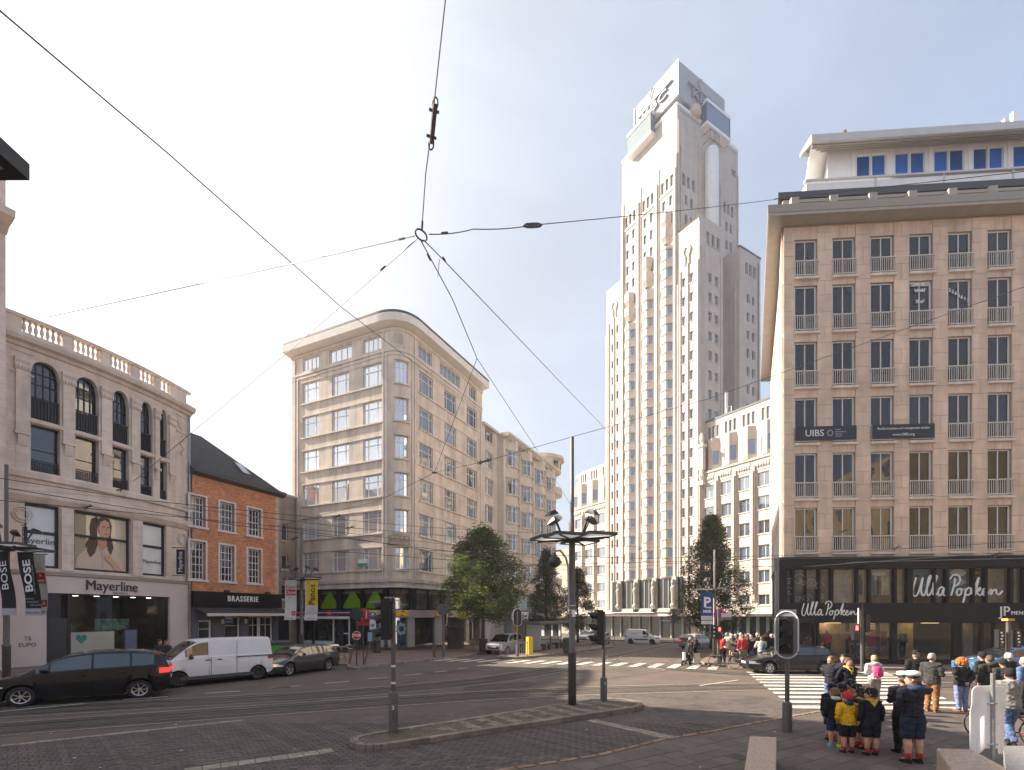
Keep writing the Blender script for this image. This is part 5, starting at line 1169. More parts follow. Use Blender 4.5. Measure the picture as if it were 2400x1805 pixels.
# sunlit side wall with vertical ribs
m=MB(sp_.P); ops=[]
for k in range(8):
    for z0,z1 in RR: ops.append((1.2+k*2.4,2.5+k*2.4,z0,z1)); putwin(Rb,sp_,1.2+k*2.4,2.5+k*2.4,z0,z1,2,1,d=-.2,pm='pane_r')
wall(m,0,21,6.2,26.6,ops,.2); m.build('side_wall','stone_lt',Rb)
for z0,z1 in RR: q=MB(sp_.P); q.box(0,20.9,0,.03,z0-.25,z0-.05); q.build('side_sill','stone_lt',Rb)
def ring(z0,z1,of,os_,mt,nm,par=Rb,back=12):
    """slab over the whole block, of = overhang front, os_ = overhang side"""
    n1=Vector((fd.y,-fd.x)); n1=n1 if n1.y<0 else -n1; sdv=Vector((.43,.903)).normalized(); n2=Vector((-sdv.y,sdv.x))
    a=K0+n1*of+n2*os_; den=1
    b=a+fd*(23); c=b+sdv*22; d=a+sdv*(22+os_)
    q=MB(); P4=[a,b,c,d]
    for i in range(4): s_,t=P4[i],P4[(i+1)%4]; q.poly([(*s_,z0),(*t,z0),(*t,z1),(*s_,z1)])
    q.poly([(*p,z1) for p in P4]); q.poly([(*p,z0) for p in P4]); return q.build(nm,mt,par)
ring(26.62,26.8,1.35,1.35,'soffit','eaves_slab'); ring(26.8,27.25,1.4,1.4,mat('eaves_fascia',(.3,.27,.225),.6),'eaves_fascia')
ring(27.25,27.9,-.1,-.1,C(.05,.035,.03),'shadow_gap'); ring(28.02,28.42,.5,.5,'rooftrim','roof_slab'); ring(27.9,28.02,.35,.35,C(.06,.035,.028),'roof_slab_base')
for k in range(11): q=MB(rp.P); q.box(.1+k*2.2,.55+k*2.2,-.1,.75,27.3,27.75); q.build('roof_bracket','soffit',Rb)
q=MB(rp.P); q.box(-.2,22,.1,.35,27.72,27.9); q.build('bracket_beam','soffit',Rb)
q=MB(); mass(q,rp,.02,21.9,20,6,26.6,-.4,1,[tuple(K0+fd*21.9+Vector((.43,.903))*20),tuple(K0+fd*.35+Vector((.43,.903))*20)]); q.build('rear_volume','stone_lt',Rb)
# penthouse
pp=Path([rp.P(4.0,-2.7,0)[:2],rp.P(25,-2.7,0)[:2]]); m=MB(pp.P); ops=[]
for k in range(9):
    a=1.83+2.39*k; 
    for j in(0,1): ops.append((a+j*.95,a+j*.95+.88,31.62,33.05)); putwin(Rb,pp,a+j*.95,a+j*.95+.88,31.62,33.05,1,1,d=-.1,pm='pane_blue',fr=.04)
wall(m,0,21,28.3,33.4,ops,.14); m.build('penthouse_wall','white',Rb)
for k in range(10): q=MB(pp.P); q.box(1.47+2.39*k,1.68+2.39*k,0,.08,30.6,33.3); q.build('penthouse_mullion','white',Rb)
q=MB(pp.P); q.box(-2.1,21,.9,1.5,29.3,30.1); q.build('terrace_parapet','white',Rb); q=MB(pp.P); q.box(-2.2,21,1.35,1.6,30.2,30.3); o=q.build('terrace_rail',C(.55,.55,.58),Rb)
for k in range(5): q=MB(pp.P); q.box(2+4*k,2.1+4*k,1.45,1.55,29.0,30.25); q.build('rail_post',C(.55,.55,.58),o,world=True)
q=MB(pp.P); q.sweep(-1.6,21,[(-.3,33.35),(.05,33.35),(1.1,32.98),(1.2,33.0),(1.15,33.5),(-.3,33.6)]); q.build('penthouse_roof',mat('pale_zinc_roof',(.5,.5,.49),.5,var=.06),Rb)
for k in range(4): q=MB(pp.P); q.box(-1.4,21,.15+.24*k,.25+.24*k,33.2-.09*k,33.3-.09*k); q.build('cornice_rib','soffit',Rb)
q=MB(); s4=[Vector(pp.P(0,0,0)[:2]),Vector(pp.P(0,0,0)[:2])+Vector((.43,.903))*15]
q.poly([(*s4[0],28.3),(*s4[1],28.3),(*s4[1],33.4),(*s4[0],33.4)]); q.poly([(*s4[0],33.45),(*s4[1],33.45),(*(s4[1]+fd*20),33.45),(*(s4[0]+fd*20),33.45)]); q.poly([(*s4[1],28.3),(*(s4[1]+fd*20),28.3),(*(s4[1]+fd*20),33.45),(*s4[1],33.45)]); q.build('penthouse_side','white',Rb)
q=MB(); n2=Vector((-.903,.43)); a=Vector(pp.P(-1.6,1.15,0)[:2]); b=a+Vector((.43,.903))*16
q.poly([(*a,33.0),(*b,33.0),(*b,33.5),(*a,33.5)]); q.poly([(*a,33.0),(*b,33.0),(*s4[1],33.35),(*s4[0],33.35)]); q.poly([(*a,33.5),(*b,33.5),(*(s4[1]+Vector((8,0))),33.58),(*(s4[0]+Vector((8,0))),33.58)]); q.build('penthouse_eaves','white',Rb)
# roof furniture
P_=pt(1979,322,33.4); t=thing('roof_vent_pipe','dark vent pipe with small railing standing on the white penthouse roof','vent pipe',(P_.x,P_.y,33.5)); m=MB(); m.lathe([(.12,0),(.12,1.5),(.2,1.55),(.2,1.62),(.1,1.9),(.03,1.95)],n=10); m.build('pipe',C(.12,.06,.05),t,world=False); m=MB(); m.tube([(.2,0,.9),(1.5,0,.9),(1.5,0,.2)],.03,5); 
for k in range(6): m.tube([(.3+k*.2,0,.2),(.3+k*.2,0,.9)],.015,4)
m.build('railing','ironw',t,world=False)
P_=pt(2367,280,32.6); t=thing('rooftop_antenna','white twin panel mobile antenna on the penthouse roof at right','antenna',(P_.x,P_.y,33.5)); m=MB(); m.box(-.45,-.15,-.1,.1,.1,1.85); m.build('antenna_panel','white',t,world=False); m=MB(); m.box(.1,.42,-.1,.1,.1,2.3); m.build('antenna_panel','white',t,world=False); m=MB(); m.tube([(0,.15,0),(0,.15,2)],.05,6); m.tube([(0,.15,.6),(.5,.15,.7)],.04,5); m.build('mast_tube','zinc',t,world=False)
# ---- black two storey shopfront ----
shp=Path([rp.P(-.55,.55,0)[:2],rp.P(22,.55,0)[:2]]); s_of=lambda u: shp.su(u)
m=MB(shp.P); m.box(0,22,-.6,.1,5.75,6.45); m.build('shop_cornice','shopblack',Rb); m=MB(shp.P); m.box(0,22,-.4,.0,2.72,3.72); m.build('sign_band','shopblack',Rb)
m=MB(shp.P); m.box(0,22,-.4,.16,2.55,2.74); m.build('lower_band','shopblack',Rb)
UW=[(1845,1858),(1863,1889),(1891,1919),(1924,1948),(1954,2008),(2013,2037),(2043,2097),(2103,2128),(2141,2190),(2194,2218),(2224,2281),(2286,2310),(2316,2370),(2376,2400),(2405,2440)]
UB=[(s_of(a),s_of(b)) for a,b in UW]
prev=0
for a,b in UB+[(22,22)]:
    q=MB(shp.P); q.box(prev,a,-.3,-.02,3.72,5.75); q.build('upper_mullion','shopblack',Rb)
    if b>a: 
        g=MB(shp.P); g.poly([(a,-.15,3.72),(b,-.15,3.72),(b,-.15,5.75),(a,-.15,5.75)]); g.build('upper_window','glassr',Rb)
    prev=b
q=MB(shp.P); q.box(1.8,21.9,-3.2,-3,3.4,6); q.build('upper_back_wall',mat('upper_room',(.10,.08,.065),.8,var=.4,vs_=.7),Rb); q=MB(shp.P); q.box(1.8,21.9,-3.1,-.32,3.3,3.5); q.build('mezzanine_floor','interior',Rb)
PC=[(4,(.34,.31,.27)),(5,(.3,.22,.16)),(6,(.33,.33,.3)),(7,(.2,.17,.13)),(8,(.02,.16,.22)),(9,(.02,.13,.19)),(10,(.03,.2,.28)),(12,(.24,.2,.16)),(1,(.10,.12,.12)),(2,(.17,.15,.16)),(3,(.09,.08,.085)),(13,(.3,.33,.3))]
for i,c in PC:
    a,b=UB[i]; q=MB(shp.P); q.poly([(a+.05,-.4,4.2 if i in(6,8,10) else 3.75),(b-.05,-.4,4.2 if i in(6,8,10) else 3.75),(b-.05,-.4,5.7),(a+.05,-.4,5.7)]); q.build('window_poster',mat('poster_%d'%i,c,.5,var=.35,vs_=2.2),Rb)
def fig(i,cx,col,lay=.38):
    a,b=UB[i]; x=a+(b-a)*cx; q=MB(shp.P); s=.13
    q.poly([(x-.9*s,-lay,4.25),(x+.9*s,-lay,4.25),(x+1.1*s,-lay,5.0),(x+.5*s,-lay,5.2),(x-.5*s,-lay,5.2),(x-1.1*s,-lay,5.0)]); q.disc((x,-lay,5.3),.12,10); q.build('poster_figure',C(*col),Rb)
fig(6,.5,(.02,.02,.025)); fig(6,.22,(.1,.12,.12)); fig(5,.5,(.05,.05,.05)); fig(8,.4,(.02,.02,.03)); fig(13,.4,(.03,.07,.08))
for i,x0,z,w_,h,c in((6,.5,5.45,.45,.12,(.5,.52,.5)),(10,.6,5.5,.5,.22,(.6,.6,.6)),(10,.6,4.95,.5,.2,(.45,.4,.35)),(11,.5,5.5,.3,.06,(.5,.2,.15)),(9,.5,4.5,.5,.1,(.3,.26,.22))):
    a,b=UB[i]; q=MB(shp.P); q.disc((a+(b-a)*x0,-.37,z),w_*.9,12,'y',h); q.build('poster_cloud',C(*c),Rb)
sw_=C(.33,.33,.34)
def swirl(x,z,r,sgn=1,n=22):
    q=MB(shp.P); q.tube([(x+sgn*r*(1-i/n)*math.cos(i*.42),-.13,z+r*(1-i/n)*math.sin(i*.42)) for i in range(n)],.018,4,False); q.build('vinyl_scroll',sw_,Rb)
a=UB[0][0]
for x,z,r,g in((a+.15,5.0,.25,1),(a+.2,4.4,.3,-1),(a+.75,5.1,.42,1),(a+.95,4.9,.2,-1),(a+1.2,4.0,.3,1),(a+1.5,4.9,.3,-1),(a+1.9,4.7,.3,1),(a+2.0,4.1,.2,-1),(a+.7,3.95,.2,1),(a+2.9,4.0,.25,1)): swirl(x,z,r,g)
# script lettering, drawn as pen strokes (unit: x right, z up)
STR=[[(.0,.95),(-.16,.3),(-.1,.02),(.08,.12),(.3,.95),(.22,.35),(.28,.05),(.38,.1),(.55,.6),(.66,.98),(.6,1.02),(.5,.6),(.48,.15),(.56,.03),(.68,.2),(.86,.72),(.94,.98),(.88,1.02),(.78,.6),(.76,.15),(.84,.03),(.94,.15)],
     [(1.22,.42),(1.12,.46),(1.0,.28),(1.0,.06),(1.1,.04),(1.22,.3),(1.25,.4),(1.22,.1),(1.3,.03),(1.36,.08)],
     [(1.75,.92),(1.68,.45),(1.56,.02)],[(1.52,.86),(1.66,1.06),(1.9,1.04),(1.98,.8),(1.86,.58),(1.7,.5)],
     [(1.98,.36),(1.86,.32),(1.82,.12),(1.9,.03),(2.02,.12),(2.03,.3),(1.98,.36),(2.12,.33)],
     [(2.22,.38),(2.2,.1),(2.1,-.34)],[(2.2,.2),(2.32,.4),(2.45,.38),(2.44,.16),(2.32,.04),(2.22,.1)],[(2.45,.1),(2.6,.4),(2.8,.95),(2.72,.5),(2.64,.04)],[(2.66,.2),(2.86,.42),(2.84,.28),(2.7,.22),(2.84,.04),(2.96,.12)],
     [(2.96,.14),(3.12,.26),(3.1,.38),(3.0,.32),(2.98,.1),(3.1,.02),(3.24,.16),(3.34,.34),(3.34,.06),(3.44,.26),(3.56,.32),(3.6,.12),(3.72,.08),(3.86,.26)]]
def script(nm,x0,z0,sx,sz,d,r,mt='white',skipb=()):
    for k,st_ in enumerate(STR):
        L_=smoothline([(p[0],p[1]) for p in st_],5); q=MB(shp.P); q.tube([(x0+p.x*sx,d,z0+p.y*sz) for p in L_],r,5); q.build('script_letter',mt,Rb)
xa,xb=s_of(1882),s_of(2013); script('a',xa+.05,2.98,(xb-xa)/4.0,.78,.04,.032)
xa,xb=s_of(2150),s_of(2361); script('b',xa,4.12,(xb-xa)/4.0,1.15,-.1,.05)
ptext(shp,s_of(2354),.02,3.2,'JP',.8,'white',Rb,sx=.95,ext=.02); ptext(shp,s_of(2369),.02,3.12,'MENSWEAR',.3,'white',Rb,ext=.02,align='LEFT',space=1.1); ptext(shp,s_of(2358),.02,2.82,'1880',.08,C(.5,.4,.38),Rb)
q=MB(shp.P); a=s_of(1840); q.box(.05,s_of(1866),.0,.04,3.05,3.33); q.build('street_name_plate',C(.45,.44,.44),Rb); ptext(shp,.55,.05,3.2,'VAN BREESTR',.13,C(.08,.08,.1),Rb,ext=.003)
LWN=[(1860,1908),(1912,1917),(1921,2022),(2028,2091),(2104,2236),(2254,2300),(2306,2330),(2334,2398),(2404,2470)]
LB=[(s_of(a),s_of(b)) for a,b in LWN]; prev=0
for a,b in LB+[(22,22)]:
    q=MB(shp.P); q.box(prev,a,-.3,-.03,.12,2.56); q.build('shop_pier','shopblack',Rb)
    if b>a: g=MB(shp.P); g.poly([(a,-.12,.35),(b,-.12,.35),(b,-.12,2.55),(a,-.12,2.55)]); g.build('shop_window','glassr',Rb)
    prev=b
q=MB(shp.P); q.box(0,22,-.3,0,.12,.4); q.build('shop_plinth','shopblack',Rb)
q=MB(shp.P); q.box(2.4,21.9,-4.6,-4.4,.1,2.7); q.build('shop_back_wall',mat('dim_shop_wall',(.045,.04,.036),.8,var=.4,vs_=.6),Rb); q=MB(shp.P); q.box(2.4,21.9,-4.5,-.31,.2,.42); q.build('shop_floor',C(.26,.2,.15),Rb)
q=MB(shp.P); q.box(2.4,21.9,-4.5,-.31,2.7,2.75); q.build('shop_ceiling','interiordark',Rb)
def pnl(u0,u1,d,z0,z1,c,nm='display_panel',var=.2): a,b=s_of(u0),s_of(u1); q=MB(shp.P); q.box(a,b,-d-.06,-d,z0,z1); return q.build(nm,mat('panel_%d_%d'%(u0,int(z0*10)),c,.6,var=var,vs_=2),Rb)
pnl(1862,1905,1.9,.4,2.5,(.2,.16,.1)); pnl(1946,2020,1.6,.4,2.5,(.33,.24,.13)); pnl(2028,2091,1.5,.4,2.5,(.34,.24,.2)); pnl(2046,2090,1.4,.9,2.1,(.22,.02,.1),'magenta_poster'); pnl(2104,2152,1.5,.4,2.5,(.34,.26,.2)); pnl(2155,2190,1.7,.4,2.5,(.34,.22,.09)); pnl(2048,2062,1.1,.4,1.1,(.5,.24,.06),'orange_column'); pnl(2062,2088,1.1,.4,.6,(.5,.24,.06),'orange_plinth'); pnl(2105,2118,1.45,1.1,2.0,(.2,.03,.07),'red_poster'); pnl(2306,2328,1.4,.4,2.5,(.2,.16,.14))
q=MB(shp.P); a=s_of(2058); q.disc((a,-1.3,2.0),.4,16,'y',.25); q.build('speech_bubble',C(.5,.36,.12),Rb); q=MB(shp.P); a=s_of(2012); q.disc((a,-1.3,1.75),.32,16,'y',.25); q.build('speech_bubble',C(.45,.33,.15),Rb)
for u in(1975,2212): q=MB(shp.P); a=s_of(u); q.box(a-.4,a+.4,-1.2,-.9,2.52,2.58); q.build('ceiling_lamp',mat('lamp_glow_%d'%u,(1,.75,.45),.5,emit=1.2),Rb)
for k in range(8): q=MB(shp.P); a=.8+k*2.6; q.box(a-.12,a+.12,-1.3,-1.1,2.64,2.69); q.build('glow_box',mat('spot_glow_%d'%k,(1,.8,.55),.5,emit=9),Rb)
# slatted left end of shop with sloping edge
q=MB(); a=Vector(shp.P(0,0,0)[:2]); b=a+Vector((.43,.903))*9
q.poly([(*a,2.7),(*b,2.7),(*b,6.2),(*a,6.2)]); q.build('side_panel',mat('slatted_grey',(.09,.09,.11),.5),Rb)
for k in range(22): p=a+(b-a)*(k/22); q=MB(); q.box(-.03,.03,-.06,.06,2.8,6.1); q.build('side_slat',C(.06,.06,.075),Rb,mw=Matrix.Translation((p.x,p.y,0))@Matrix.Rotation(math.atan2(.903,.43)+math.pi/2,4,'Z'))
q=MB(); q.poly([(*a,.1),(*b,.1),(*b,2.7),(*a,2.7)]); q.build('side_shop_window','pane_l',Rb)

# blocks on the near side of the square, behind the viewpoint
for nm,lab,pts,hh,mt_ in(('square_side_block','golden stone block across the square behind the viewpoint',[(44,-38),(44,-7),(90,-7),(90,-38)],24,mat('golden_stone',(.5,.36,.22),.8,var=.2,vs_=.6,brick=(1.2,.6,.02,(.3,.2,.12),.1))),('square_rear_block','stone block coloured as in shade, closing the square behind the viewpoint',[(-30,-36),(-30,-24),(30,-24),(30,-36)],17,mat('shaded_rear_stone',(.2,.15,.11),.8,var=.3,vs_=.4))):  # shade on the rear block is put into its dark stone colour
    q=MB(); k=len(pts)
    for i in range(k): a,b=pts[i],pts[(i+1)%k]; q.poly([(*a,-.3),(*b,-.3),(*b,hh),(*a,hh)])
    q.poly([(*p,hh) for p in pts]); bb=tag(q.build(nm,mt_),lab,'building')
    pa_=Path([pts[1],pts[0]]) if 'side' in nm else Path([pts[2],pts[1]])
    for i in range(int(pa_.L/4)):
        for j in range(int(hh/4)): putwin(bb,pa_,1+i*4,2.6+i*4,1.5+j*3.9,3.9+j*3.9,2,[.7],d=.05,pm='pane_l')
# ================= trees =================
def leafcols(name,cols):
    out=[]
    for i,c in enumerate(cols):
        m=mat(name+'_%d'%i,c,.55,var=.25,vs_=3,spec=.3); n=m.node_tree; p=n.nodes['Principled BSDF']; o=n.nodes['Material Output']
        t=n.nodes.new('ShaderNodeBsdfTranslucent'); t.inputs[0].default_value=(c[0]*1.15,c[1]*1.25,c[2]*.7,1); x=n.nodes.new('ShaderNodeMixShader'); x.inputs[0].default_value=.42
        n.links.new(p.outputs[0],x.inputs[1]); n.links.new(t.outputs[0],x.inputs[2]); n.links.new(x.outputs[0],o.inputs[0]); out.append(m)
    return out
LEAFA=leafcols('maple_leaf',[(.095,.135,.03),(.12,.16,.034),(.07,.10,.024),(.19,.17,.038)])
LEAFB=leafcols('dark_leaf',[(.055,.08,.026),(.07,.10,.03),(.04,.058,.022),(.15,.11,.035)])
def tree(label,x,y,h,wd,z0,mats,seed,cone=.5,n=9000,leaf=.17,pot=False):
    rn=random.Random(seed); g=gz(y)+.12
    t=thing('street_tree',label,'tree',(x,y,g),0,'street trees lining the square')
    m=MB(); tr=[(0,0,0),(.03,.02,h*.25),(-.03,.04,h*.5),(.02,0,h*.75),(0,0,h*.93)]
    m.tube(tr,lambda k:.16*(1-k*.85)*(h/9)**.5+.012,9)
    limbs=[]
    for i in range(16):
        a=i*2.4+rn.random(); zz=z0+(h-z0)*(.05+.8*i/16); k=(zz-z0)/(h-z0); rad=wd/2*(prof(k,cone))*.8
        e=(math.cos(a)*rad,math.sin(a)*rad,zz+rad*.35); limbs.append(e); m.tube([(0,0,zz-.3),(e[0]*.5,e[1]*.5,zz+.05),e],lambda k:.05*(1-k*.8),5)
    m.build('trunk','bark',t,smooth=True,world=False)
    # leaf clumps spread through the crown
    cl=[]
    for i in range(int(n/60)):
        k=rn.random(); a=rn.random()*6.283; r=wd/2*prof(k,cone)*(rn.random()**.45)*(.93+.24*math.sin(a*3+k*9+seed))
        cl.append((r*math.cos(a),r*math.sin(a),z0+(h-z0)*k,rn.uniform(.3,.6)*wd/5))
    q=MB()
    for cx,cy,cz,cr in cl:
        mi=rn.choices(range(4),[4,3,3,1])[0]
        for j in range(75):
            d=Vector((rn.gauss(0,1),rn.gauss(0,1),rn.gauss(0,.8))); d=d/max(d.length,.01)*cr*rn.random()**.5
            p=Vector((cx,cy,cz))+d; s=leaf*rn.uniform(.6,1.2); an=rn.random()*6.283; til=rn.uniform(-.9,.9)
            ux_=Vector((math.cos(an),math.sin(an),til*.6)).normalized(); uy=Vector((-math.sin(an),math.cos(an),rn.uniform(-.9,.5))).normalized()
            q.mi=mi if rn.random()<.75 else rn.randrange(4)
            q.poly([tuple(p-ux_*s*.5),tuple(p+uy*s*.32),tuple(p+ux_*s*.5),tuple(p-uy*s*.32)])
    q.build('crown',mats,t,world=False); return t
def prof(k,cone):
    if cone>.45: return min(1,.5+3.2*k)*max(0,1-k)**(.55+cone*.5)*1.08
    return max(0.,math.sin(math.pi*min(1,(k*.86+.14)))**.75)*(1-cone*k)*1.12
tree('broad green maple tree in front of the rounded corner block',-2.55,43.6,10.6,7.8,2.7,LEAFA,3,.3,24000,.25)
tree('dark conical tree behind the bus shelter, left of the lamp mast',3.75,55,10.4,5.8,2.0,LEAFB,5,.5,15000,.22)
tree('small dark tree just right of the lamp mast, before the curving wing',8.3,63,9.3,6.4,1.8,LEAFB,8,.5,13000,.24)
tree('tall conical dark tree at the corner in front of the tower, beside the parking banner',18.6,46.5,12.2,7.8,1.8,LEAFB,12,.5,30000,.22)
tree('small far tree down the street behind the bus shelter',4.6,72,8.5,4.6,2.4,LEAFA,21,.4,4000,.26)
def transl(nm):
    m=bpy.data.materials.new(nm); m.use_nodes=True; n=m.node_tree; n.nodes.clear(); o=n.nodes.new('ShaderNodeOutputMaterial'); a=n.nodes.new('ShaderNodeBsdfTranslucent'); b=n.nodes.new('ShaderNodeBsdfDiffuse'); x=n.nodes.new('ShaderNodeMixShader'); a.inputs[0].default_value=(.8,.8,.74,1); b.inputs[0].default_value=(.7,.7,.66,1); x.inputs[0].default_value=.35; n.links.new(a.outputs[0],x.inputs[1]); n.links.new(b.outputs[0],x.inputs[2]); n.links.new(x.outputs[0],o.inputs[0]); return m
# ================= lamp masts =================
def mast(label,x,y,ztop,zp,group='lamp masts with flat light panels',rot=.35,pan=1.0,fl=4,base=1.75,g=None,cat='street lamp',thick=1.0,pans=(0,1,2,3)):
    g=gz(y)+.12 if g is None else g
    t=thing('lamp_mast',label,cat,(x,y,g),rot,group); P=lambda z:z-g
    m=MB(); m.lathe([(.13*thick,0),(.13*thick,P(base)),(.14*thick,P(base)+.02),(.14*thick,P(base)+.1),(.1*thick,P(base)+.14),(.1*thick,P(zp)),(.065*thick,P(zp)+.1),(.06*thick,P(ztop)),(.03,P(ztop)+.03)],n=14); m.build('pole','mast',t,world=False,smooth=True)
    m=MB(); m.lathe([(.25,P(zp)-.12),(.28,P(zp)-.06),(.25,P(zp)-.02)],n=14); m.build('collar','dgrey',t,world=False)
    for k in pans:
        a=k*math.pi/2+math.pi/4; c_=Matrix.Rotation(a,4,'Z')@Matrix.Translation((pan*.78,0,P(zp)+(.05 if k%2 else -.02)))@Matrix.Rotation(math.pi/4,4,'Z')
        m=MB(); h=pan*.5
        m.box(-h,h,-h,-h+.07,-.03,.06); m.box(-h,h,h-.07,h,-.03,.06); m.box(-h,-h+.07,-h+.07,h-.07,-.03,.06); m.box(h-.07,h,-h+.07,h-.07,-.03,.06); o=m.build('light_panel','dgrey',t,mw=c_,world=False)
        m=MB(); m.poly([(-h+.06,-h+.06,-.005),(h-.06,-h+.06,-.005),(h-.06,h-.06,-.005),(-h+.06,h-.06,-.005)]); m.build('diffuser',transl('panel_diffuser') if 'diff' not in M else M['diff'],o,world=False); M['diff']=bpy.data.materials['panel_diffuser']
        m=MB(); m.tube([(0,0,P(zp)-.03),(math.cos(a)*pan*1.2,math.sin(a)*pan*1.2,P(zp)-.03)],.035,5); m.build('arm','dgrey',t,world=False)
    for k in range(fl):
        a=k*2*math.pi/max(fl,1)+.3; r0,r1=.45,.75
        m=MB(); m.tube([(math.cos(a)*r0,math.sin(a)*r0,P(zp)+.05),(math.cos(a)*r1,math.sin(a)*r1,P(zp)+.62)],.03,6); o=m.build('floodlight_arm','dgrey',t,world=False)
        c_=Matrix.Translation((math.cos(a)*(r1+.14),math.sin(a)*(r1+.14),P(zp)+.7))@Matrix.Rotation(a,4,'Z')@Matrix.Rotation(.3,4,'Y')@Matrix.Diagonal((.8,.8,.8,1))
        m=MB(); m.poly([(-.25,-.16,-.06),(.3,-.16,-.06),(.3,.16,-.06),(-.25,.16,-.06)]); T=[(-.14,-.1,.12),(.1,-.1,.1),(.1,.1,.1),(-.14,.1,.12)]; B=[(-.25,-.16,-.06),(.3,-.16,-.06),(.3,.16,-.06),(-.25,.16,-.06)]
        m.poly(T)
        for i in range(4): m.poly([B[i],B[(i+1)%4],T[(i+1)%4],T[i]])
        m.build('floodlight','black',o,mw=c_,world=False)
    return t
c=gp(1341,1652,.12); cm=mast('tall grey lamp mast with four square light panels standing on the traffic island',c.x,c.y,8.78,5.5,base=1.75,g=.12)
m=MB(); 
for z in(2.65,2.5,2.4): m.lathe([(.107,z+.55),(.107,z+.58)],n=14)
m.build('steel_band','alu',cm,world=False)
m=MB(); m.box(-.06,.06,-.11,-.098,2.85,3.05); m.build('sticker','white',cm,world=False)
m=MB(); m.tube([(-.12,0,3.1),(-.14,0,4.45),(-.22,0,4.75),(-.42,.0,4.98),(-.62,0,4.95)],.035,7); o=m.build('camera_arm','zinc',cm,world=False); m=MB(); m.lathe([(.02,4.92),(.07,4.8),(.17,4.72),(.2,4.62),(.18,4.52),(.1,4.45),(.03,4.42)],(-.62,0,0),14); m.build('camera_dome','dgrey',o,world=False,smooth=True)
mB=mast('dark lamp mast with black banners at the left edge before the curved shop',-19.8,19.55,8.9,5.66,rot=.2)
mP=mast('lamp mast with a white and a yellow banner behind the grey estate car',-13.4,31.8,8.55,5.3,rot=.5)
mM=mast('lamp mast at the far corner carrying the blue parking banner',14.0,34.5,7.5,4.75,rot=.3,fl=2,pan=.8)
mast('lamp mast with flat panels beside the viewpoint, one panel corner showing at upper left',-3.93,1.5,6.6,5.5,rot=0,pan=1.2,fl=0,g=.02)
def banner(parent_pos,label,x,y,z0,z1,w_,parts,rot=0,lean=0.,group='cloth banners hung from the lamp masts',curl=.06):
    t=thing('mast_banner',label,'banner',(x,y,z0),rot,group); h=z1-z0
    def pl(a0,a1,b0,b1,mt,nm,d,th=.006,n=8):
        m=MB()
        X=lambda q,z:(q*w_+lean*(z-h)/h,0,z)
        for i in range(n):
            za=b0*h+(b1-b0)*h*i/n; zb=b0*h+(b1-b0)*h*(i+1)/n; ya=curl*math.sin(za*2.2)-d; yb=curl*math.sin(zb*2.2)-d
            m.poly([(X(a0,za)[0],ya,za),(X(a1,za)[0],ya,za),(X(a1,zb)[0],yb,zb),(X(a0,zb)[0],yb,zb)])
            if d==0: m.poly([(X(a0,za)[0],ya+th,za),(X(a1,za)[0],ya+th,za),(X(a1,zb)[0],yb+th,zb),(X(a0,zb)[0],yb+th,zb)])
        m.build(nm,mt,t,world=False)
    for k,(a0,a1,b0,b1,mt,nm) in enumerate(parts): pl(a0,a1,b0,b1,mt,nm,0 if k==0 else .004*k)
    m=MB(); m.tube([(-w_/2-.05,0,h+.02),(w_/2+.05,0,h+.02)],.02,5); m.build('banner_rod','dgrey',t,world=False)
    t['_h']=h; t['_l']=lean; return t
def btext(t,s,q,z,size,mt,vert=False,sx=1.,d=.025,bold=0):
    h,l=t['_h'],t['_l']; x=q+l*(z*h-h)/h
    mw=Matrix.Translation((x,.06*math.sin(z*h*2.2)-d-.02,z*h))
    if vert: mw=mw@Matrix.Rotation(math.atan2(l,h)*-1*-1,4,'Y')@Matrix.Rotation(-math.pi/2,4,'Y')
    return text(s,size,mt,t,mw,ext=.002,world=False,sx=sx,bold=bold)
F_=(-.5,.5,0,1); wf=C(.62,.6,.57); blk=C(.012,.012,.016); yel=C(.75,.52,.02); rd=C(.5,.03,.04); gry=C(.35,.33,.32)
def at(u,Y): return ux(u,Y)
Yb=19.4
t=banner(0,'black banner with slanted white lettering hanging right of the left edge mast',at(62,Yb),Yb,zv(1443,Yb),zv(1296,Yb),.62,[(*F_,blk,'cloth'),(-.5,.5,0,.115,C(.4,.38,.4),'hem_print')],lean=-.28)
btext(t,'BOSE',.02,.63,.4,'white',True,sx=1.35,bold=.01); btext(t,'better sound through research',.2,.6,.1,gry,True); 
for k,z in enumerate((.27,.22,.17)): btext(t,('innovatie','luisterplezier','vakmanschap')[k],-.1+.12*k,z,.09,gry)
btext(t,'meir-as.be',0,.05,.13,C(.05,.05,.06))
t=banner(0,'white and red open banner partly hidden behind the black banner at left',at(91,Yb+.9),Yb+.9,zv(1441,Yb+.9),zv(1300,Yb+.9),.62,[(*F_,wf,'cloth'),(-.45,.45,.52,.7,rd,'red_print'),(.1,.48,.13,.25,rd,'red_square')])
btext(t,"A'pen",.0,.77,.2,gry); btext(t,'is',.12,.66,.16,'white'); btext(t,'Open',0,.57,.24,'white'); btext(t,'A',.2,.19,.18,'white'); btext(t,'meir-as.be',0,.05,.13,C(.05,.05,.06))
t=banner(0,'black banner cut by the left edge of the frame behind the mast',at(5,Yb-.2),Yb-.2,zv(1442,Yb),zv(1296,Yb),.55,[(*F_,blk,'cloth'),(-.5,.5,0,.11,C(.4,.38,.4),'hem_print')],lean=-.26); btext(t,'BOSE',.05,.63,.36,'white',True,sx=1.35)
Yp=31.5
t=banner(0,'white banner with red open lettering on the mast left of the yellow banner',at(683,Yp),Yp,zv(1453,Yp),zv(1359,Yp),.72,[(*F_,wf,'cloth'),(-.4,.45,.61,.76,rd,'red_print'),(.1,.45,.11,.22,rd,'red_square')],lean=.1)
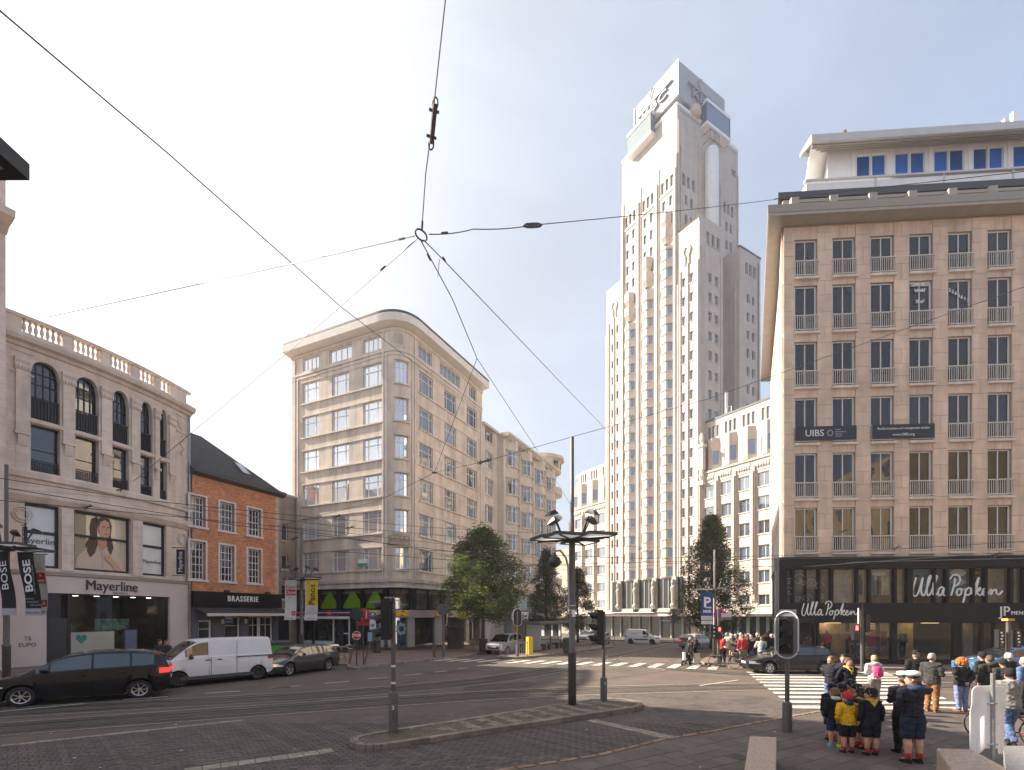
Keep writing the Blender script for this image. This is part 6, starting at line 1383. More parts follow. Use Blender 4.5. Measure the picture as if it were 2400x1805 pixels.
btext(t,"A'pen",0,.82,.26,C(.05,.05,.05)); btext(t,'Open',.03,.68,.3,'white'); btext(t,'A',.2,.165,.2,'white'); btext(t,'meir-as.be',0,.05,.13,C(.05,.05,.06)); btext(t,'zondag',-.05,.57,.09,gry)
t=banner(0,'yellow and white vertical banner on the mast in front of the corner block',at(731,Yp),Yp,zv(1454,Yp),zv(1360,Yp),.8,[(*F_,wf,'cloth'),(-.42,.5,.36,1,yel,'yellow_print')],lean=.08)
btext(t,'Panos',.08,.64,.55,C(.06,.035,.02),True,bold=.008); btext(t,'\\|/',.03,.93,.17,'white'); btext(t,'NOG',.06,.29,.13,gry); btext(t,'GEOPEND',.06,.235,.13,gry); btext(t,'ZONDAG OPEN',.06,.18,.11,C(.1,.09,.09)); btext(t,'meir-as.be',.06,.05,.13,C(.05,.05,.06))
Ym=34.2
t=banner(0,'blue parking banner with a white P and arrow hanging over the far corner',at(1657,Ym),Ym,zv(1463,Ym),zv(1389,Ym),.78,[(*F_,C(.02,.06,.24),'cloth'),(-.5,.5,0,.26,wf,'white_strip'),(-.5,.5,.105,.135,C(.02,.06,.24),'blue_strip')])
btext(t,'P',-.02,.68,.95,'white',bold=.03); btext(t,'MEIR',.03,.4,.27,'white',bold=.008); btext(t,'Q interparking',0,.2,.1,C(.03,.05,.14)); btext(t,'meir-as.be',0,.05,.11,gry)
m=MB(); h=t['_h']; m.box(-.1,.2,-.07,-.065,.51*h,.54*h); m.poly([(.14,-.066,.56*h),(.3,-.066,.525*h),(.14,-.066,.49*h)]); m.build('arrow','white',t,world=False)
# ================= traffic lights =================
def tlight(label,x,y,g,zb,zt,face,base=1.0,board=None,double=False,pr=.055,group='vehicle traffic lights',num=None):
    """face: heading of lamp faces (angle about z, 0 = towards -Y)"""
    t=thing('traffic_light',label,'traffic light',(x,y,g),face,group); P=lambda z:z-g
    m=MB(); m.lathe([(.115,0),(.115,P(base)-.05),(.095,P(base)),(pr,P(base)+.02),(pr,P(zt)-.05)],n=14); m.build('pole','mast',t,world=False,smooth=True); autosmooth(t.children[0].data)
    h=P(zt)-P(zb)
    def head(off,nm='signal_head'):
        m=MB(); m.box(-.15,.15,off-.12,off+.1,P(zb),P(zt)); o=m.build(nm,'black',t,world=False)
        for k in range(3):
            z=P(zb)+h*(k+.5)/3
            m=MB(); m.lathe([(.105,off-.125),(.1,off-.13)],(0,0,z),14,'y'); m.build('lens',C((.02,.06,.03)[0],(.05,.04,.012)[k] if 0 else .02,.02,.2),o,world=False)
            m=MB(); n=11; A0=[]
            for i in range(n): a=math.radians(-35+250*i/(n-1)); A0.append((.13*math.cos(a),.13*math.sin(a)))
            for i in range(n-1):
                (x0,z0),(x1,z1)=A0[i],A0[i+1]; l0=.12+.16*max(0,z0/.13); l1=.12+.16*max(0,z1/.13)
                m.poly([(x0,off-.12,z+z0),(x1,off-.12,z+z1),(x1,off-.12-l1,z+z1-.03),(x0,off-.12-l0,z+z0-.03)])
            m.build('visor','black',o,world=False)
    head(-.17)
    if double:
        m=MB(); m.box(-.13,.13,.1,.28,P(zb),P(zt)); m.build('signal_head','black',t,world=False)
    m=MB(); 
    for z in(P(zb)+.08,P(zt)-.1): m.box(-.04,.04,-.1,.0,z,z+.04)
    m.build('clamp','dgrey',t,world=False)
    if board:
        bw,bh,mt=board; m=MB(); zc=(P(zb)+P(zt))/2; ring=[]; r=bw/2; n=12
        for i in range(n+1): a=math.pi*i/n; ring.append((r*math.cos(a),zc+bh/2-r+r*math.sin(a)))
        for i in range(n+1): a=math.pi+math.pi*i/n; ring.append((r*math.cos(a),zc-bh/2+r+r*math.sin(a)))
        m.poly([(x_,-.1,z_) for x_,z_ in ring]); m.poly([(x_,-.085,z_) for x_,z_ in reversed(ring)]); o=m.build('backboard',mt,t,world=False)
        m=MB(); m.tube([(x_,-.1,z_) for x_,z_ in ring]+[(ring[0][0],-.1,ring[0][1])],.02,6,False); m.build('white_rim','white',o,world=False)
    return t
c=gp(922,1716,.12); t1=tlight('near black traffic light seen from the side on the left tip of the traffic island',c.x,c.y,.12,2.42,3.43,-math.pi*.46,base=1.12)
m=MB(); m.box(-.1,.12,-.2,.0,3.33,3.36); m.tube([(0,.02,3.3),(.05,.18,3.25),(.05,.2,2.95),(.0,.12,3.05)],.015,5); m.build('detector','zinc',t1,world=False)
m=MB(); m.lathe([(.057,1.62),(.057,1.67)],n=12); m.lathe([(.057,1.2),(.057,1.25)],n=12); m.build('reflective_band','white',t1,world=False)
text('3',.14,'white',t1,Matrix.Translation((.118,0,.62))@Matrix.Rotation(math.pi*.5,4,'Z'),world=False)
c=gp(1415,1644,.12); t2=tlight('black traffic light on the right tip of the traffic island beside the lamp mast',c.x,c.y,.12,2.05,3.2,-math.pi*.44,base=.92)
text('2',.12,'white',t2,Matrix.Translation((.118,0,.62))@Matrix.Rotation(math.pi*.5,4,'Z'),world=False)
c=gp(1845,1714,.03); t3=tlight('black traffic light with white rimmed oval backboard on the plaza beside the scouts',c.x,c.y,.03,2.05,3.0,-math.pi*.2,base=.78,board=(.52,1.2,C(.25,.25,.26)))
c=gp(1040,1539,.12); tlight('back of a round topped traffic light with a round sign on the left pavement',c.x,c.y,gz(c.y)+.12,2.35,3.2,math.pi*.95,base=.7,board=(.42,1.1,'black'))
c=gp(1213,1538,.13); tlight('traffic light seen from behind on the bus stop island, black rounded backboard',c.x,c.y,gz(c.y)+.13,2.35,3.3,math.pi*1.02,base=.8,board=(.62,1.25,'black'))
def pole_thing(name,label,cat,u,v,zt,r=.03,dz=.12,mt='mast',group=None,rot=0):
    c=gp(u,v,dz); t=thing(name,label,cat,(c.x,c.y,c.z),rot,group); m=MB(); m.tube([(0,0,0),(0,0,zt)],r,8); m.build('pole',mt,t,world=False); return t
def disc_sign(t,z,r,front,rim=None,y=-.04,nm='sign_plate',n=24,back='zinc',x=0):
    m=MB(); m.disc((x,y,z),r,n); m.disc((x,y+.015,z),r,n); m.tube([(x+r*math.cos(i*math.pi*2/n),y+.006,z+r*math.sin(i*math.pi*2/n)) for i in range(n+1)],.01,4,False); o=m.build(nm,rim or front,t,world=False)
    if rim: m=MB(); m.disc((x,y-.008,z),r*.78,n); m.build('sign_face',front,o,world=False)
    return o
# pedestrian signal beside the shop
t=pole_thing('pedestrian_signal','pedestrian signal with a red man and a no parking sign before the black shop','traffic light',2020,1574,3.15,.07)
m=MB(); m.box(-.5,-.22,-.15,.08,2.0,2.42); o=m.build('signal_head','black',t,world=False); m=MB(); m.box(-.5,-.22,-.15,.08,1.62,1.98); m.build('signal_head','black',t,world=False)
RED=mat('red_signal_glow',(1,.03,.02),.4,emit=6); m=MB(); m.lathe([(.05,2.29),(.055,2.33),(.03,2.36)],(-.36,-.17,0),8); m.box(-.43,-.29,-.17,-.16,2.12,2.28); m.build('red_man',RED,o,world=False)
m=MB(); m.box(.12,.35,-.12,.1,2.0,2.9); o=m.build('signal_head','black',t,world=False); m=MB()
for k in range(3): m.box(.35,.55,-.1,.1,2.1+.28*k,2.13+.28*k)
m.build('visors','black',o,world=False)
m=MB(); m.box(-.19,-.15,-.03,.03,2.45,3.25); m.build('white_post','white',t,world=False)
disc_sign(t,3.15,.33,C(.05,.01,.02),nm='no_parking_sign',x=-.02).rotation_euler=(0,0,.86)
# corner mast furniture: no stopping sign, signals
t=thing('no_stopping_sign','round red and blue no stopping sign on the far corner mast','sign',(at(1685,34.2),34.2,zv(1440,34.2)))
disc_sign(t,0,.38,C(.03,.08,.42),C(.5,.02,.05)); 
m=MB()
for a in(.785,2.356): d=Vector((math.cos(a),0,math.sin(a)))*.3; n=Vector((-d.z,0,d.x)).normalized()*.05; m.poly([tuple(-d-n+Vector((0,-.06,0))),tuple(d-n+Vector((0,-.06,0))),tuple(d+n+Vector((0,-.06,0))),tuple(-d+n+Vector((0,-.06,0)))])
m.build('red_cross',C(.5,.02,.05),t,world=False)
t=pole_thing('pedestrian_signal','pedestrian signal glowing red on the far corner beside the cyclist','traffic light',1684,1556,3.3,.07)
m=MB(); m.box(-.16,.16,-.15,.08,1.85,2.25); o=m.build('signal_head','black',t,world=False); m=MB(); m.box(-.16,.16,-.15,.08,1.45,1.83); m.build('signal_head','black',t,world=False); m=MB(); m.box(-.06,.06,-.165,-.155,1.95,2.15); m.build('red_man',RED,o,world=False)
m=MB(); m.box(-.5,-.2,-.1,.12,1.5,2.3); m.build('signal_head','black',t,world=False)
for k in range(3): m=MB(); m.disc((-.3,-.105,1.66+.24*k),.05,10); m.build('sticker','white',t,world=False)
m=MB(); m.box(.15,.75,-.05,-.02,2.75,3.0); m.build('white_plate',C(.5,.5,.48),t,world=False); m=MB(); m.tube([(0,0,2.65),(.8,0,2.65)],.02,5); m.build('bracket','zinc',t,world=False)
# plain signs
t=pole_thing('no_entry_sign_back','no parking sign with blue plate on a thin pole before the tower entrance','sign',1580,1507,3.2,.04); disc_sign(t,3.25,.42,C(.12,.05,.25),C(.4,.03,.08)); m=MB(); m.box(-.35,.35,-.05,-.03,2.55,2.8); m.build('blue_plate','blue',t,world=False); m=MB(); m.box(-1.6,-.4,-.03,.0,2.75,2.82); m.build('white_bar','white',t,world=False)
t=pole_thing('no_parking_sign','two narrow red and blue signs seen edge on behind the crowd','sign',1733,1540,3.0,.035); disc_sign(t,2.75,.3,C(.5,.03,.06)).rotation_euler=(0,0,1.2); disc_sign(t,2.25,.3,'blue').rotation_euler=(0,0,1.2)
t=pole_thing('stop_sign','small red stop sign low on a pole on the left pavement','sign',836,1560,2.75,.035,mt='dgrey')
m=MB(); R8=.25; m.poly([(R8*math.cos(math.pi/8+i*math.pi/4),-.05,1.72+R8*math.sin(math.pi/8+i*math.pi/4)) for i in range(8)]); o=m.build('stop_plate',C(.5,.015,.025),t,world=False); text('STOP',.2,'white',t,Matrix.Translation((0,-.056,1.72)),ext=.002,world=False,bold=.006); m=MB(); m.tube([(R8*math.cos(math.pi/8+i*math.pi/4),-.05,1.72+R8*math.sin(math.pi/8+i*math.pi/4)) for i in range(9)],.012,4,False); m.build('white_border','white',t,world=False)
disc_sign(t,2.95,.36,C(.03,.035,.035)); m=MB(); m.box(.05,.3,-.03,0,2.85,2.9); m.build('bracket','dgrey',t,world=False)
t=pole_thing('red_round_sign','red round sign with white bars on the left pavement beside the near traffic light','sign',852,1558,2.95,.03,mt='dgrey'); disc_sign(t,2.9,.38,C(.45,.04,.03)); m=MB(); m.box(-.1,-.06,-.07,-.06,2.65,3.2); m.box(.15,.22,-.07,-.06,2.7,3.15); m.build('white_bar',C(.6,.55,.5),t,world=False); m=MB(); m.box(-.33,.33,-.05,-.03,2.28,2.5); m.build('red_plate',C(.45,.04,.03),t,world=False)
t=pole_thing('blue_road_sign','blue one way sign above a white plate left of the near traffic light','sign',874,1531,3.3,.035,mt='dgrey'); m=MB(); m.box(-.24,.24,-.05,-.03,2.75,3.3); o=m.build('blue_plate',C(.03,.12,.45),t,world=False); m=MB(); m.poly([(-.1,-.06,3.12),(.1,-.06,3.12),(0,-.06,3.25)]); m.box(-.03,.03,-.065,-.055,2.85,3.12); m.build('arrow','white',o,world=False); m=MB(); m.box(-.25,.25,-.05,-.03,1.85,2.72); o=m.build('white_plate',C(.6,.6,.58),t,world=False); m=MB(); m.disc((0,-.056,2.25),.14,14); m.build('blue_disc',C(.05,.25,.5),o,world=False); m=MB(); m.box(-.4,-.05,-.04,-.02,.95,1.7); m.build('poster_plate',C(.25,.4,.6),t,world=False)
t=pole_thing('round_sign_back','grey back of a round sign on a stickered pole on the left pavement','sign',1038,1541,3.5,.05); disc_sign(t,3.35,.4,C(.08,.08,.085))
for u,v,lab in((830,1557,'left of'),(857,1556,'right of')):
    c=gp(712+ (u-720),v,.12); c=gp(u-12 if u<840 else u-3,v,.12); m=MB(); m.tube([(0,0,0),(.32,0,1.25)],.05,8); tag(m.build('tree_stake',C(.19,.1,.06),mw=Matrix.Translation(c)),'leaning wooden stake just %s the stop sign pole'%lab,'stake')
c=gp(1018,1540,.12); m=MB(); m.lathe([(.1,0),(.1,.85),(.06,.95)],(c.x,c.y,c.z),10); tag(m.build('bollard',C(.12,.08,.06)),'short dark bollard left of the sign pole on the left pavement','bollard')
# advertising column / kiosk, bins
c=gp(1068,1521,.12); t=thing('utility_kiosk','brown panelled street kiosk behind the sign pole on the left pavement','kiosk',(c.x,c.y,c.z)); m=MB(); m.lathe([(.8,0),(.75,.1),(.75,1.95),(.85,2.0),(.8,2.15)],n=8); m.build('cabinet',C(.10,.075,.06),t,world=False)
for k in range(8): a=k*math.pi/4; m=MB(); m.box(-.02,.02,-.78,-.74,.15,1.9); m.build('rib',C(.07,.05,.04),t,mw=Matrix.Rotation(a,4,'Z'),world=False)
def bin_(label,u,v,h=1.0,r=.28,mt=None,group='street litter bins'):
    c=gp(u,v,.12); t=thing('litter_bin',label,'litter bin',(c.x,c.y,c.z),0,group); m=MB(); m.lathe([(r*.85,0),(r,.1),(r,h*.85),(r*.9,h*.87)],n=12); m.build('bin_body',mt or C(.06,.05,.045),t,world=False); m=MB(); m.lathe([(r*1.05,h*.88),(r*1.05,h*.95),(r*.5,h)],n=12); m.build('bin_lid',C(.05,.045,.04),t,world=False)
bin_('dark litter bin beside the blue road sign on the left pavement',884,1530,1.05); bin_('grey litter bin at the foot of the broad maple tree',1133,1527,1.1,.36); bin_('dark green litter bin right of the bus shelter',1329,1530,1.25,.34,C(.03,.05,.04))
# bus shelter
Y0=39.0
def SX(u,Y): return at(u,Y)
A_=Vector((SX(1236,39.5),39.5)); D_=Vector((.42,.907)); Lg=8.6
A_=Vector((2.2,42.2)); B_=Vector((5.9,49.3)); shp2=Path([A_,B_]); gS=gz(44)+.13-.0
bs=thing('bus_shelter','long glass bus shelter with dark roof on the stop island','bus shelter',(A_.x,A_.y,gS-.1))
m=MB(shp2.P); m.box(-.2,shp2.L+.2,-1.3,.3,gS+2.35,gS+2.55); m.build('roof',C(.10,.09,.085),bs)
for k in range(4):
    q=shp2.L*k/3; m=MB(shp2.P); m.box(q-.05,q+.05,-1.2,-1.1,gS-.2,gS+2.35); m.build('post',C(.07,.05,.05),bs)
for k in range(3):
    q=shp2.L*k/3+.1; m=MB(shp2.P); m.box(q,q+shp2.L/3-.2,-1.16,-1.14,gS+.3,gS+2.2); m.build('glass_panel','glassshop',bs)
m=MB(shp2.P); m.box(.0,.1,-1.1,.2,gS+.2,gS+2.3); m.build('side_panel',C(.3,.3,.3),bs); m=MB(shp2.P); m.box(.3,1.6,-1.1,-1.05,gS+.5,gS+2.1); m.build('timetable_poster',C(.5,.48,.46),bs)
for k in range(2):
    q=2.8+k*3; m=MB(shp2.P); m.box(q,q+1.5,-.95,-.55,gS+.42,gS+.48); o=m.build('bench',C(.08,.06,.05),bs)
    for x in(q+.15,q+1.3): m=MB(shp2.P); m.box(x,x+.08,-.9,-.6,gS-.15,gS+.42); m.build('bench_leg',C(.08,.06,.05),o,world=True)
# yellow machine, railing, far clutter
c=gp(1241,1534,.13); t=thing('ticket_machine','bright yellow ticket machine at the near end of the bus shelter','ticket machine',(c.x,c.y,c.z),.5); m=MB(); m.box(-.2,.2,-.2,.2,0,1.3); m.build('cabinet','yellow',t,world=False); m=MB(); m.box(.2,.215,-.13,.13,.3,1.2); m.build('dark_panel',C(.05,.05,.05),t,world=False); m=MB(); m.box(-.21,.21,-.21,.21,1.3,1.35); m.build('cap',C(.6,.42,.02),t,world=False)
def rail(label,p,q,h=1.0,n=14,mt='zinc',group='crowd railings by the tracks'):
    p,q=Vector(p[:2]),Vector(q[:2]); g=gz(p.y)+.13; d=(q-p); t=thing('pedestrian_railing',label,'railing',(p.x,p.y,g),math.atan2(d.y,d.x),group); L_=d.length
    m=MB(); m.tube([(0,0,h),(L_,0,h)],.03,6); m.build('top_rail',mt,t,world=False); m=MB(); m.tube([(0,0,.15),(L_,0,.15)],.02,5); m.build('bottom_rail',mt,t,world=False)
    for x in(0,L_): m=MB(); m.tube([(x,0,0),(x,0,h+.08)],.035,6); m.build('post',mt,t,world=False)
    for k in range(1,n): m=MB(); m.tube([(L_*k/n,0,.15),(L_*k/n,0,h)],.014,4); m.build('bar',mt,t,world=False)
rail('grey pedestrian railing in front of the silver car',gp(1172,1540,.13),gp(1236,1539,.13)); rail('low railing beyond the bus shelter beside the far cars',gp(1382,1524,.13),gp(1440,1517,.13),n=10); rail('dark railing behind the people at the right edge',(22.2,21.2),(30,20.6),1.1,26,'dgrey')
# green dumpster, cafe chairs
c=Vector((-13.75,28.3)); t=thing('green_dumpster','green plastic waste container with black lids behind the white van','waste container',(c.x,c.y,.12),.72); m=MB(); m.box(-1.5,1.2,-.55,.55,.15,1.2); m.build('bin_body','green',t,world=False)
for k in range(3): m=MB(); m.sweep(-1.52+.9*k,-.66+.9*k,[(-.6,1.2),(.6,1.2),(.55,1.35),(.0,1.45),(-.55,1.35)]); m.build('lid','black',t,world=False)
m=MB(); m.box(-1.6,-1.5,-.5,.5,.9,1.05); m.build('handle',C(.03,.25,.05),t,world=False)
# ---- hanging drop: round light at right, double sign pole
t=pole_thing('small_signal_pole','pale pole with orange cap and two small sign boxes behind the people at right','sign post',2363,1625,2.78,.07,.02,'mast')
m=MB(); m.box(-.13,.13,-.13,.13,2.78,2.87); m.build('orange_cap',C(.55,.33,.08),t,world=False)
for x in(-.34,.3):
    m=MB(); m.box(x-.12,x+.12,-.1,.08,1.75,2.45); o=m.build('sign_box','black',t,world=False)
    for k in range(5): m=MB(); m.disc((x+.03*(k%2)-.02,-.11,1.85+.12*k),.05,8,'y',.04); m.build('pictogram','white' if k else C(.55,.1,.08),o,world=False)
m=MB(); m.tube([(.1,0,2.75),(.2,-.05,2.65),(.18,-.05,2.3)],.02,5); m.build('cable','dgrey',t,world=False)
# ---- white curved plastic sign back on steel post
c=gp(2322,1812,.02); Yc=(3.03)*F/(1812-HV); c=Vector((at(2319,8.6),8.6,.02))
t=thing('bus_stop_flag','white moulded plastic sign panel seen from behind on a galvanised post','sign',(c.x,c.y,.02),.0)
z1=zv(1607,8.6)-.02; z0=zv(1770,8.6)-.02; m=MB(); m.tube([(0,-.06,0),(0,-.06,zv(1577,8.6)-.02)],.033,10); m.build('post','zinc',t,world=False)
m=MB(); hw=.30; N_=15; rows=12
def zt_(x): return z1-.09*max(0,(abs(x)/hw-.72)/.28)**2
def dep(x,k):  # moulded relief of the shell: raised centre panel with arched top
    a=abs(x)/hw; hh=1-k; arch=.78-.35*max(0,a-.0)**2
    s=.10 if (a<.52 and k<.80-.25*a*a) else .02
    if .52<=a<.8 and k<.72: s=-.0
    return -.02-s*.0+ ( -.05 if (a<.5 and k<.8-.3*a*a) else (.035 if a>.62 and k<.7 else 0))
G=[]
for i in range(N_):
    x=-hw+2*hw*i/(N_-1); col=[]
    zb=z0+(.12 if abs(x)<hw*.45 else (.0 if abs(x)>hw*.55 else .06))
    for j in range(rows+1): k=j/rows; z=zb+(zt_(x)-zb)*k; col.append((x,.02+dep(x,k),z))
    G.append(col)
for i in range(N_-1):
    for j in range(rows): m.poly([G[i][j],G[i+1][j],G[i+1][j+1],G[i][j+1]])
me=m.mesh('moulded_panel','white',True); bm=bmesh.new(); bm.from_mesh(me); bmesh.ops.remove_doubles(bm,verts=bm.verts,dist=.0005); bm.to_mesh(me); bm.free()
o=link('moulded_panel',me,t,None,False); md=o.modifiers.new('thick','SOLIDIFY'); md.thickness=.02; md2=o.modifiers.new('sub','SUBSURF'); md2.levels=2; md2.render_levels=2
for z in(z0+.2,z1-.3): m=MB(); m.tube([(-.09,-.05,z),(-.03,-.1,z+.01),(.03,-.1,z+.01),(.09,-.05,z)],.011,5); m.build('clamp','zinc',t,world=False)
m=MB()
for x in(-.1,.1): m.lathe([(.008,-.045),(.006,-.055)],(x,0,(z0+z1)/2-.05),6,'y')
m.build('rivets','dgrey',t,world=False)
# ---- stone blocks in the foreground
def blockthing(nm,label,pts_top,z0,z1,mt,bev=.03,strip_=None):
    t=thing(nm,label,'stone bench' if 'bench' in nm else 'stone block',(pts_top[0][0],pts_top[0][1],z0)); m=MB(); k=len(pts_top); c=sum((Vector(p) for p in pts_top),Vector((0,0)))/k
    inn=[Vector(p)+(c-Vector(p)).normalized()*bev for p in pts_top]
    for i in range(k):
        a,b=pts_top[i],pts_top[(i+1)%k]; m.poly([(*a,z0),(*b,z0),(*b,z1-bev),(*a,z1-bev)]); m.poly([(*a,z1-bev),(*b,z1-bev),(*inn[(i+1)%k],z1),(*inn[i],z1)])
    m.poly([(*p,z1) for p in inn]); m.build('stone_body',mt,t); return t
z=.62
def gz_at(u,v,z): Y=(H-z)*F/(v-HV); return (ux(u,Y),Y)
P_=[gz_at(1740,1830,.55),gz_at(1818,1830,.55),gz_at(1820,1727,.55),gz_at(1757,1725,.55)]
blockthing('granite_block','pink granite block with a slanted top lying on the plaza near the drain',P_,.02,.55,'granite')
P_=[gz_at(2195,1752,.75),gz_at(2285,1754,.75),gz_at(2420,1845,.75),gz_at(2260,1845,.75)]
P_=[gz_at(2195,1753,.8),gz_at(2232,1810,.8),gz_at(2380,1812,.8),gz_at(2278,1756,.8)]
tt=blockthing('granite_bench','reddish granite bench block at the bottom edge left of the white sign post',P_,.02,.8,'granite'); 
P_=[gz_at(2352,1748,.95),gz_at(2358,1800,.95),gz_at(2520,1860,.95),gz_at(2500,1748,.95)]
tt=blockthing('marble_bench','white veined stone bench with grey top in the bottom right corner',P_,.02,.9,'marble'); m=MB(); m.poly([(*p,.905) for p in P_]); m.poly([(*p,.95) for p in P_])
for i in range(4): a,b=P_[i],P_[(i+1)%4]; m.poly([(*a,.905),(*b,.905),(*b,.95),(*a,.95)])
m.build('grey_top',mat('grey_stone_top',(.2,.19,.19),.5,var=.4,vs_=25),tt)
# ================= vehicles =================
def interp(pts,x):
    if x<=pts[0][0]: return pts[0][1]
    for (a,b),(c,d) in zip(pts,pts[1:]):
        if x<=c:
            k=(x-a)/(c-a) if c>a else 0; return b+(d-b)*k
    return pts[-1][1]
def sm(pts,n=6):
    out=[]
    P=[Vector(p) for p in pts]
    for i in range(len(P)-1):
        p0=P[max(i-1,0)];p1=P[i];p2=P[i+1];p3=P[min(i+2,len(P)-1)]
        for k in range(n):
            t=k/n; q=.5*((2*p1)+(p2-p0)*t+(2*p0-5*p1+4*p2-p3)*t*t+(3*p1-p0-3*p2+p3)*t*t*t); out.append((q.x,q.y))
    return out+[tuple(P[-1])]
def car(name,label,cat,fw,rw,near,wb,foh,roh,W,belt,roof,glass,paint,wr=.31,trim='black',zb=.2,rimc='alu',spokes=6,tumble=.74,group='cars and vans in the street',lights=True,brake=False,handles=(),mirror=None,plate=True,lowtrim=None,van=False,scale=1):
    """fw, rw: ground points of the near front and rear wheels; local x runs front to rear"""
    fw,rw=Vector(fw),Vector(rw); d=(rw-fw); an=math.atan2(d.y,d.x); sx=d.length/wb; L_=foh+wb+roh; nrm=Vector((-math.sin(an),math.cos(an)))*(1 if near<0 else -1)
    org=fw+nrm*(W/2*scale); t=thing(name,label,cat,(org.x,org.y,gz(org.y)),an,group); t.scale=(sx,scale,scale)
    belt=sm([(x-foh,z) for x,z in belt]); roof=sm([(x-foh,z) for x,z in roof]); x0,x1=-foh,wb+roh
    xs=sorted(set([round(x0+L_*i/70,3) for i in range(71)]+[round(c+wr*1.17*math.cos(a*math.pi/12),3) for c in(0,wb) for a in range(13)]))
    def plan(x): 
        f=max(0,1-(x-x0)/.75); r=max(0,1-(x1-x)/.5); return 1-.26*f**2.2-.14*r**2.2
    def zlow(x): 
        f=max(0,1-(x-x0)/.35); r=max(0,1-(x1-x)/.35); return zb+.10*f**2+.14*r**2
    mb=MB(); rows=[]
    for x in xs:
        y=W/2*plan(x); z0=zlow(x); za=z0; bt=interp(belt,x)
        for c in(0,wb):
            dd=wr*1.17-abs(x-c)
            if dd>=-1e-4: za=max(za,wr+math.sqrt(max(0,(wr*1.17)**2-(x-c)**2)))
        md=max(z0+.52*(bt-z0),za+.03); flare=1.012 if za>z0 else 1
        sec=[(0,z0),(.6*y,z0),(.6*y,max(za,z0+.001)),(.965*y,max(za,z0+.002)),(.985*y,max(z0+.1,za+.01)),(y*flare,md),(y*.985,md+.55*(bt-md)),(y*.955,bt-.025),(y*.9,bt),(0,bt+.03*(1 if x<wb*.3 else .3))]
        rows.append([mb.V(x,-p,q) for p,q in sec]+[mb.V(x,p,q) for p,q in reversed(sec[1:-1])])
    n=len(rows[0])
    for i in range(len(rows)-1):
        for k in range(n):
            k2=(k+1)%n; mb.mi=1 if k in(0,1,2,n-1,n-2,n-3) else 0
            if lowtrim and k in(3,n-4): mb.mi=1
            mb.face([rows[i][k],rows[i+1][k],rows[i+1][k2],rows[i][k2]])
    mb.mi=0; mb.face(rows[0][::-1]); mb.face(rows[-1])
    xa,xd=roof[0][0],roof[-1][0]; gl=MB(); gx=[(a-foh,b-foh) for a,b in glass['side']]; ws=(xa,glass['ws']-foh); rg=(glass['rg']-foh,xd)
    gs=sorted(set([round(xa+(xd-xa)*i/44,3) for i in range(45)]+[round(v,3) for g in gx for v in g]+[round(ws[1],3),round(rg[0],3)])); R_=[]
    for x in gs:
        y=W/2*plan(x); bt=interp(belt,x)-.006; zr=max(interp(roof,x),bt+.004); hgt=zr-bt; k=min(1,hgt/.45)
        ye=W/2*min(plan(x),1)*(.9+(tumble-.9)*k); b=.9*y
        f=lambda q:b+(ye-b)*q
        R_.append((x,[(b,bt),(f(.1),bt+.1*hgt),(f(.86),bt+.84*hgt),(ye*.985,bt+.95*hgt),(ye*.8,bt+hgt),(0,zr+.03*k)]))
    for (xa_,s),(xb_,e) in zip(R_,R_[1:]):
        xm=(xa_+xb_)/2; sg=any(a-1e-4<=xm<=b+1e-4 for a,b in gx); top=xm<ws[1] or xm>rg[0]
        for side in(-1,1):
            for k in range(5):
                isg=(k==1 and sg) or (k in(3,4) and top and not (xm>rg[0] and van)) or (k==2 and top and k!=2)
                tgt=gl if isg else mb; tgt.mi=0
                q=[(xa_,side*s[k][0],s[k][1]),(xb_,side*e[k][0],e[k][1]),(xb_,side*e[k+1][0],e[k+1][1]),(xa_,side*s[k+1][0],s[k+1][1])]
                tgt.poly(q if side<0 else q[::-1])
    me=mb.mesh('body',[paint,trim],True)
    bm=bmesh.new(); bm.from_mesh(me); bmesh.ops.remove_doubles(bm,verts=bm.verts,dist=.0008); bmesh.ops.recalc_face_normals(bm,faces=bm.faces[:]); bm.to_mesh(me); bm.free(); autosmooth(me,38)
    body=link('body',me,t,None,False)
    me=gl.mesh('window_glass','carglass',True); autosmooth(me,40); link('window_glass',me,t,None,False)
    b=MB(); b.box(.2,wb+.3,-W*.42,W*.42,zb+.1,zb+.35); b.build('floor_pan','black',t,world=False)
    # wheels
    key=(round(wr,2),rimc if isinstance(rimc,str) else 'x',spokes)
    if key not in _whe:
        a=MB(); a.lathe([(wr*.66,-.1),(wr*.9,-.105),(wr*.99,-.07),(wr,0),(wr*.99,.07),(wr*.9,.105),(wr*.66,.1)],n=26,ax='y',cap=False); ty=a.mesh('tyre','rubber',True)
        a=MB(); 
        for i in range(26):
            p,q=2*math.pi*i/26,2*math.pi*(i+1)/26
            for r0,r1,y0,y1 in((wr*.7,wr*.6,-.1,-.085),(wr*.6,wr*.58,-.085,.02)): a.poly([(r0*math.cos(p),y0,r0*math.sin(p)),(r0*math.cos(q),y0,r0*math.sin(q)),(r1*math.cos(q),y1,r1*math.sin(q)),(r1*math.cos(p),y1,r1*math.sin(p))])
        for i in range(spokes):
            p=2*math.pi*i/spokes; w_=.34 if spokes<7 else .2; c_=math.cos; s_=math.sin
            a.poly([(wr*.1*c_(p-w_*2),-.07,wr*.1*s_(p-w_*2)),(wr*.62*c_(p-w_*.45),-.088,wr*.62*s_(p-w_*.45)),(wr*.62*c_(p+w_*.45),-.088,wr*.62*s_(p+w_*.45)),(wr*.1*c_(p+w_*2),-.07,wr*.1*s_(p+w_*2))])
        a.lathe([(wr*.16,-.085),(wr*.12,-.09)],n=12,ax='y'); rm=a.mesh('rim',rimc); a=MB(); a.disc((0,.0,0),wr*.6,20); dk_=a.mesh('brake_disc','black'); _whe[key]=(ty,rm,dk_)
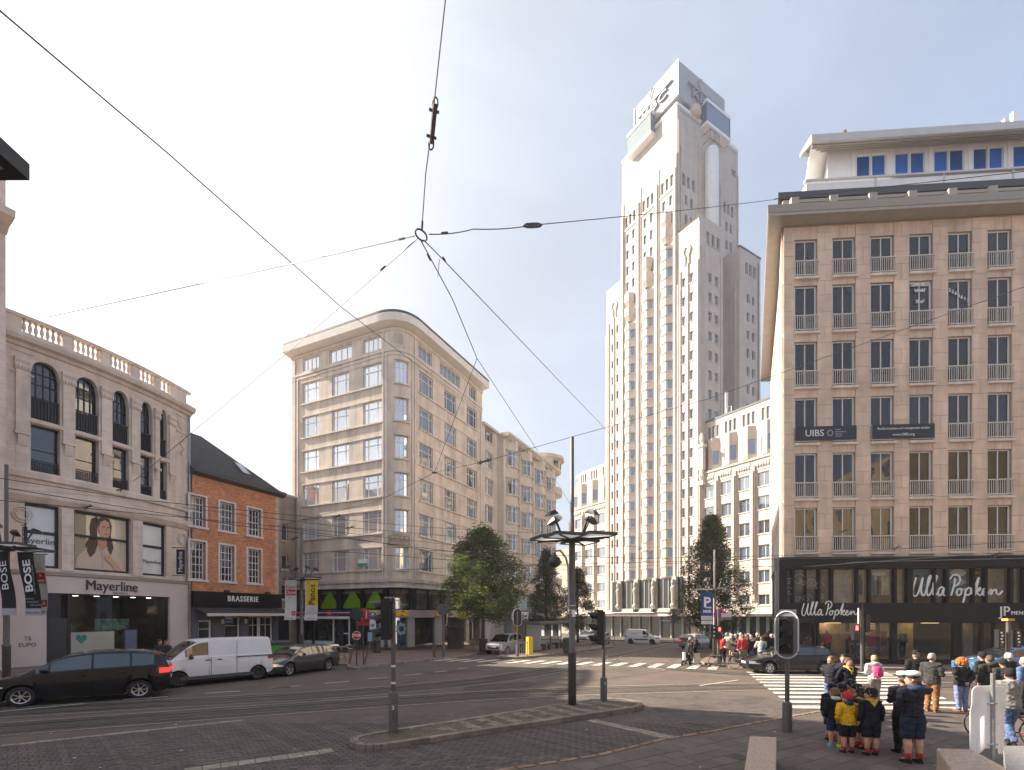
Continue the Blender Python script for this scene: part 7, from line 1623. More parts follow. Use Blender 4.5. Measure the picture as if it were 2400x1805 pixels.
    ty,rm,dk_=_whe[key]
    for cx in(0,wb):
        for sd in(-1,1):
            o=link('wheel',ty,t,Matrix.Translation((cx,sd*(W/2-.115),wr))@Matrix.Rotation(0 if sd<0 else math.pi,4,'Z')@Matrix.Diagonal((1/sx*scale if 0 else 1,1,1,1)),False); link('rim',rm,o,None,False); link('brake_disc',dk_,o,None,False)
    bf=interp(belt,x0+.25); br=interp(belt,x1-.05)
    for sd in(-1,1):
        # lamps follow the body corners
        def lamp(nm,xa_,xb_,z0,z1,mt,o_=.012):
            m=MB(); k=5; P=[]
            for i in range(k+1):
                x=xa_+(xb_-xa_)*i/k; y=W/2*plan(x)*.99+o_; P.append((x,sd*y))
            for i in range(k):
                (xA,yA),(xB,yB)=P[i],P[i+1]; h=.5*(1-abs((i+.5)/k*2-1))
                m.poly([(xA,yA,z0),(xB,yB,z0),(xB,yB*.97,z1),(xA,yA*.97,z1)])
            m.poly([(P[0][0]-.01,P[0][1],z0),(P[0][0]-.01,P[0][1]*.55,z0+.02),(P[0][0]+.06,P[0][1]*.55,z1),(P[0][0],P[0][1]*.97,z1)]); return m.build(nm,mt,t,world=False)
        if lights:
            lamp('headlight',x0+.02,x0+.5,bf-.2,bf-.06,'headlamp')
            lamp('tail_light',x1-.0,x1-.26,br-.24,br-.07,'brakelamp' if brake else 'taillamp')
        if mirror:
            mx_,mz=mirror[0]-foh,mirror[1]; m=MB(); m.lathe([(.03,-.09),(.075,-.05),(.085,.03),(.05,.08)],(mx_,sd*(W/2+.1),mz),9,'x'); m.build('wing_mirror',paint if not van else trim,t,world=False,smooth=True)
        for hx in handles:
            m=MB(); m.box(hx-foh-.09,hx-foh+.09,sd*W/2*.985-.02,sd*W/2*.985+.02,interp(belt,hx-foh)-.17,interp(belt,hx-foh)-.13); m.build('door_handle',trim if van else paint,t,world=False)
    for gx_ in [v for g in glass['side'] for v in g][::2]+[glass['side'][-1][1]]:
        x=gx_-foh
        if wr*1.3<x<wb-wr*1.25:
            for sd in(-1,1):
                m=MB(); y=W/2*plan(x); bt=interp(belt,x); m.poly([(x-.006,sd*(y*.99+.004),zb+.12),(x+.006,sd*(y*.99+.004),zb+.12),(x+.006,sd*(y+.003),(zb+bt)/2),(x-.006,sd*(y+.003),(zb+bt)/2)]); m.poly([(x-.006,sd*(y+.003),(zb+bt)/2),(x+.006,sd*(y+.003),(zb+bt)/2),(x+.006,sd*(y*.96+.004),bt-.02),(x-.006,sd*(y*.96+.004),bt-.02)]); m.build('door_seam','black',t,world=False)
    m=MB(); m.box(x0-.012,x0+.05,-W*.26,W*.26,zb+.2,zb+.36); m.build('grille','black',t,world=False)
    if plate:
        for xx in(x0-.02,x1+.008): m=MB(); m.box(xx,xx+.012,-.26,.26,zb+.3 if xx<0 else zb+.4,zb+.41 if xx<0 else zb+.51); m.build('number_plate',C(.6,.55,.55),t,world=False)
    return t
_whe={}
M['carglass']=mat('car_glass',(.012,.013,.014),.03,spec=.8,ior=1.75)
M['headlamp']=mat('headlamp_glass',(.55,.58,.62),.08,metal=.6,coat=1); M['taillamp']=mat('tail_lamp',(.3,.01,.012),.2,coat=.8); M['brakelamp']=mat('lit_brake_lamp',(.8,.03,.02),.3,emit=.5)
PB=mat('black_car_paint',(.006,.006,.008),.25,coat=.35,spec=.35); PW=mat('white_van_paint',(.68,.68,.70),.35,coat=.6,var=.05,vs_=2); PG=mat('grey_car_paint',(.048,.048,.052),.28,metal=.4,coat=.5); PS=mat('silver_car_paint',(.45,.46,.48),.28,metal=.6,coat=1); PBL=mat('blue_car_paint',(.05,.15,.32),.25,coat=1)
est_belt=[(0,.62),(.25,.72),(1.15,.9),(2.2,.93),(3.6,.97),(4.45,1.0),(4.62,.9)]
est_roof=[(1.15,.9),(1.55,1.15),(2.0,1.37),(2.6,1.44),(3.4,1.43),(4.0,1.36),(4.35,1.2),(4.5,1.0)]
EG=dict(side=[(1.55,2.52),(2.58,3.35),(3.41,4.1)],ws=1.98,rg=4.02)
mpv_b=[(0,.66),(.2,.78),(.95,.98),(2,1.03),(3.4,1.08),(4.1,1.12),(4.3,1.0)]; mpv_r=[(.85,.96),(1.35,1.3),(1.8,1.53),(2.5,1.64),(3.3,1.63),(3.8,1.56),(4.1,1.36),(4.22,1.1)]
f1,f2=gp(47.6,1658)[:2],gp(327,1638)[:2]
car('car','black hatchback car with a lit brake light driving in the left lane','car',f1,f2,-1,2.64,.86,.75,1.8,mpv_b,mpv_r,dict(side=[(1.15,1.4),(1.46,2.35),(2.41,3.25),(3.31,3.85)],ws=1.72,rg=3.86),PB,wr=.315,spokes=7,brake=True,handles=(2.15,3.05),mirror=(1.35,1.1),scale=1.06)
f1,f2=gp(418,1612)[:2],gp(605.6,1593.5)[:2]
vb=[(0,.78),(.2,.95),(.75,1.12),(1.1,1.2),(2.2,1.22),(4.6,1.22),(4.72,1.1)]; vr=[(.62,1.06),(1.1,1.48),(1.6,1.86),(2.1,1.96),(3.4,1.97),(4.45,1.95),(4.66,1.9),(4.715,1.3)]
t=car('delivery_van','white panel van parked along the left kerb behind the black hatchback','van',f1,f2,-1,3.1,.93,.7,1.9,vb,vr,dict(side=[(1.2,2.05)],ws=1.62,rg=4.69),PW,wr=.32,rimc='dgrey',spokes=8,tumble=.82,van=True,handles=(2.0,2.45),mirror=(1.35,1.22),lowtrim=True)
m=MB(); m.box(2.2,4.0,-.965,-.945,1.12,1.16); m.build('sliding_door_rail','black',t,world=False)
for x in(1.2,2.2): m=MB(); m.box(x-.006,x+.006,-.958,-.94,.4,1.85 if x>2 else 1.2); m.build('door_seam','dgrey',t,world=False)
m=MB(); m.box(.05,2.9,-.965,-.935,.28,.42); m.build('side_moulding',C(.08,.08,.08),t,world=False)
m=MB(); m.box(-.3,.2,-.3,.3,1.06,1.075); m.build('bonnet_vent','black',t,world=False)
f1=Vector(gp(679.7,1585)[:2]); f2=f1+Vector((.365,.931))*2.72
car('car','dark grey estate car parked in the kerb bay behind the white van','car',f1,f2,-1,2.75,.9,1.0,1.82,est_belt,est_roof,EG,PG,wr=.33,rimc='zinc',spokes=5,handles=(2.4,3.2),mirror=(1.75,1.02))
suvb=[(0,.8),(.15,.92),(.95,1.02),(2,1.05),(3.4,1.08),(4.2,1.1),(4.3,.95)]; suvr=[(.95,1.02),(1.4,1.35),(1.75,1.58),(2.4,1.66),(3.4,1.66),(4.0,1.58),(4.2,1.35),(4.25,1.1)]
f1=Vector((-.35,40.3)); f2=f1+Vector((.43,.903))*2.67
car('car','silver off-road car parked between the pavement and the bus stop island','car',f1,f2,-1,2.67,.8,.82,1.82,suvb,suvr,dict(side=[(1.4,2.2),(2.26,3.1),(3.16,3.85)],ws=1.72,rg=4.05),PS,wr=.34,zb=.3,mirror=(1.5,1.15),handles=(2.1,3.0))
pb=[(0,.72),(.2,.88),(.85,1.05),(1.6,1.12),(4.2,1.15),(4.3,1.0)]; pr_=[(.75,1.02),(1.3,1.42),(1.75,1.7),(2.3,1.8),(3.3,1.82),(4.1,1.8),(4.3,1.6),(4.34,1.15)]
t=car('delivery_van','small white van with black side strips turning in front of the tower entrance','van',(17.1,61.0),(14.75,62.3),1,2.73,.9,.75,1.8,pb,pr_,dict(side=[(1.35,2.1)],ws=1.72,rg=4.2),PW,wr=.31,rimc='dgrey',tumble=.82,van=True,mirror=(1.45,1.15))
m=MB(); m.box(.5,2.2,.9,.92,.52,.66); m.build('side_strip','black',t,world=False); m=MB(); m.box(1.9,2.6,.89,.905,1.3,1.34); m.build('door_rail','black',t,world=False); m=MB(); m.box(.55,1.1,.905,.915,.85,1.0); m.build('door_lettering',C(.1,.12,.15),t,world=False)
car('car','silver estate car seen from behind with its brake light on at the crossing','car',(20.6,51.6),(18.6,49.9),1,2.6,.85,.95,1.72,est_belt,[(x,z+.05*(z>1)) for x,z in est_roof],EG,mat('champagne_paint',(.32,.29,.26),.3,metal=.5,coat=1),wr=.31,brake=True)
f1,f2=gp(1805,1581)[:2],gp(1933,1582)[:2]
car('car','black estate car driving left over the zebra crossing before the black shop','car',f1,f2,-1,2.8,1.0,1.05,1.8,est_belt,est_roof,EG,PB,wr=.32,spokes=6,mirror=(1.75,1.02),handles=(2.4,3.2))
car('car','white car far down the street beyond the bus shelter','car',(11.6,74.5),(12.6,77),-1,2.6,.8,.85,1.75,est_belt,est_roof,EG,PW,wr=.31)
car('car','small grey car behind the bus shelter right of the lamp mast','car',(11.4,60.5),(12.3,62.8),-1,2.5,.8,.7,1.7,est_belt,est_roof,EG,C(.1,.2,.3,.3),wr=.3)
car('car','pale blue car passing behind the railings at the right edge','car',(23.6,24.4),(26.3,24.2),-1,2.7,.85,.9,1.75,est_belt,est_roof,EG,PBL,wr=.31)
# ---------- bicycles ----------
def bike(label,x,y,an,sc_=1.0,col=None,g=None):
    g=gz(y)+(.12 if g is None else g); t=thing('bicycle',label,'bicycle',(x,y,g),an,'bicycles waiting at the crossing'); r=.34*sc_; b=1.06*sc_
    for cx in(0,b):
        m=MB(); m.tube([(cx+r*math.cos(i*math.pi/12),0,r+r*math.sin(i*math.pi/12)) for i in range(25)],.018,6,False); o=m.build('wheel','rubber',t,world=False)
        for i in range(8): a=i*math.pi/8; m=MB(); m.tube([(cx+r*math.cos(a),0,r+r*math.sin(a)),(cx-r*math.cos(a),0,r-r*math.sin(a))],.003,3,False); m.build('spoke','alu',o,world=False)
    fr=col or 'dgrey'; S=lambda *p:(p[0]*sc_,0,p[1]*sc_)
    m=MB()
    for a,c in(((0,.34),(.18,.85)),((.16,.8),(.66,.72)),((.14,.72),(.56,.3)),((.56,.3),(.7,.86)),((.56,.3),(1.06,.34)),((.67,.7),(1.06,.34))): m.tube([S(*a),S(*c)],.017,6)
    m.build('frame',fr,t,world=False)
    m=MB(); m.tube([(.12*sc_,-.28*sc_,1.02*sc_),(.2*sc_,-.12*sc_,1.05*sc_),(.2*sc_,.12*sc_,1.05*sc_),(.12*sc_,.28*sc_,1.02*sc_)],.013,5); m.tube([S(.18,.85),S(.2,1.05)],.015,5); m.build('handlebar','dgrey',t,world=False)
    m=MB(); m.sweep(.6*sc_,.86*sc_,[(-.09,.9*sc_),(.09,.9*sc_),(.06,.95*sc_),(-.06,.95*sc_)]); m.build('saddle','black',t,world=False)
    m=MB(); m.box(.75*sc_,1.3*sc_,-.07,.07,.7*sc_,.72*sc_); m.tube([S(1.06,.34),S(1.2,.7)],.01,4); m.build('carrier','alu',t,world=False); return t
# ================= people =================
CL={k:mat('cloth_'+k,c,.9,var=.4,vs_=9,bump=.6,bs=22) for k,c in dict(navy=(.006,.007,.016),black=(.006,.006,.007),yellow=(.62,.34,.008),blue=(.012,.03,.085),grey=(.2,.19,.185),white=(.62,.58,.58),pink=(.5,.05,.18),jean=(.16,.2,.34),brown=(.22,.1,.04),green=(.022,.025,.013),red=(.4,.03,.035),cream=(.5,.42,.34),teal=(.03,.18,.2),purple=(.018,.008,.02),dgrey=(.03,.027,.027),shorts=(.009,.017,.036),denim=(.08,.13,.25),khaki=(.3,.25,.16),maroon=(.12,.02,.03),scarf=(.62,.36,.06)).items()}
HA={k:mat('hair_'+k,c,.6,var=.35,vs_=30,bump=.6,bs=60) for k,c in dict(brown=(.06,.035,.02),dark=(.02,.015,.012),red=(.42,.13,.015),grey=(.3,.28,.26),blond=(.4,.28,.14),white=(.55,.52,.48),lbrown=(.14,.08,.04)).items()}
SKN=mat('skin_tone',(.46,.26,.18),.55,var=.12,vs_=12)
def loft(mb,rings,n=12):
    """rings: (cx,cy,cz,rx,ry)"""
    R_=[[mb.V(cx+rx*math.cos(2*math.pi*k/n),cy+ry*math.sin(2*math.pi*k/n),cz) for k in range(n)] for cx,cy,cz,rx,ry in rings]
    for a,b in zip(R_,R_[1:]):
        for k in range(n): mb.face([a[k],a[(k+1)%n],b[(k+1)%n],b[k]])
    mb.face(R_[0][::-1]); mb.face(R_[-1])
def limb(mb,pts,rad,n=10):
    P=[Vector(p) for p in pts]; L_=len(P)-1
    fine=[];rr=[]
    for i in range(L_):
        for k in range(3): t=k/3; fine.append(P[i].lerp(P[i+1],t)); rr.append(rad[i]+(rad[i+1]-rad[i])*t)
    fine.append(P[-1]); rr.append(rad[-1]); it=iter(range(len(fine)))
    mb.tube([tuple(p) for p in fine],lambda k:rr[min(len(rr)-1,int(round(k*(len(rr)-1))))],n)
def wrinkle(me):
    """cloth folds"""
    nn=[v.normal.copy() for v in me.vertices]; co=[]
    for v,nv in zip(me.vertices,nn):
        p=v.co; a=noise.noise(Vector((p.x*11,p.y*11,p.z*27)))+.6*noise.noise(Vector((p.x*38+5,p.y*38,p.z*60))); co.extend(p+nv*a*.0095)
    me.vertices.foreach_set('co',co)
def fuse(mb,name,mt,vox,sm_=2):
    me=mb.mesh(name,mt); bm=bmesh.new(); bm.from_mesh(me); bmesh.ops.recalc_face_normals(bm,faces=bm.faces[:]); bm.to_mesh(me); bm.free()
    ob=bpy.data.objects.new('tmp',me); r=ob.modifiers.new('r','REMESH'); r.mode='VOXEL'; r.voxel_size=vox; r.use_smooth_shade=True
    if sm_: s=ob.modifiers.new('s','SMOOTH'); s.iterations=sm_; s.factor=.5
    out=evalmesh(ob); wrinkle(out) if sm_==1 else None; out.materials.clear(); out.materials.append(mt); out.name=name; return out
ARM={'down':[(.125,.0,.80),(.148,.012,.635),(.15,-.03,.50)],'pocket':[(.125,0,.80),(.168,.03,.645),(.13,-.05,.53)],'back':[(.125,0,.80),(.155,.06,.645),(.03,.1,.545)],'hold':[(.125,0,.80),(.15,-.0,.65),(.07,-.15,.63)],'raise':[(.13,-.01,.80),(.235,-.05,.79),(.10,-.125,.885)],'swing':[(.125,0,.80),(.15,-.05,.64),(.14,-.16,.55)],'bars':[(.12,-.02,.80),(.16,-.12,.66),(.15,-.26,.60)]}
def person(label,x,y,g,h,face,top,bot,armL='down',armR='down',legs='stand',hair='brown',hat=None,shorts=False,shoe='black',socks=None,coat=0,near=False,headturn=0,fat=1.0,kid=False,scarf=None,group='people gathered on the square',long_=False,lean=0,hood=None,bag=None):
    t=thing('person',label,'person',(x,y,g),face,group); t.scale=(h,h,h)
    vox=.0085 if near else .014; hs=1.22 if kid else 1.0; f=fat
    dz=.0; off=lambda p:(p[0],p[1]-lean*max(0,p[2]-.5),p[2])
    LG={'stand':[((.058,0,.49),(.06,-.008,.275),(.062,.012,.05),(.072,-.07,.022))]*2,'walk':[((.055,0,.49),(.06,-.09,.285),(.06,-.11,.06),(.065,-.19,.025)),((.055,0,.49),(.058,.03,.28),(.058,.17,.085),(.06,.115,.028))],'sit':[((.06,0,.52),(.085,-.19,.44),(.08,-.13,.20),(.085,-.21,.17))]*2}[legs]
    # one continuous body
    b=MB(); loft(b,[(0,0,.445,.05*f,.05),(0,0,.49,.088*f,.062*f),(0,0,.54,.09*f,.064*f),(0,-.003,.61,.078*f,.058*f),(0,-.006,.70,.092*f,.062*f),(0,-.004,.77,.1*f,.06),(0,0,.81,.082,.05),(0,.002,.835,.042,.038)]) if not lean else loft(b,[off((0,0,z))+(rx*f,ry*f) for z,rx,ry in((.445,.05,.05),(.49,.088,.062),(.54,.09,.064),(.61,.078,.058),(.70,.092,.062),(.77,.1,.06),(.81,.082,.05),(.835,.042,.038))])
    hz=.87 if not kid else .855; hx,hy,_=off((0,0,.86)); sh=hs
    limb(b,[(hx,hy,.81),(hx,hy-.004,.90)],[.034,.032])
    head=[(.02,-.028,-.012),(.038,-.02,.0),(.046,-.012,.02),(.052,-.006,.045),(.053,0,.07),(.05,.004,.092),(.038,.006,.112),(.016,.006,.122)]
    cT,sT=math.cos(headturn),math.sin(headturn)
    def hp(px,py,pz): return (hx+(px*cT-py*sT)*sh,hy-.006+(px*sT+py*cT)*sh,hz+pz*sh)
    R_=[]
    for rx,cy,z in head:
        ring=[]
        for k in range(14):
            a=2*math.pi*k/14; ring.append(b.V(*hp(rx*math.cos(a)*.92,cy+rx*1.2*math.sin(a),z)))
        R_.append(ring)
    for a,c in zip(R_,R_[1:]):
        for k in range(14): b.face([a[k],a[(k+1)%14],c[(k+1)%14],c[k]])
    b.face(R_[0][::-1]); b.face(R_[-1])
    limb(b,[hp(0,-.058,.06),hp(0,-.076,.035)],[.007,.011],6); limb(b,[hp(-.02,-.055,.012),hp(.02,-.055,.012)],[.006,.006],5)
    for s in(-1,1): limb(b,[hp(s*.048,.008,.03),hp(s*.056,.014,.06)],[.009,.011],6)
    arms=[]
    for s,nm in((-1,armL),(1,armR)):
        A=[off((p[0]*s*(.5+.5*f),p[1],p[2])) for p in ARM[nm]]; arms.append(A)
        limb(b,[off((.07*s,0,.79))]+A,[.035,.034,.026,.018])
        wv=Vector(A[2]); d=(wv-Vector(A[1])).normalized(); sd=Vector((0,1,0)).cross(d); sd=sd.normalized() if sd.length>.1 else Vector((1,0,0)); n_=d.cross(sd).normalized()
        palm=wv+d*.028
        limb(b,[tuple(wv),tuple(palm),tuple(palm+d*.014)],[.017,.021,.018],8)
        if near:
            for k in range(4):
                o=n_*((k-1.5)*.0105); L4=(.03,.036,.034,.026)[k]; bend=sd*(-s*.004)
                limb(b,[tuple(palm+o),tuple(palm+o+d*(.02+L4*.5)+bend),tuple(palm+o+d*(.018+L4)+bend*4)],[.0062,.0058,.0045],6)
            limb(b,[tuple(wv+n_*-.012),tuple(wv+n_*-.028+d*.022),tuple(wv+n_*-.026+d*.045)],[.008,.0068,.005],6)
        else: limb(b,[tuple(palm),tuple(palm+d*.05)],[.016,.008],6)
    for s,Lg in((-1,LG[0]),(1,LG[1])):
        P=[(p[0]*s*(.6+.4*f),p[1],p[2]) for p in Lg]; limb(b,[(.04*s,0,.52)]+P[:3],[.05,.06*f,.043*f,.026]); 
        if shorts: limb(b,[P[1],tuple(Vector(P[1]).lerp(Vector(P[2]),.35)+Vector((0,.008,0))),P[2]],[.04*f,.042*f,.025])
        limb(b,[P[2],P[3]],[.024,.02],8)
    link('body',fuse(b,'body',SKN,vox),t,None,False)
    # trousers or shorts
    if bot:
        q=MB(); loft(q,[off((0,0,.45))+(.07*f,.06*f),off((0,0,.49))+(.096*f,.072*f),off((0,0,.55))+(.095*f,.07*f),off((0,0,.60))+(.086*f,.064*f)])
        for s,Lg in((-1,LG[0]),(1,LG[1])):
            P=[Vector((p[0]*s*(.6+.4*f),p[1],p[2])) for p in Lg]
            if shorts: limb(q,[(.045*s,0,.53),tuple(P[0]),tuple(P[1]+Vector((0,0,.0)))],[.055,.072*f,.064*f])
            else: limb(q,[(.045*s,0,.53),tuple(P[0]),tuple(P[1]),tuple(P[1].lerp(P[2],.6)),tuple(P[2]+Vector((0,.005,-.018)))],[.055,.07*f,.052*f,.044,.04])
        link('trousers' if not shorts else 'shorts',fuse(q,'trousers',CL[bot],vox*1.15,1),t,None,False)
    q=MB(); hem=.40 if long_ else (.475 if coat else .52); e=.012+.012*coat
    loft(q,[off((0,0,hem))+(.1*f+e*1.2,.078*f+e),off((0,0,.55))+(.098*f+e,.072*f+e),off((0,-.003,.62))+(.09*f+e,.066*f+e),off((0,-.006,.70))+(.1*f+e,.07*f+e),off((0,-.004,.77))+(.108*f+e,.066+e),off((0,0,.812))+(.085+e,.052+e),off((0,.002,.845))+(.045+e,.042+e)])
    for s,A in((-1,arms[0]),(1,arms[1])):
        w_=Vector(A[2]); limb(q,[off((.07*s,0,.785))]+[A[0],A[1],tuple(Vector(A[1]).lerp(w_,.93))],[.042+e*.8,.036+e*.7,.03+e*.6,.025+e*.5])
    link('jacket' if coat else 'sweater',fuse(q,'jacket',CL[top],vox*1.1,1),t,None,False)
    if hood:
        q=MB(); q.lathe([(.03,.80),(.07,.815),(.078,.84),(.066,.862),(.05,.868)],off((0,.03,.0)),12); link('hood',fuse(q,'hood',CL[hood],vox*1.2),t,None,False)
    if scarf:
        q=MB(); c_=off((0,0,.84)); q.tube([(c_[0]+.062*math.cos(i*.5236),c_[1]+.052*math.sin(i*.5236)+.0,c_[2]-.004+.008*math.sin(i*.5236)) for i in range(13)],.017,7,False)
        q.poly([(c_[0]-.07,c_[1]+.058,c_[2]+.0),(c_[0]+.07,c_[1]+.058,c_[2]),(c_[0],c_[1]+.088,c_[2]-.1)])
        for s in(-1,1): q.tube([(c_[0]+s*.055,c_[1]-.035,c_[2]-.005),(c_[0]+s*.01,c_[1]-.085,c_[2]-.07),(c_[0]+s*.014,c_[1]-.088,c_[2]-.12)],.011,6)
        q.build('neckerchief',CL[scarf],t,world=False,smooth=True)
    sm_=CL[shoe] if isinstance(shoe,str) and shoe in CL else CL['black']
    for i,(s,Lg) in enumerate(((-1,LG[0]),(1,LG[1]))):
        P=[Vector((p[0]*s*(.6+.4*f),p[1],p[2])) for p in Lg]; q=MB(); a,bb=P[2],P[3]; d=(bb-a); d.z=0; d.normalize(); sd=Vector((-d.y,d.x,0)); base=min(a.z-.05,bb.z-.022)
        rows=[]
        for k,(ww,hh) in enumerate(((.02,.035),(.03,.06),(.031,.058),(.034,.042),(.034,.034),(.018,.024))):
            c_=a-d*.03+d*(.132*k/5); c_.z=base; rows.append([q.V(*(c_+sd*ww)),q.V(*(c_-sd*ww)),q.V(*(c_-sd*ww*.9+Vector((0,0,hh*.6)))),q.V(*(c_-sd*ww*.4+Vector((0,0,hh)))),q.V(*(c_+sd*ww*.4+Vector((0,0,hh)))),q.V(*(c_+sd*ww*.9+Vector((0,0,hh*.6))))])
        for r0,r1 in zip(rows,rows[1:]):
            for k in range(6): q.face([r0[k],r0[(k+1)%6],r1[(k+1)%6],r1[k]])
        q.face(rows[0][::-1]); q.face(rows[-1])
        mt=sm_
        if isinstance(shoe,list): mt=C(*shoe[i])
        q.build('shoe',mt,t,world=False)
        if socks: q=MB(); limb(q,[tuple(a+Vector((0,-.002,.005))),tuple(a+Vector((0,-.003,.065)))],[.031,.034],10); q.build('sock',CL[socks],t,world=False,smooth=True)
    # hair and hats
    def cap(nm,mt,z0,grow,back=.0,top=.0,flat=1.,frontcut=0.,vo=None):
        q=MB(); rr=[]
        for i in range(8):
            th=math.pi/2*i/7; z=z0+(.124+top-z0)*math.sin(th); r=math.cos(th)**.55; ring=[]
            for k in range(16):
                a=2*math.pi*k/16; fr_=max(0,-math.sin(a)); zz=z+ (frontcut*fr_*(1-math.sin(th)))
                ring.append(q.V(*hp((.05+grow)*r*math.cos(a),.004+back+(.06+grow)*r*math.sin(a),zz)))
            rr.append(ring)
        for a_,c_ in zip(rr,rr[1:]):
            for k in range(16): q.face([a_[k],a_[(k+1)%16],c_[(k+1)%16],c_[k]])
        q.face(rr[0][::-1]); q.face(rr[-1]); return q.build(nm,mt,t,world=False,smooth=True)
    if hair:
        if hair=='curly':
            q=MB(); rn=random.Random(4)
            for k in range(110):
                a=rn.random()*6.28; e_=rn.uniform(-.5,1.5); v=Vector((math.cos(a)*math.cos(e_),math.sin(a)*math.cos(e_),math.sin(e_)))
                if v.y<-.55 and v.z<.5: continue
                p=Vector((0,.015,.05))+Vector((v.x*.085,v.y*.085,v.z*.085)); q.lathe([(.004,-.02),(.02,-.008),(.02,.008),(.004,.02)],hp(*p),6)
            q.build('curly_hair',HA['red'],t,world=False)
        else: cap('hair',HA[hair],.028,.0055,.006,.006,frontcut=.055)
    if hat=='sailor':
        q=MB(); q.lathe([(.055,.075),(.062,.085),(.062,.105)],(hx,hy,hz),14); q.build('cap_band',CL['dgrey'],t,world=False)
        q=MB(); q.lathe([(.056,.096),(.07,.11),(.073,.124),(.064,.146),(.03,.154)],(hx,hy,hz),18); q.build('white_cap',C(.72,.66,.66),t,world=False,smooth=True)
    elif hat=='cap': 
        cap('cub_cap',CL['navy'],.07,.011,0,.014,frontcut=-.0); q=MB(); q.poly([hp(-.035,-.06,.078),hp(-.025,-.095,.07),hp(.025,-.095,.07),hp(.035,-.06,.078)]); q.build('cap_peak',CL['black'],t,world=False)
        q=MB()
        for k in range(3): a=k*math.pi/3; q.tube([hp(.063*math.cos(a)*math.cos(e_),.072*math.sin(a)*math.cos(e_),.072+.07*math.sin(e_)) for e_ in [i*.314 for i in range(11)]],.0022,4,False)
        q.build('cap_piping',C(.45,.38,.2),t,world=False)
    elif hat=='beanie': cap('beanie',CL['red'],.045,.012,0,.02,frontcut=.012)
    elif hat=='blackbeanie': cap('beanie',CL['black'],.04,.012,0,.018,frontcut=.02)
    elif hat=='brim':
        q=MB(); q.lathe([(.1,.082),(.1,.087),(.058,.092),(.056,.13),(.048,.142),(.02,.14)],(hx,hy,hz),16); q.build('brimmed_hat',CL['black'],t,world=False)
    for s in(-1,1): 
        q=MB(); q.lathe([(.002,-.006),(.006,-.003),(.006,.003),(.002,.006)],hp(s*.019,-.0545,.056),6); q.build('eye',CL['black'],t,world=False)
    if bag:
        q=MB(); loft(q,[(0,.11,.56,.06,.03),(0,.125,.58,.085,.055),(0,.13,.68,.085,.06),(0,.12,.76,.07,.045),(0,.1,.79,.045,.025)],12); o=link('backpack',fuse(q,'backpack',bag,.012),t,None,False); q=MB(); q.box(-.055,.055,.165,.2,.59,.67); q.build('pocket',bag,o,world=False)
        for s in(-1,1): q=MB(); q.tube([(s*.06,.09,.78),(s*.075,.0,.835),(s*.08,-.085,.75),(s*.085,-.06,.64)],.01,5); q.build('strap',bag,t,world=False)
    return t
PI=math.pi
def foot(u,v): return gp(u,v,.03)
def P(label,u,v,h,face,*a,**k):
    c=gp(u,v,k.pop('dz',.03)); return person(label,c.x,c.y,c.z,h,face,*a,**k)
SC='cub scouts standing in a huddle'
P('bareheaded boy in black padded jacket with blue shorts and neon green and blue shoes',1957,1750,1.33,PI*.93,'black','blue',shorts=True,coat=1,near=True,kid=True,hair='lbrown',shoe=[(.45,.6,.03),(.03,.3,.5)],hood='white',headturn=.7,group=SC,fat=1.05)
P('child in a yellow raincoat with blue hood and red striped knit cap',1987,1764,1.3,PI*.97,'yellow','navy',shorts=True,coat=1,near=True,kid=True,hat='beanie',hair='lbrown',hood='blue',socks='red',headturn=.9,group=SC,fat=1.08,armR='pocket')
P('capped scout in navy sweater and yellow neckerchief at the front right of the huddle',2042,1770,1.42,PI*.96,'navy','navy',shorts=True,near=True,kid=True,hat='cap',hair='dark',scarf='scarf',socks='red',headturn=.8,group=SC,fat=1.06)
kids=[(1950,1735,1.34,'cap','child with dark cap half hidden behind the boy with short brown hair'),(1974,1740,1.36,'cap','cap wearing cub scout with bright yellow neckerchief just behind the yellow raincoat'),(1994,1733,1.42,'cap','tallest capped cub scout at the back of the huddle under the scarf wearing leader'),(2009,1742,1.37,'cap','capped cub scout in the middle of the huddle facing the leaders'),(2018,1752,1.33,'cap','cub scout with pale yellow neckerchief right of the red knit cap'),(2030,1756,1.32,'cap','cub scout in cap directly behind the scout with the arm badge'),(2033,1742,1.38,None,'fair haired child without a cap at the right rear of the huddle')]
for i,(u,v,h,ht,lab) in enumerate(kids): P(lab,u,v,h,PI*(.9+.03*i) if i not in(2,3) else PI*1.35,'navy','navy',shorts=True,kid=True,hat=ht,hair='blond' if ht is None else 'brown',scarf='scarf' if i!=0 else None,socks='red',headturn=.4-.2*i%3,group=SC,fat=1.04)
P('fair haired youth in navy sweater looking left, leftmost of the scout leaders',1949,1672,1.76,-PI*.35,'navy','denim',hair='lbrown',armL='back',armR='back',near=True,headturn=-.3,scarf=None)
P('dark haired youth behind the two scout leaders, face partly hidden',1977,1666,1.78,-PI*.2,'navy','denim',hair='dark')
P('youth in navy sweater with yellow neckerchief and badge looking down at the children',1988,1679,1.75,.12,'navy','denim',hair='brown',armL='back',armR='back',near=True,scarf='scarf')
bp_=mat('pink_backpack',(.5,.03,.15),.7,var=.8,vs_=18)
P('blonde woman in pale sweater and grey trousers carrying a pink patterned backpack',2049,1652,1.66,PI*.97,'white','grey',hair='blond',near=True,bag=bp_,hood='white',armL='hold',armR='hold')
P('man in a black coat and black brimmed hat with his back turned',2147,1650,1.8,PI*.95,'black','black',hair='grey',hat='brim',coat=1,armL='hold',armR='hold',fat=1.04)
t=P('man in white sailor cap, navy sweater and dark shorts holding a camera to his face',2140,1788,1.83,PI*1.0,'navy','shorts',shorts=True,hair='lbrown',hat='sailor',near=True,socks='red',armL='raise',armR='hold',hood='blue',headturn=.75,fat=1.03)
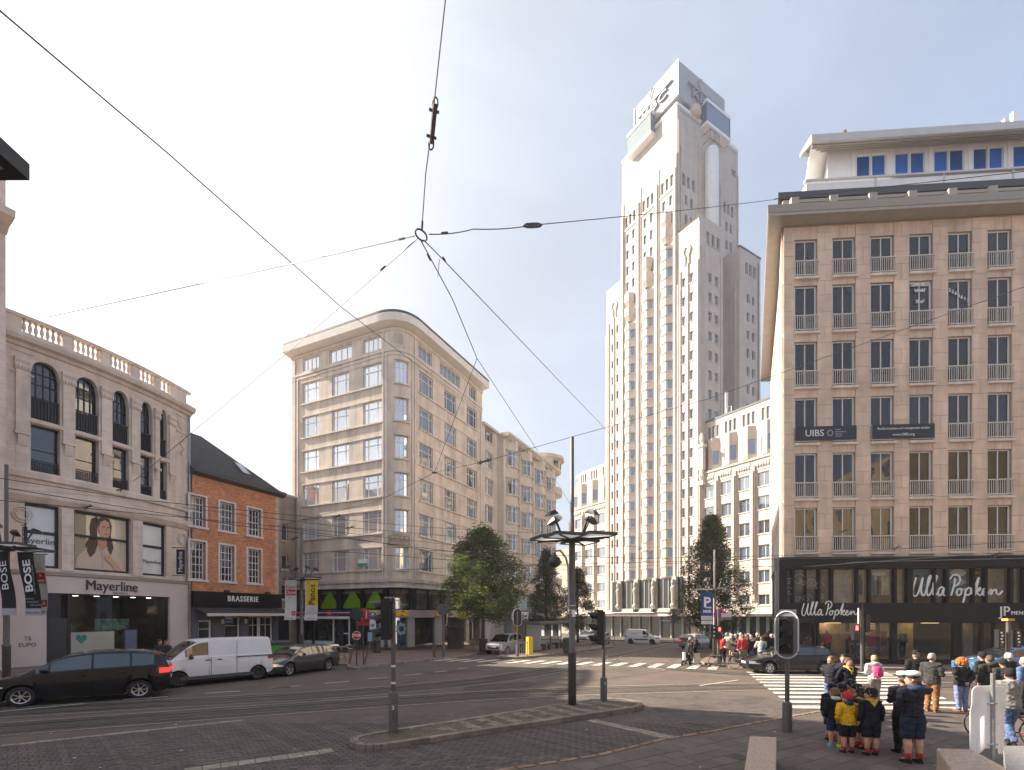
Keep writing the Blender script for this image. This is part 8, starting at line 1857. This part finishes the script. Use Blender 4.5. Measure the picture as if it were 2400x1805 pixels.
P('person with white sailor cap and dark leggings half behind the camera man',2117,1764,1.74,PI*.96,'purple','black',hair='brown',hat='sailor',near=True,armL='pocket',armR='hold')
P('grey haired man in dark jacket and brown trousers with glasses facing right',2184,1668,1.82,PI*.62,'dgrey','brown',hair='grey',coat=1,near=True,armL='hold',armR='down',shoe='brown')
P('woman with curly orange hair, dark coat and blue jeans, hands behind her back',2254,1667,1.66,PI*1.0,'black','jean',hair='curly',coat=1,near=True,armL='back',armR='back',shoe='brown',scarf='khaki',fat=1.06)
P('man in dark cap and black jacket leaning behind the green parka',2303,1655,1.78,PI*1.1,'black','black',hair='dark',hat='blackbeanie',coat=1,armL='hold',armR='hold')
P('brown haired man in dark green hooded parka with his back turned',2320,1668,1.76,PI*.98,'green','black',hair='brown',coat=1,hood='green',near=True,fat=1.06)
P('bald man in dark coat behind the person on the bicycle',2364,1655,1.76,PI*1.02,'black','black',hair='white',coat=1)
P('person in striped dark knit cap and brown coat behind the grey jacket',2352,1672,1.66,PI*.95,'dgrey','black',hair='dark',hat='blackbeanie',coat=1)
P('person in a blue coat with pale hat cut by the right edge',2402,1676,1.74,PI*1.1,'denim','black',hair='white',coat=1,fat=1.04)
c=gp(2372,1752,.03); bk=bike('bicycle under the person in grey at the right edge',c.x-.0,c.y+.75,PI*1.5+.35,1.0,CL['red'],.03)
person('person in grey jacket, black hat and scarf astride a bicycle at right',c.x,c.y+.05,.03+.06,1.72,PI*.93,'grey','denim',armL='bars',armR='bars',legs='walk',hair='dark',hat='blackbeanie',coat=1,near=True,scarf='white',shoe='black',bag=None)
# crossing pedestrians
CR='pedestrians on the far crossing'
P('dark haired person in black coat with white bag, front of the three on the crossing',1609,1560,1.5,PI*.5,'black','black',legs='walk',hair='dark',coat=1,long_=True,lean=.25,group=CR,dz=.02); P('grey haired person in olive coat in the middle of the three crossing',1618,1558,1.66,PI*.5,'green','dgrey',legs='walk',hair='grey',coat=1,group=CR,dz=.02); P('tall man in dark navy coat, rear of the three crossing the zebra',1630,1557,1.82,PI*.45,'navy','black',legs='walk',hair='grey',coat=1,long_=True,group=CR,dz=.02)
m=MB(); c=gp(1612,1560); m.box(c.x+.3,c.x+.62,c.y-.3,c.y-.1,.15,.75); tag(m.build('shopping_bag',C(.5,.42,.34)),'pale paper shopping bag carried by the crossing pedestrians','bag')
m=MB(); c=gp(1604,1560); m.box(c.x-.15,c.x-.03,c.y-.35,c.y-.1,.35,.8); tag(m.build('carrier_bag','white'),'white carrier bag held at the left of the crossing pedestrians','bag')
# cyclist and crowd at the far corner
c=gp(1722,1567,.02); bike('city bicycle with carrier ridden off the far kerb',c.x,c.y,PI,1.05,C(.1,.1,.12),.02)
cc_=gp(1703,1567,.02); person('cyclist in beige jacket and red backpack sitting on the city bicycle',cc_.x+.02,cc_.y,.42,1.62,PI*.5,'cream','khaki',legs='sit',armL='bars',armR='bars',hair='grey',coat=1,shorts=True,group='people waiting at the far corner',bag=CL['red'])
FC='people waiting at the far corner'
crowd=[(1694,1553,1.7,PI*.9,'red','black','person in red jacket behind the corner signal post'),(1716,1551,1.74,PI*.8,'navy','navy','man in navy jacket behind the cyclist'),(1727,1553,1.62,PI*.3,'dgrey','dgrey','small person in grey scarf right of the navy jacket'),(1736,1549,1.8,PI*.9,'cream','brown','man with white cap behind the red fleece'),(1741,1556,1.72,PI*.95,'red','khaki','person in red fleece with back turned at the corner'),(1752,1550,1.7,PI*.4,'green','black','person in olive top among the waiting crowd'),(1760,1548,1.66,PI*1.1,'teal','black','person in teal top deep in the waiting crowd'),(1764,1556,1.6,PI*.2,'navy','denim','seated looking person in navy behind the handlebars'),(1775,1547,1.78,PI*.8,'black','black','dark dressed person near the shop corner'),(1797,1546,1.8,PI*1.1,'navy','black','tall person in navy near the white rimmed signal'),(1748,1543,1.72,0,'dgrey','black','grey haired person at the back of the crowd'),(1724,1543,1.68,.4,'black','black','black clad person at the back left of the crowd'),(1790,1541,1.7,.2,'maroon','black','person in maroon at the back right of the crowd'),(1808,1544,1.68,.3,'black','denim','dark haired person left of the shop window')]
for i,(u,v,h,fc,tp_,bt_,lab) in enumerate(crowd): P(lab,u,v,h,fc,tp_,bt_,hair=('brown','grey','dark','white','lbrown')[i%5],coat=1,dz=.12,group=FC,armL='pocket' if i%2 else 'down',fat=1.03)
c=gp(1786,1560,.05); bike('bicycle of the person with blue backpack at the corner',c.x+.1,c.y+.5,PI*1.45,1.0,None,.05)
P('person in beige jacket with a blue and red backpack on a bicycle at the corner',1785,1561,1.68,PI*.95,'cream','denim',hair='lbrown',coat=1,dz=.1,group=FC,armL='bars',armR='bars',bag=CL['denim'])
c=gp(1752,1562,.05); bike('bicycle with bright handlebars in front of the crowd',c.x,c.y,PI*.6,1.0,None,.05)
for u,v,h,tp_,lab in((1838,1548,1.7,'black','dark haired person right of the white rimmed signal at the shop corner'),(1890,1549,1.66,'grey','person in grey beside the shop window behind the passing car'),(1900,1550,1.6,'brown','person in orange brown jacket beside the shop window')):
    P(lab,u,v,h,.6,tp_,'black',hair='dark',coat=1,dz=.12,group='passers by along the black shop')
for u,v,h,lab,hr in((374,1583,1.74,'dark haired person walking behind the white van bonnet before the curved shop','dark'),(389,1580,1.66,'grey haired person beside the dark haired person before the curved shop','lbrown')):
    P(lab,u,v,h,PI*.4,'dgrey','black',hair=hr,coat=1,dz=.12,group='pedestrians before the curved shop')
for u,v,tp_,lab in((1768,1523,'black','small distant pedestrian left of the shop corner by the tower wing'),(1735,1521,'white','small distant pedestrian in white by the tower wing'),(1803,1524,'navy','small distant pedestrian in navy by the tower wing')): P(lab,u,v,1.72,PI,tp_,'black',coat=1,dz=.13,group='distant pedestrians before the tower')
# mannequins in the shop window
def mannequin(label,u,z,top,bot,d=1.0,h=1.72,skin=(.62,.5,.36)):
    s=shp.su(u); x,y,_=shp.P(s,-d,0); t=person(label,x,y,z,h,.05,top,bot,armL='down',armR='down',hair=None,group='mannequins in the shop window'); t['category']='mannequin'; t.name='mannequin'; t.children[0].data.materials[0]=C(*skin); return t
for u,z,tp_,bt_,lab in((1872,.42,'dgrey','black','dark suited mannequin with white head at the left of the shop window'),(1866,.9,'cream','khaki','mannequin on a raised stand at the far left of the shop window'),(1936,.42,'maroon','black','mannequin in patterned red and black tunic'),(1961,.42,'red','black','mannequin in a red cardigan'),(2027,.42,'purple','dgrey','mannequin in plum waistcoat left of the magenta poster'),(2043,.42,'black','dgrey','mannequin in black waistcoat before the magenta poster'),(2122,.42,'black','dgrey','mannequin in dark waistcoat on the right window'),(2143,.42,'dgrey','black','mannequin in grey jacket beside the orange panel')): mannequin(lab,u,z,tp_,bt_)
# ================= cafe chairs, wires =================
def chair(x,y,rot,label):
    t=thing('cafe_chair',label,'chair',(x,y,gz(y)+.12),rot,'cafe chairs on the corner pavement')
    m=MB(); m.box(-.22,.22,-.22,.22,.43,.46); m.build('seat',C(.05,.04,.04),t,world=False)
    m=MB(); m.sweep(-.22,.22,[(.2,.46),(.24,.46),(.3,.78),(.26,.78)]); m.build('backrest',C(.06,.05,.05),t,world=False)
    m=MB(); m.tube([(-.25,-.2,.68),(-.26,.1,.7),(-.22,.28,.82),(.22,.28,.82),(.26,.1,.7),(.25,-.2,.68)],.022,6); m.build('armrest',C(.6,.58,.55,.3),t,world=False)
    for sx_ in(-1,1):
        for sy in(-1,1): m=MB(); m.tube([(sx_*.2,sy*.2,.44),(sx_*.23,sy*.23,0)],.014,5); m.build('leg','alu',t,world=False)
labs=['leftmost cafe chair with pale armrest behind the grey estate car','second cafe chair from the left in the row on the pavement','cafe chair in the middle of the pavement row','fourth cafe chair counted from the left of the row','cafe chair next to the leaning stake','rightmost cafe chair of the row before the white shop door']
for i in range(6): c=gp(752+i*12.5,1541+i*.6,.12); chair(c.x,c.y,2.2+.25*(i%3),labs[i])
for i,(u,v) in enumerate(((716,1540),(735,1539))):
    c=gp(u,v,.12); t=thing('cafe_table',['round pale cafe table behind the roof of the grey estate car','round pale cafe table beside the mast with the yellow banner'][i],'table',(c.x,c.y,c.z),0,'cafe tables on the corner pavement'); m=MB(); m.lathe([(.38,.72),(.4,.74),(.38,.76)],n=16); m.build('table_top','white',t,world=False); m=MB(); m.lathe([(.22,0),(.03,.05),(.03,.72)],n=10); m.build('pedestal','dgrey',t,world=False)
    m=MB(); rn=random.Random(i)
    for k in range(40): a=rn.random()*6.28; e_=Vector((math.cos(a)*.3*rn.random(),math.sin(a)*.3*rn.random(),.8+rn.random()*.12)); m.poly([tuple(e_),tuple(e_+Vector((.12,.02,.05))),tuple(e_+Vector((.06,.1,.02)))])
    m.build('yellow_green_cloth',C(.55,.62,.05),t,world=False)
WIRE_G='overhead wires above the junction'
def wire(label,pts,r=.017,sag=0.,n=12,name='overhead_wire'):
    r*=.82; P_=[Vector(p) for p in pts]; out=[]
    for a,b in zip(P_,P_[1:]):
        for k in range(n): t=k/n; out.append(tuple(a.lerp(b,t)-Vector((0,0,sag*4*t*(1-t)))))
    out.append(tuple(P_[-1])); t=thing(name,label,'wire',out[0],0,WIRE_G); m=MB(); m.tube(out,r,5); m.build('cable','wire',t); return t
YR=13.0; RG=pt(987,551,YR)
def clampt(t,a,b,k,l=.22,r=.028):
    a,b=Vector(a),Vector(b); d=(b-a).normalized(); c=a+(b-a)*k; m=MB(); m.tube([tuple(c-d*l/2),tuple(c+d*l/2)],r,6); m.build('clamp','wire',t)
# ring
t=thing('span_wire_ring','black steel ring high over the junction where the span wires meet','ring',RG,0); m=MB(); m.tube([tuple(RG+Vector((.15*math.cos(i*.5236),.17*math.sin(i*.5236),-.05*math.cos(i*.5236)-.02*math.sin(i*.5236)))) for i in range(13)],.022,8,False); m.build('ring','wire',t)
def insul(t,a,b,k,style=0,l=.85):
    a,b=Vector(a),Vector(b); d=(b-a).normalized(); c=a+(b-a)*k; s=d.cross(Vector((0,1,0))).normalized()
    if style==0:
        for sg in(-1,1): m=MB(); m.tube([tuple(c-d*l*.5),tuple(c-d*l*.35+s*sg*.06),tuple(c+d*l*.35+s*sg*.06),tuple(c+d*l*.5)],.03,6); m.build('insulator_strap','wire',t)
        for i in range(6): m=MB(); q=c+d*(l*(-.2+.08*i)); m.tube([tuple(q-s*.11),tuple(q+s*.11)],.016,5); m.build('insulator_rib','wire',t)
    else:
        m=MB(); m.tube([tuple(c-d*l*.5),tuple(c-d*l*.3),tuple(c+d*l*.3),tuple(c+d*l*.5)],.055,8); m.build('insulator_body',C(.06,.03,.03),t)
        for kk in(-.32,.32): m=MB(); q=c+d*l*kk; m.tube([tuple(q-s*.1),tuple(q+s*.12)],.03,6); m.build('insulator_bolt','wire',t)
        for kk in(-.5,.5): m=MB(); q=c+d*l*kk; m.tube([tuple(q+d*.1*math.cos(i*.785)+s*.06*math.sin(i*.785)) for i in range(9)],.018,5,False); m.build('insulator_eye','wire',t)
off_=lambda dx,dz:RG+Vector((dx,0,dz))
a=off_(.02,.17); b=pt(1046,-20,9.2); t=wire('span wire rising from the ring to the top edge with a long insulator',[a,pt(998,405,11.8),pt(1008,330,11.3),b]); insul(t,pt(1010,345,11.3),pt(1021,235,10.8),.5,1,.66); clampt(t,a,pt(998,405,11.8),.06)
a=off_(.2,.02); b=pt(1830,466,30.3); t=wire('span wire from the ring to the travertine block with a ribbed insulator',[a,pt(1110,537,14.3),pt(1248,528,15.6),b],sag=.05); insul(t,pt(1212,531,15.2),pt(1284,526,16.2),.5,0,.95); clampt(t,a,pt(1248,528,15.6),.13)
a=off_(-.16,-.02); t=wire('span wire from the ring fading down to the left towards the curved roof',[a,pt(670,622,17),pt(105,745,27.5)],r=.018); clampt(t,a,pt(670,622,17),.08)
a=off_(-.1,-.1); b=pt(305,1135,33.5); t=wire('span wire from the ring down to the curved shop wall',[a,pt(672,828,22),b],r=.018); clampt(t,a,b,.05)
a=off_(.0,-.15); t=wire('hanger wire from the ring to the small fork and on to the lower ring',[a,pt(1060,700,16),pt(1118,840,19),pt(1018,1108,28)],r=.018); clampt(t,a,pt(1118,840,19),.1)
t=wire('thin wire from the fork down to the lamp mast',[pt(1118,840,19),pt(1260,1057,26),pt(1338,1185,16.2)],r=.014)
a=off_(.08,-.14); t=wire('double span wire running from the ring down right past the tower foot',[a,pt(1042,612,14.5),pt(1404,990,40),pt(1630,1236,52)],r=.018); clampt(t,pt(1036,600,14.2),pt(1046,615,14.6),.5); m=MB(); m.tube([tuple(pt(1030,608,13.9)),tuple(pt(1026,650,14.3))],.008,4); m.build('spacer','wire',t)
t=wire('long diagonal cable from the top left corner across the sky behind the corner block',[pt(-30,0,9),pt(400,365,14),pt(800,720,26),pt(1124,968,54)],r=.024)
wire('cable above the travertine block sloping to the right edge',[pt(1815,466,29.4),pt(2085,437,27),pt(2420,400,24)],r=.022)
t=wire('span wire from the lower ring up to the right across the travertine block',[pt(1018,1108,28),pt(1130,1083,27),pt(1660,935,27),pt(2430,662,22)],r=.018); insul(t,pt(1120,1086,27),pt(1150,1077,27),.5,1,.6)
wire('span wire from the lower ring to the left over the brick house',[pt(1018,1108,28),pt(885,1175,29),pt(640,1235,33)],r=.016)
t=thing('span_wire_ring','small ring in front of the corner block joining lower span wires','ring',pt(1018,1108,28)); q=pt(1018,1108,28); m=MB(); m.tube([tuple(q+Vector((.14*math.cos(i*.785),.1*math.sin(i*.785),0))) for i in range(9)],.025,6,False); m.build('ring','wire',t)
# tram contact wires: four long runs crossing the picture
def ctw(label,pts,r=.018): return wire(label,[pt(*p) for p in pts],r,.0,8,'tram_contact_wire')
runs=[('upper tram wire passing low in front of the left facades',[(-20,1118,19),(330,1172,22),(660,1205,27),(1000,1236,34),(1500,1262,48)]),('second tram wire below it on the left facades',[(-20,1171,18),(430,1213,22.5),(800,1248,30),(1180,1291,40)]),('third tram wire crossing the brick house',[(430,1190,23),(820,1237,29),(1240,1272,38),(1670,1288,55)]),('tram wire crossing left to right at lamp height',[(640,1232,26),(1000,1290,30),(1500,1309,30),(1850,1302,28),(2420,1268,24)]),('tram wire above the shop sign to the right edge',[(1640,1335,40),(2000,1318,29),(2420,1308,23)]),('lower tram wire along the shop facade',[(1560,1320,46),(1860,1330,30),(2420,1290,22)]),('tram wire bending into the street by the tower',[(780,1292,23),(1180,1322,30),(1480,1330,42),(1620,1316,55)]),('tram wire from the left mast over the island',[(20,1145,19.6),(560,1232,24),(1120,1300,32),(1420,1352,58)]),('thin feeder wire over the crossing',[(940,1335,30),(1340,1322,30),(1760,1312,30),(2420,1300,25)])]
for lab,p in runs: ctw(lab,p)
for i,(u,v,Y) in enumerate(((285,1147,27),(205,1188,26.5),(790,1210,30),(820,1237,29),(1500,1286,46),(2100,1284,27),(1975,1245,29),(690,1262,31),(1720,1311,40),(2335,1299,24))):
    q=pt(u,v,Y); t=thing('wire_fitting','dark section insulator on a tram wire, '+('over the curved shop poster','left over the display window','before the lower left row of corner block windows','right of it on the corner block','in front of the tower bays','under the left school banner','below the third column of balconies','beside the beige house','right of the corner tree','at the far right above the shop')[i],'insulator',q,0,'section insulators on the tram wires'); m=MB(); m.tube([tuple(q-Vector((.28,0,.06))),tuple(q+Vector((.28,0,.06)))],.03,6); m.tube([tuple(q-Vector((.1,0,.16))),tuple(q+Vector((.16,0,.14)))],.022,5); m.build('insulator_body',C(.08,.03,.03) if i==0 else 'wire',t)
wire('wire from the brick house corner to the left mast',[pt(425,1180,37),pt(20,1145,19.6)],.009)

bpy.data.scenes.remove(TMP)

# light autumn haze: one closed box round everything, even density
if HAZE:
    q=MB(); q.box(-185,195,-95,275,-4.5,104); hz_=q.build('haze','black'); hm=bpy.data.materials.new('thin_haze'); hm.use_nodes=True; n=hm.node_tree; n.nodes.clear(); o=n.nodes.new('ShaderNodeOutputMaterial'); v=n.nodes.new('ShaderNodeVolumePrincipled'); v.inputs['Density'].default_value=HAZE; v.inputs['Color'].default_value=(.93,.95,1,1); v.inputs['Anisotropy'].default_value=.3; n.links.new(v.outputs[0],o.inputs['Volume'])
    hz_.data.materials.clear(); hz_.data.materials.append(hm); tag(hz_,'thin pale autumn haze over the whole square','haze',kind='stuff')
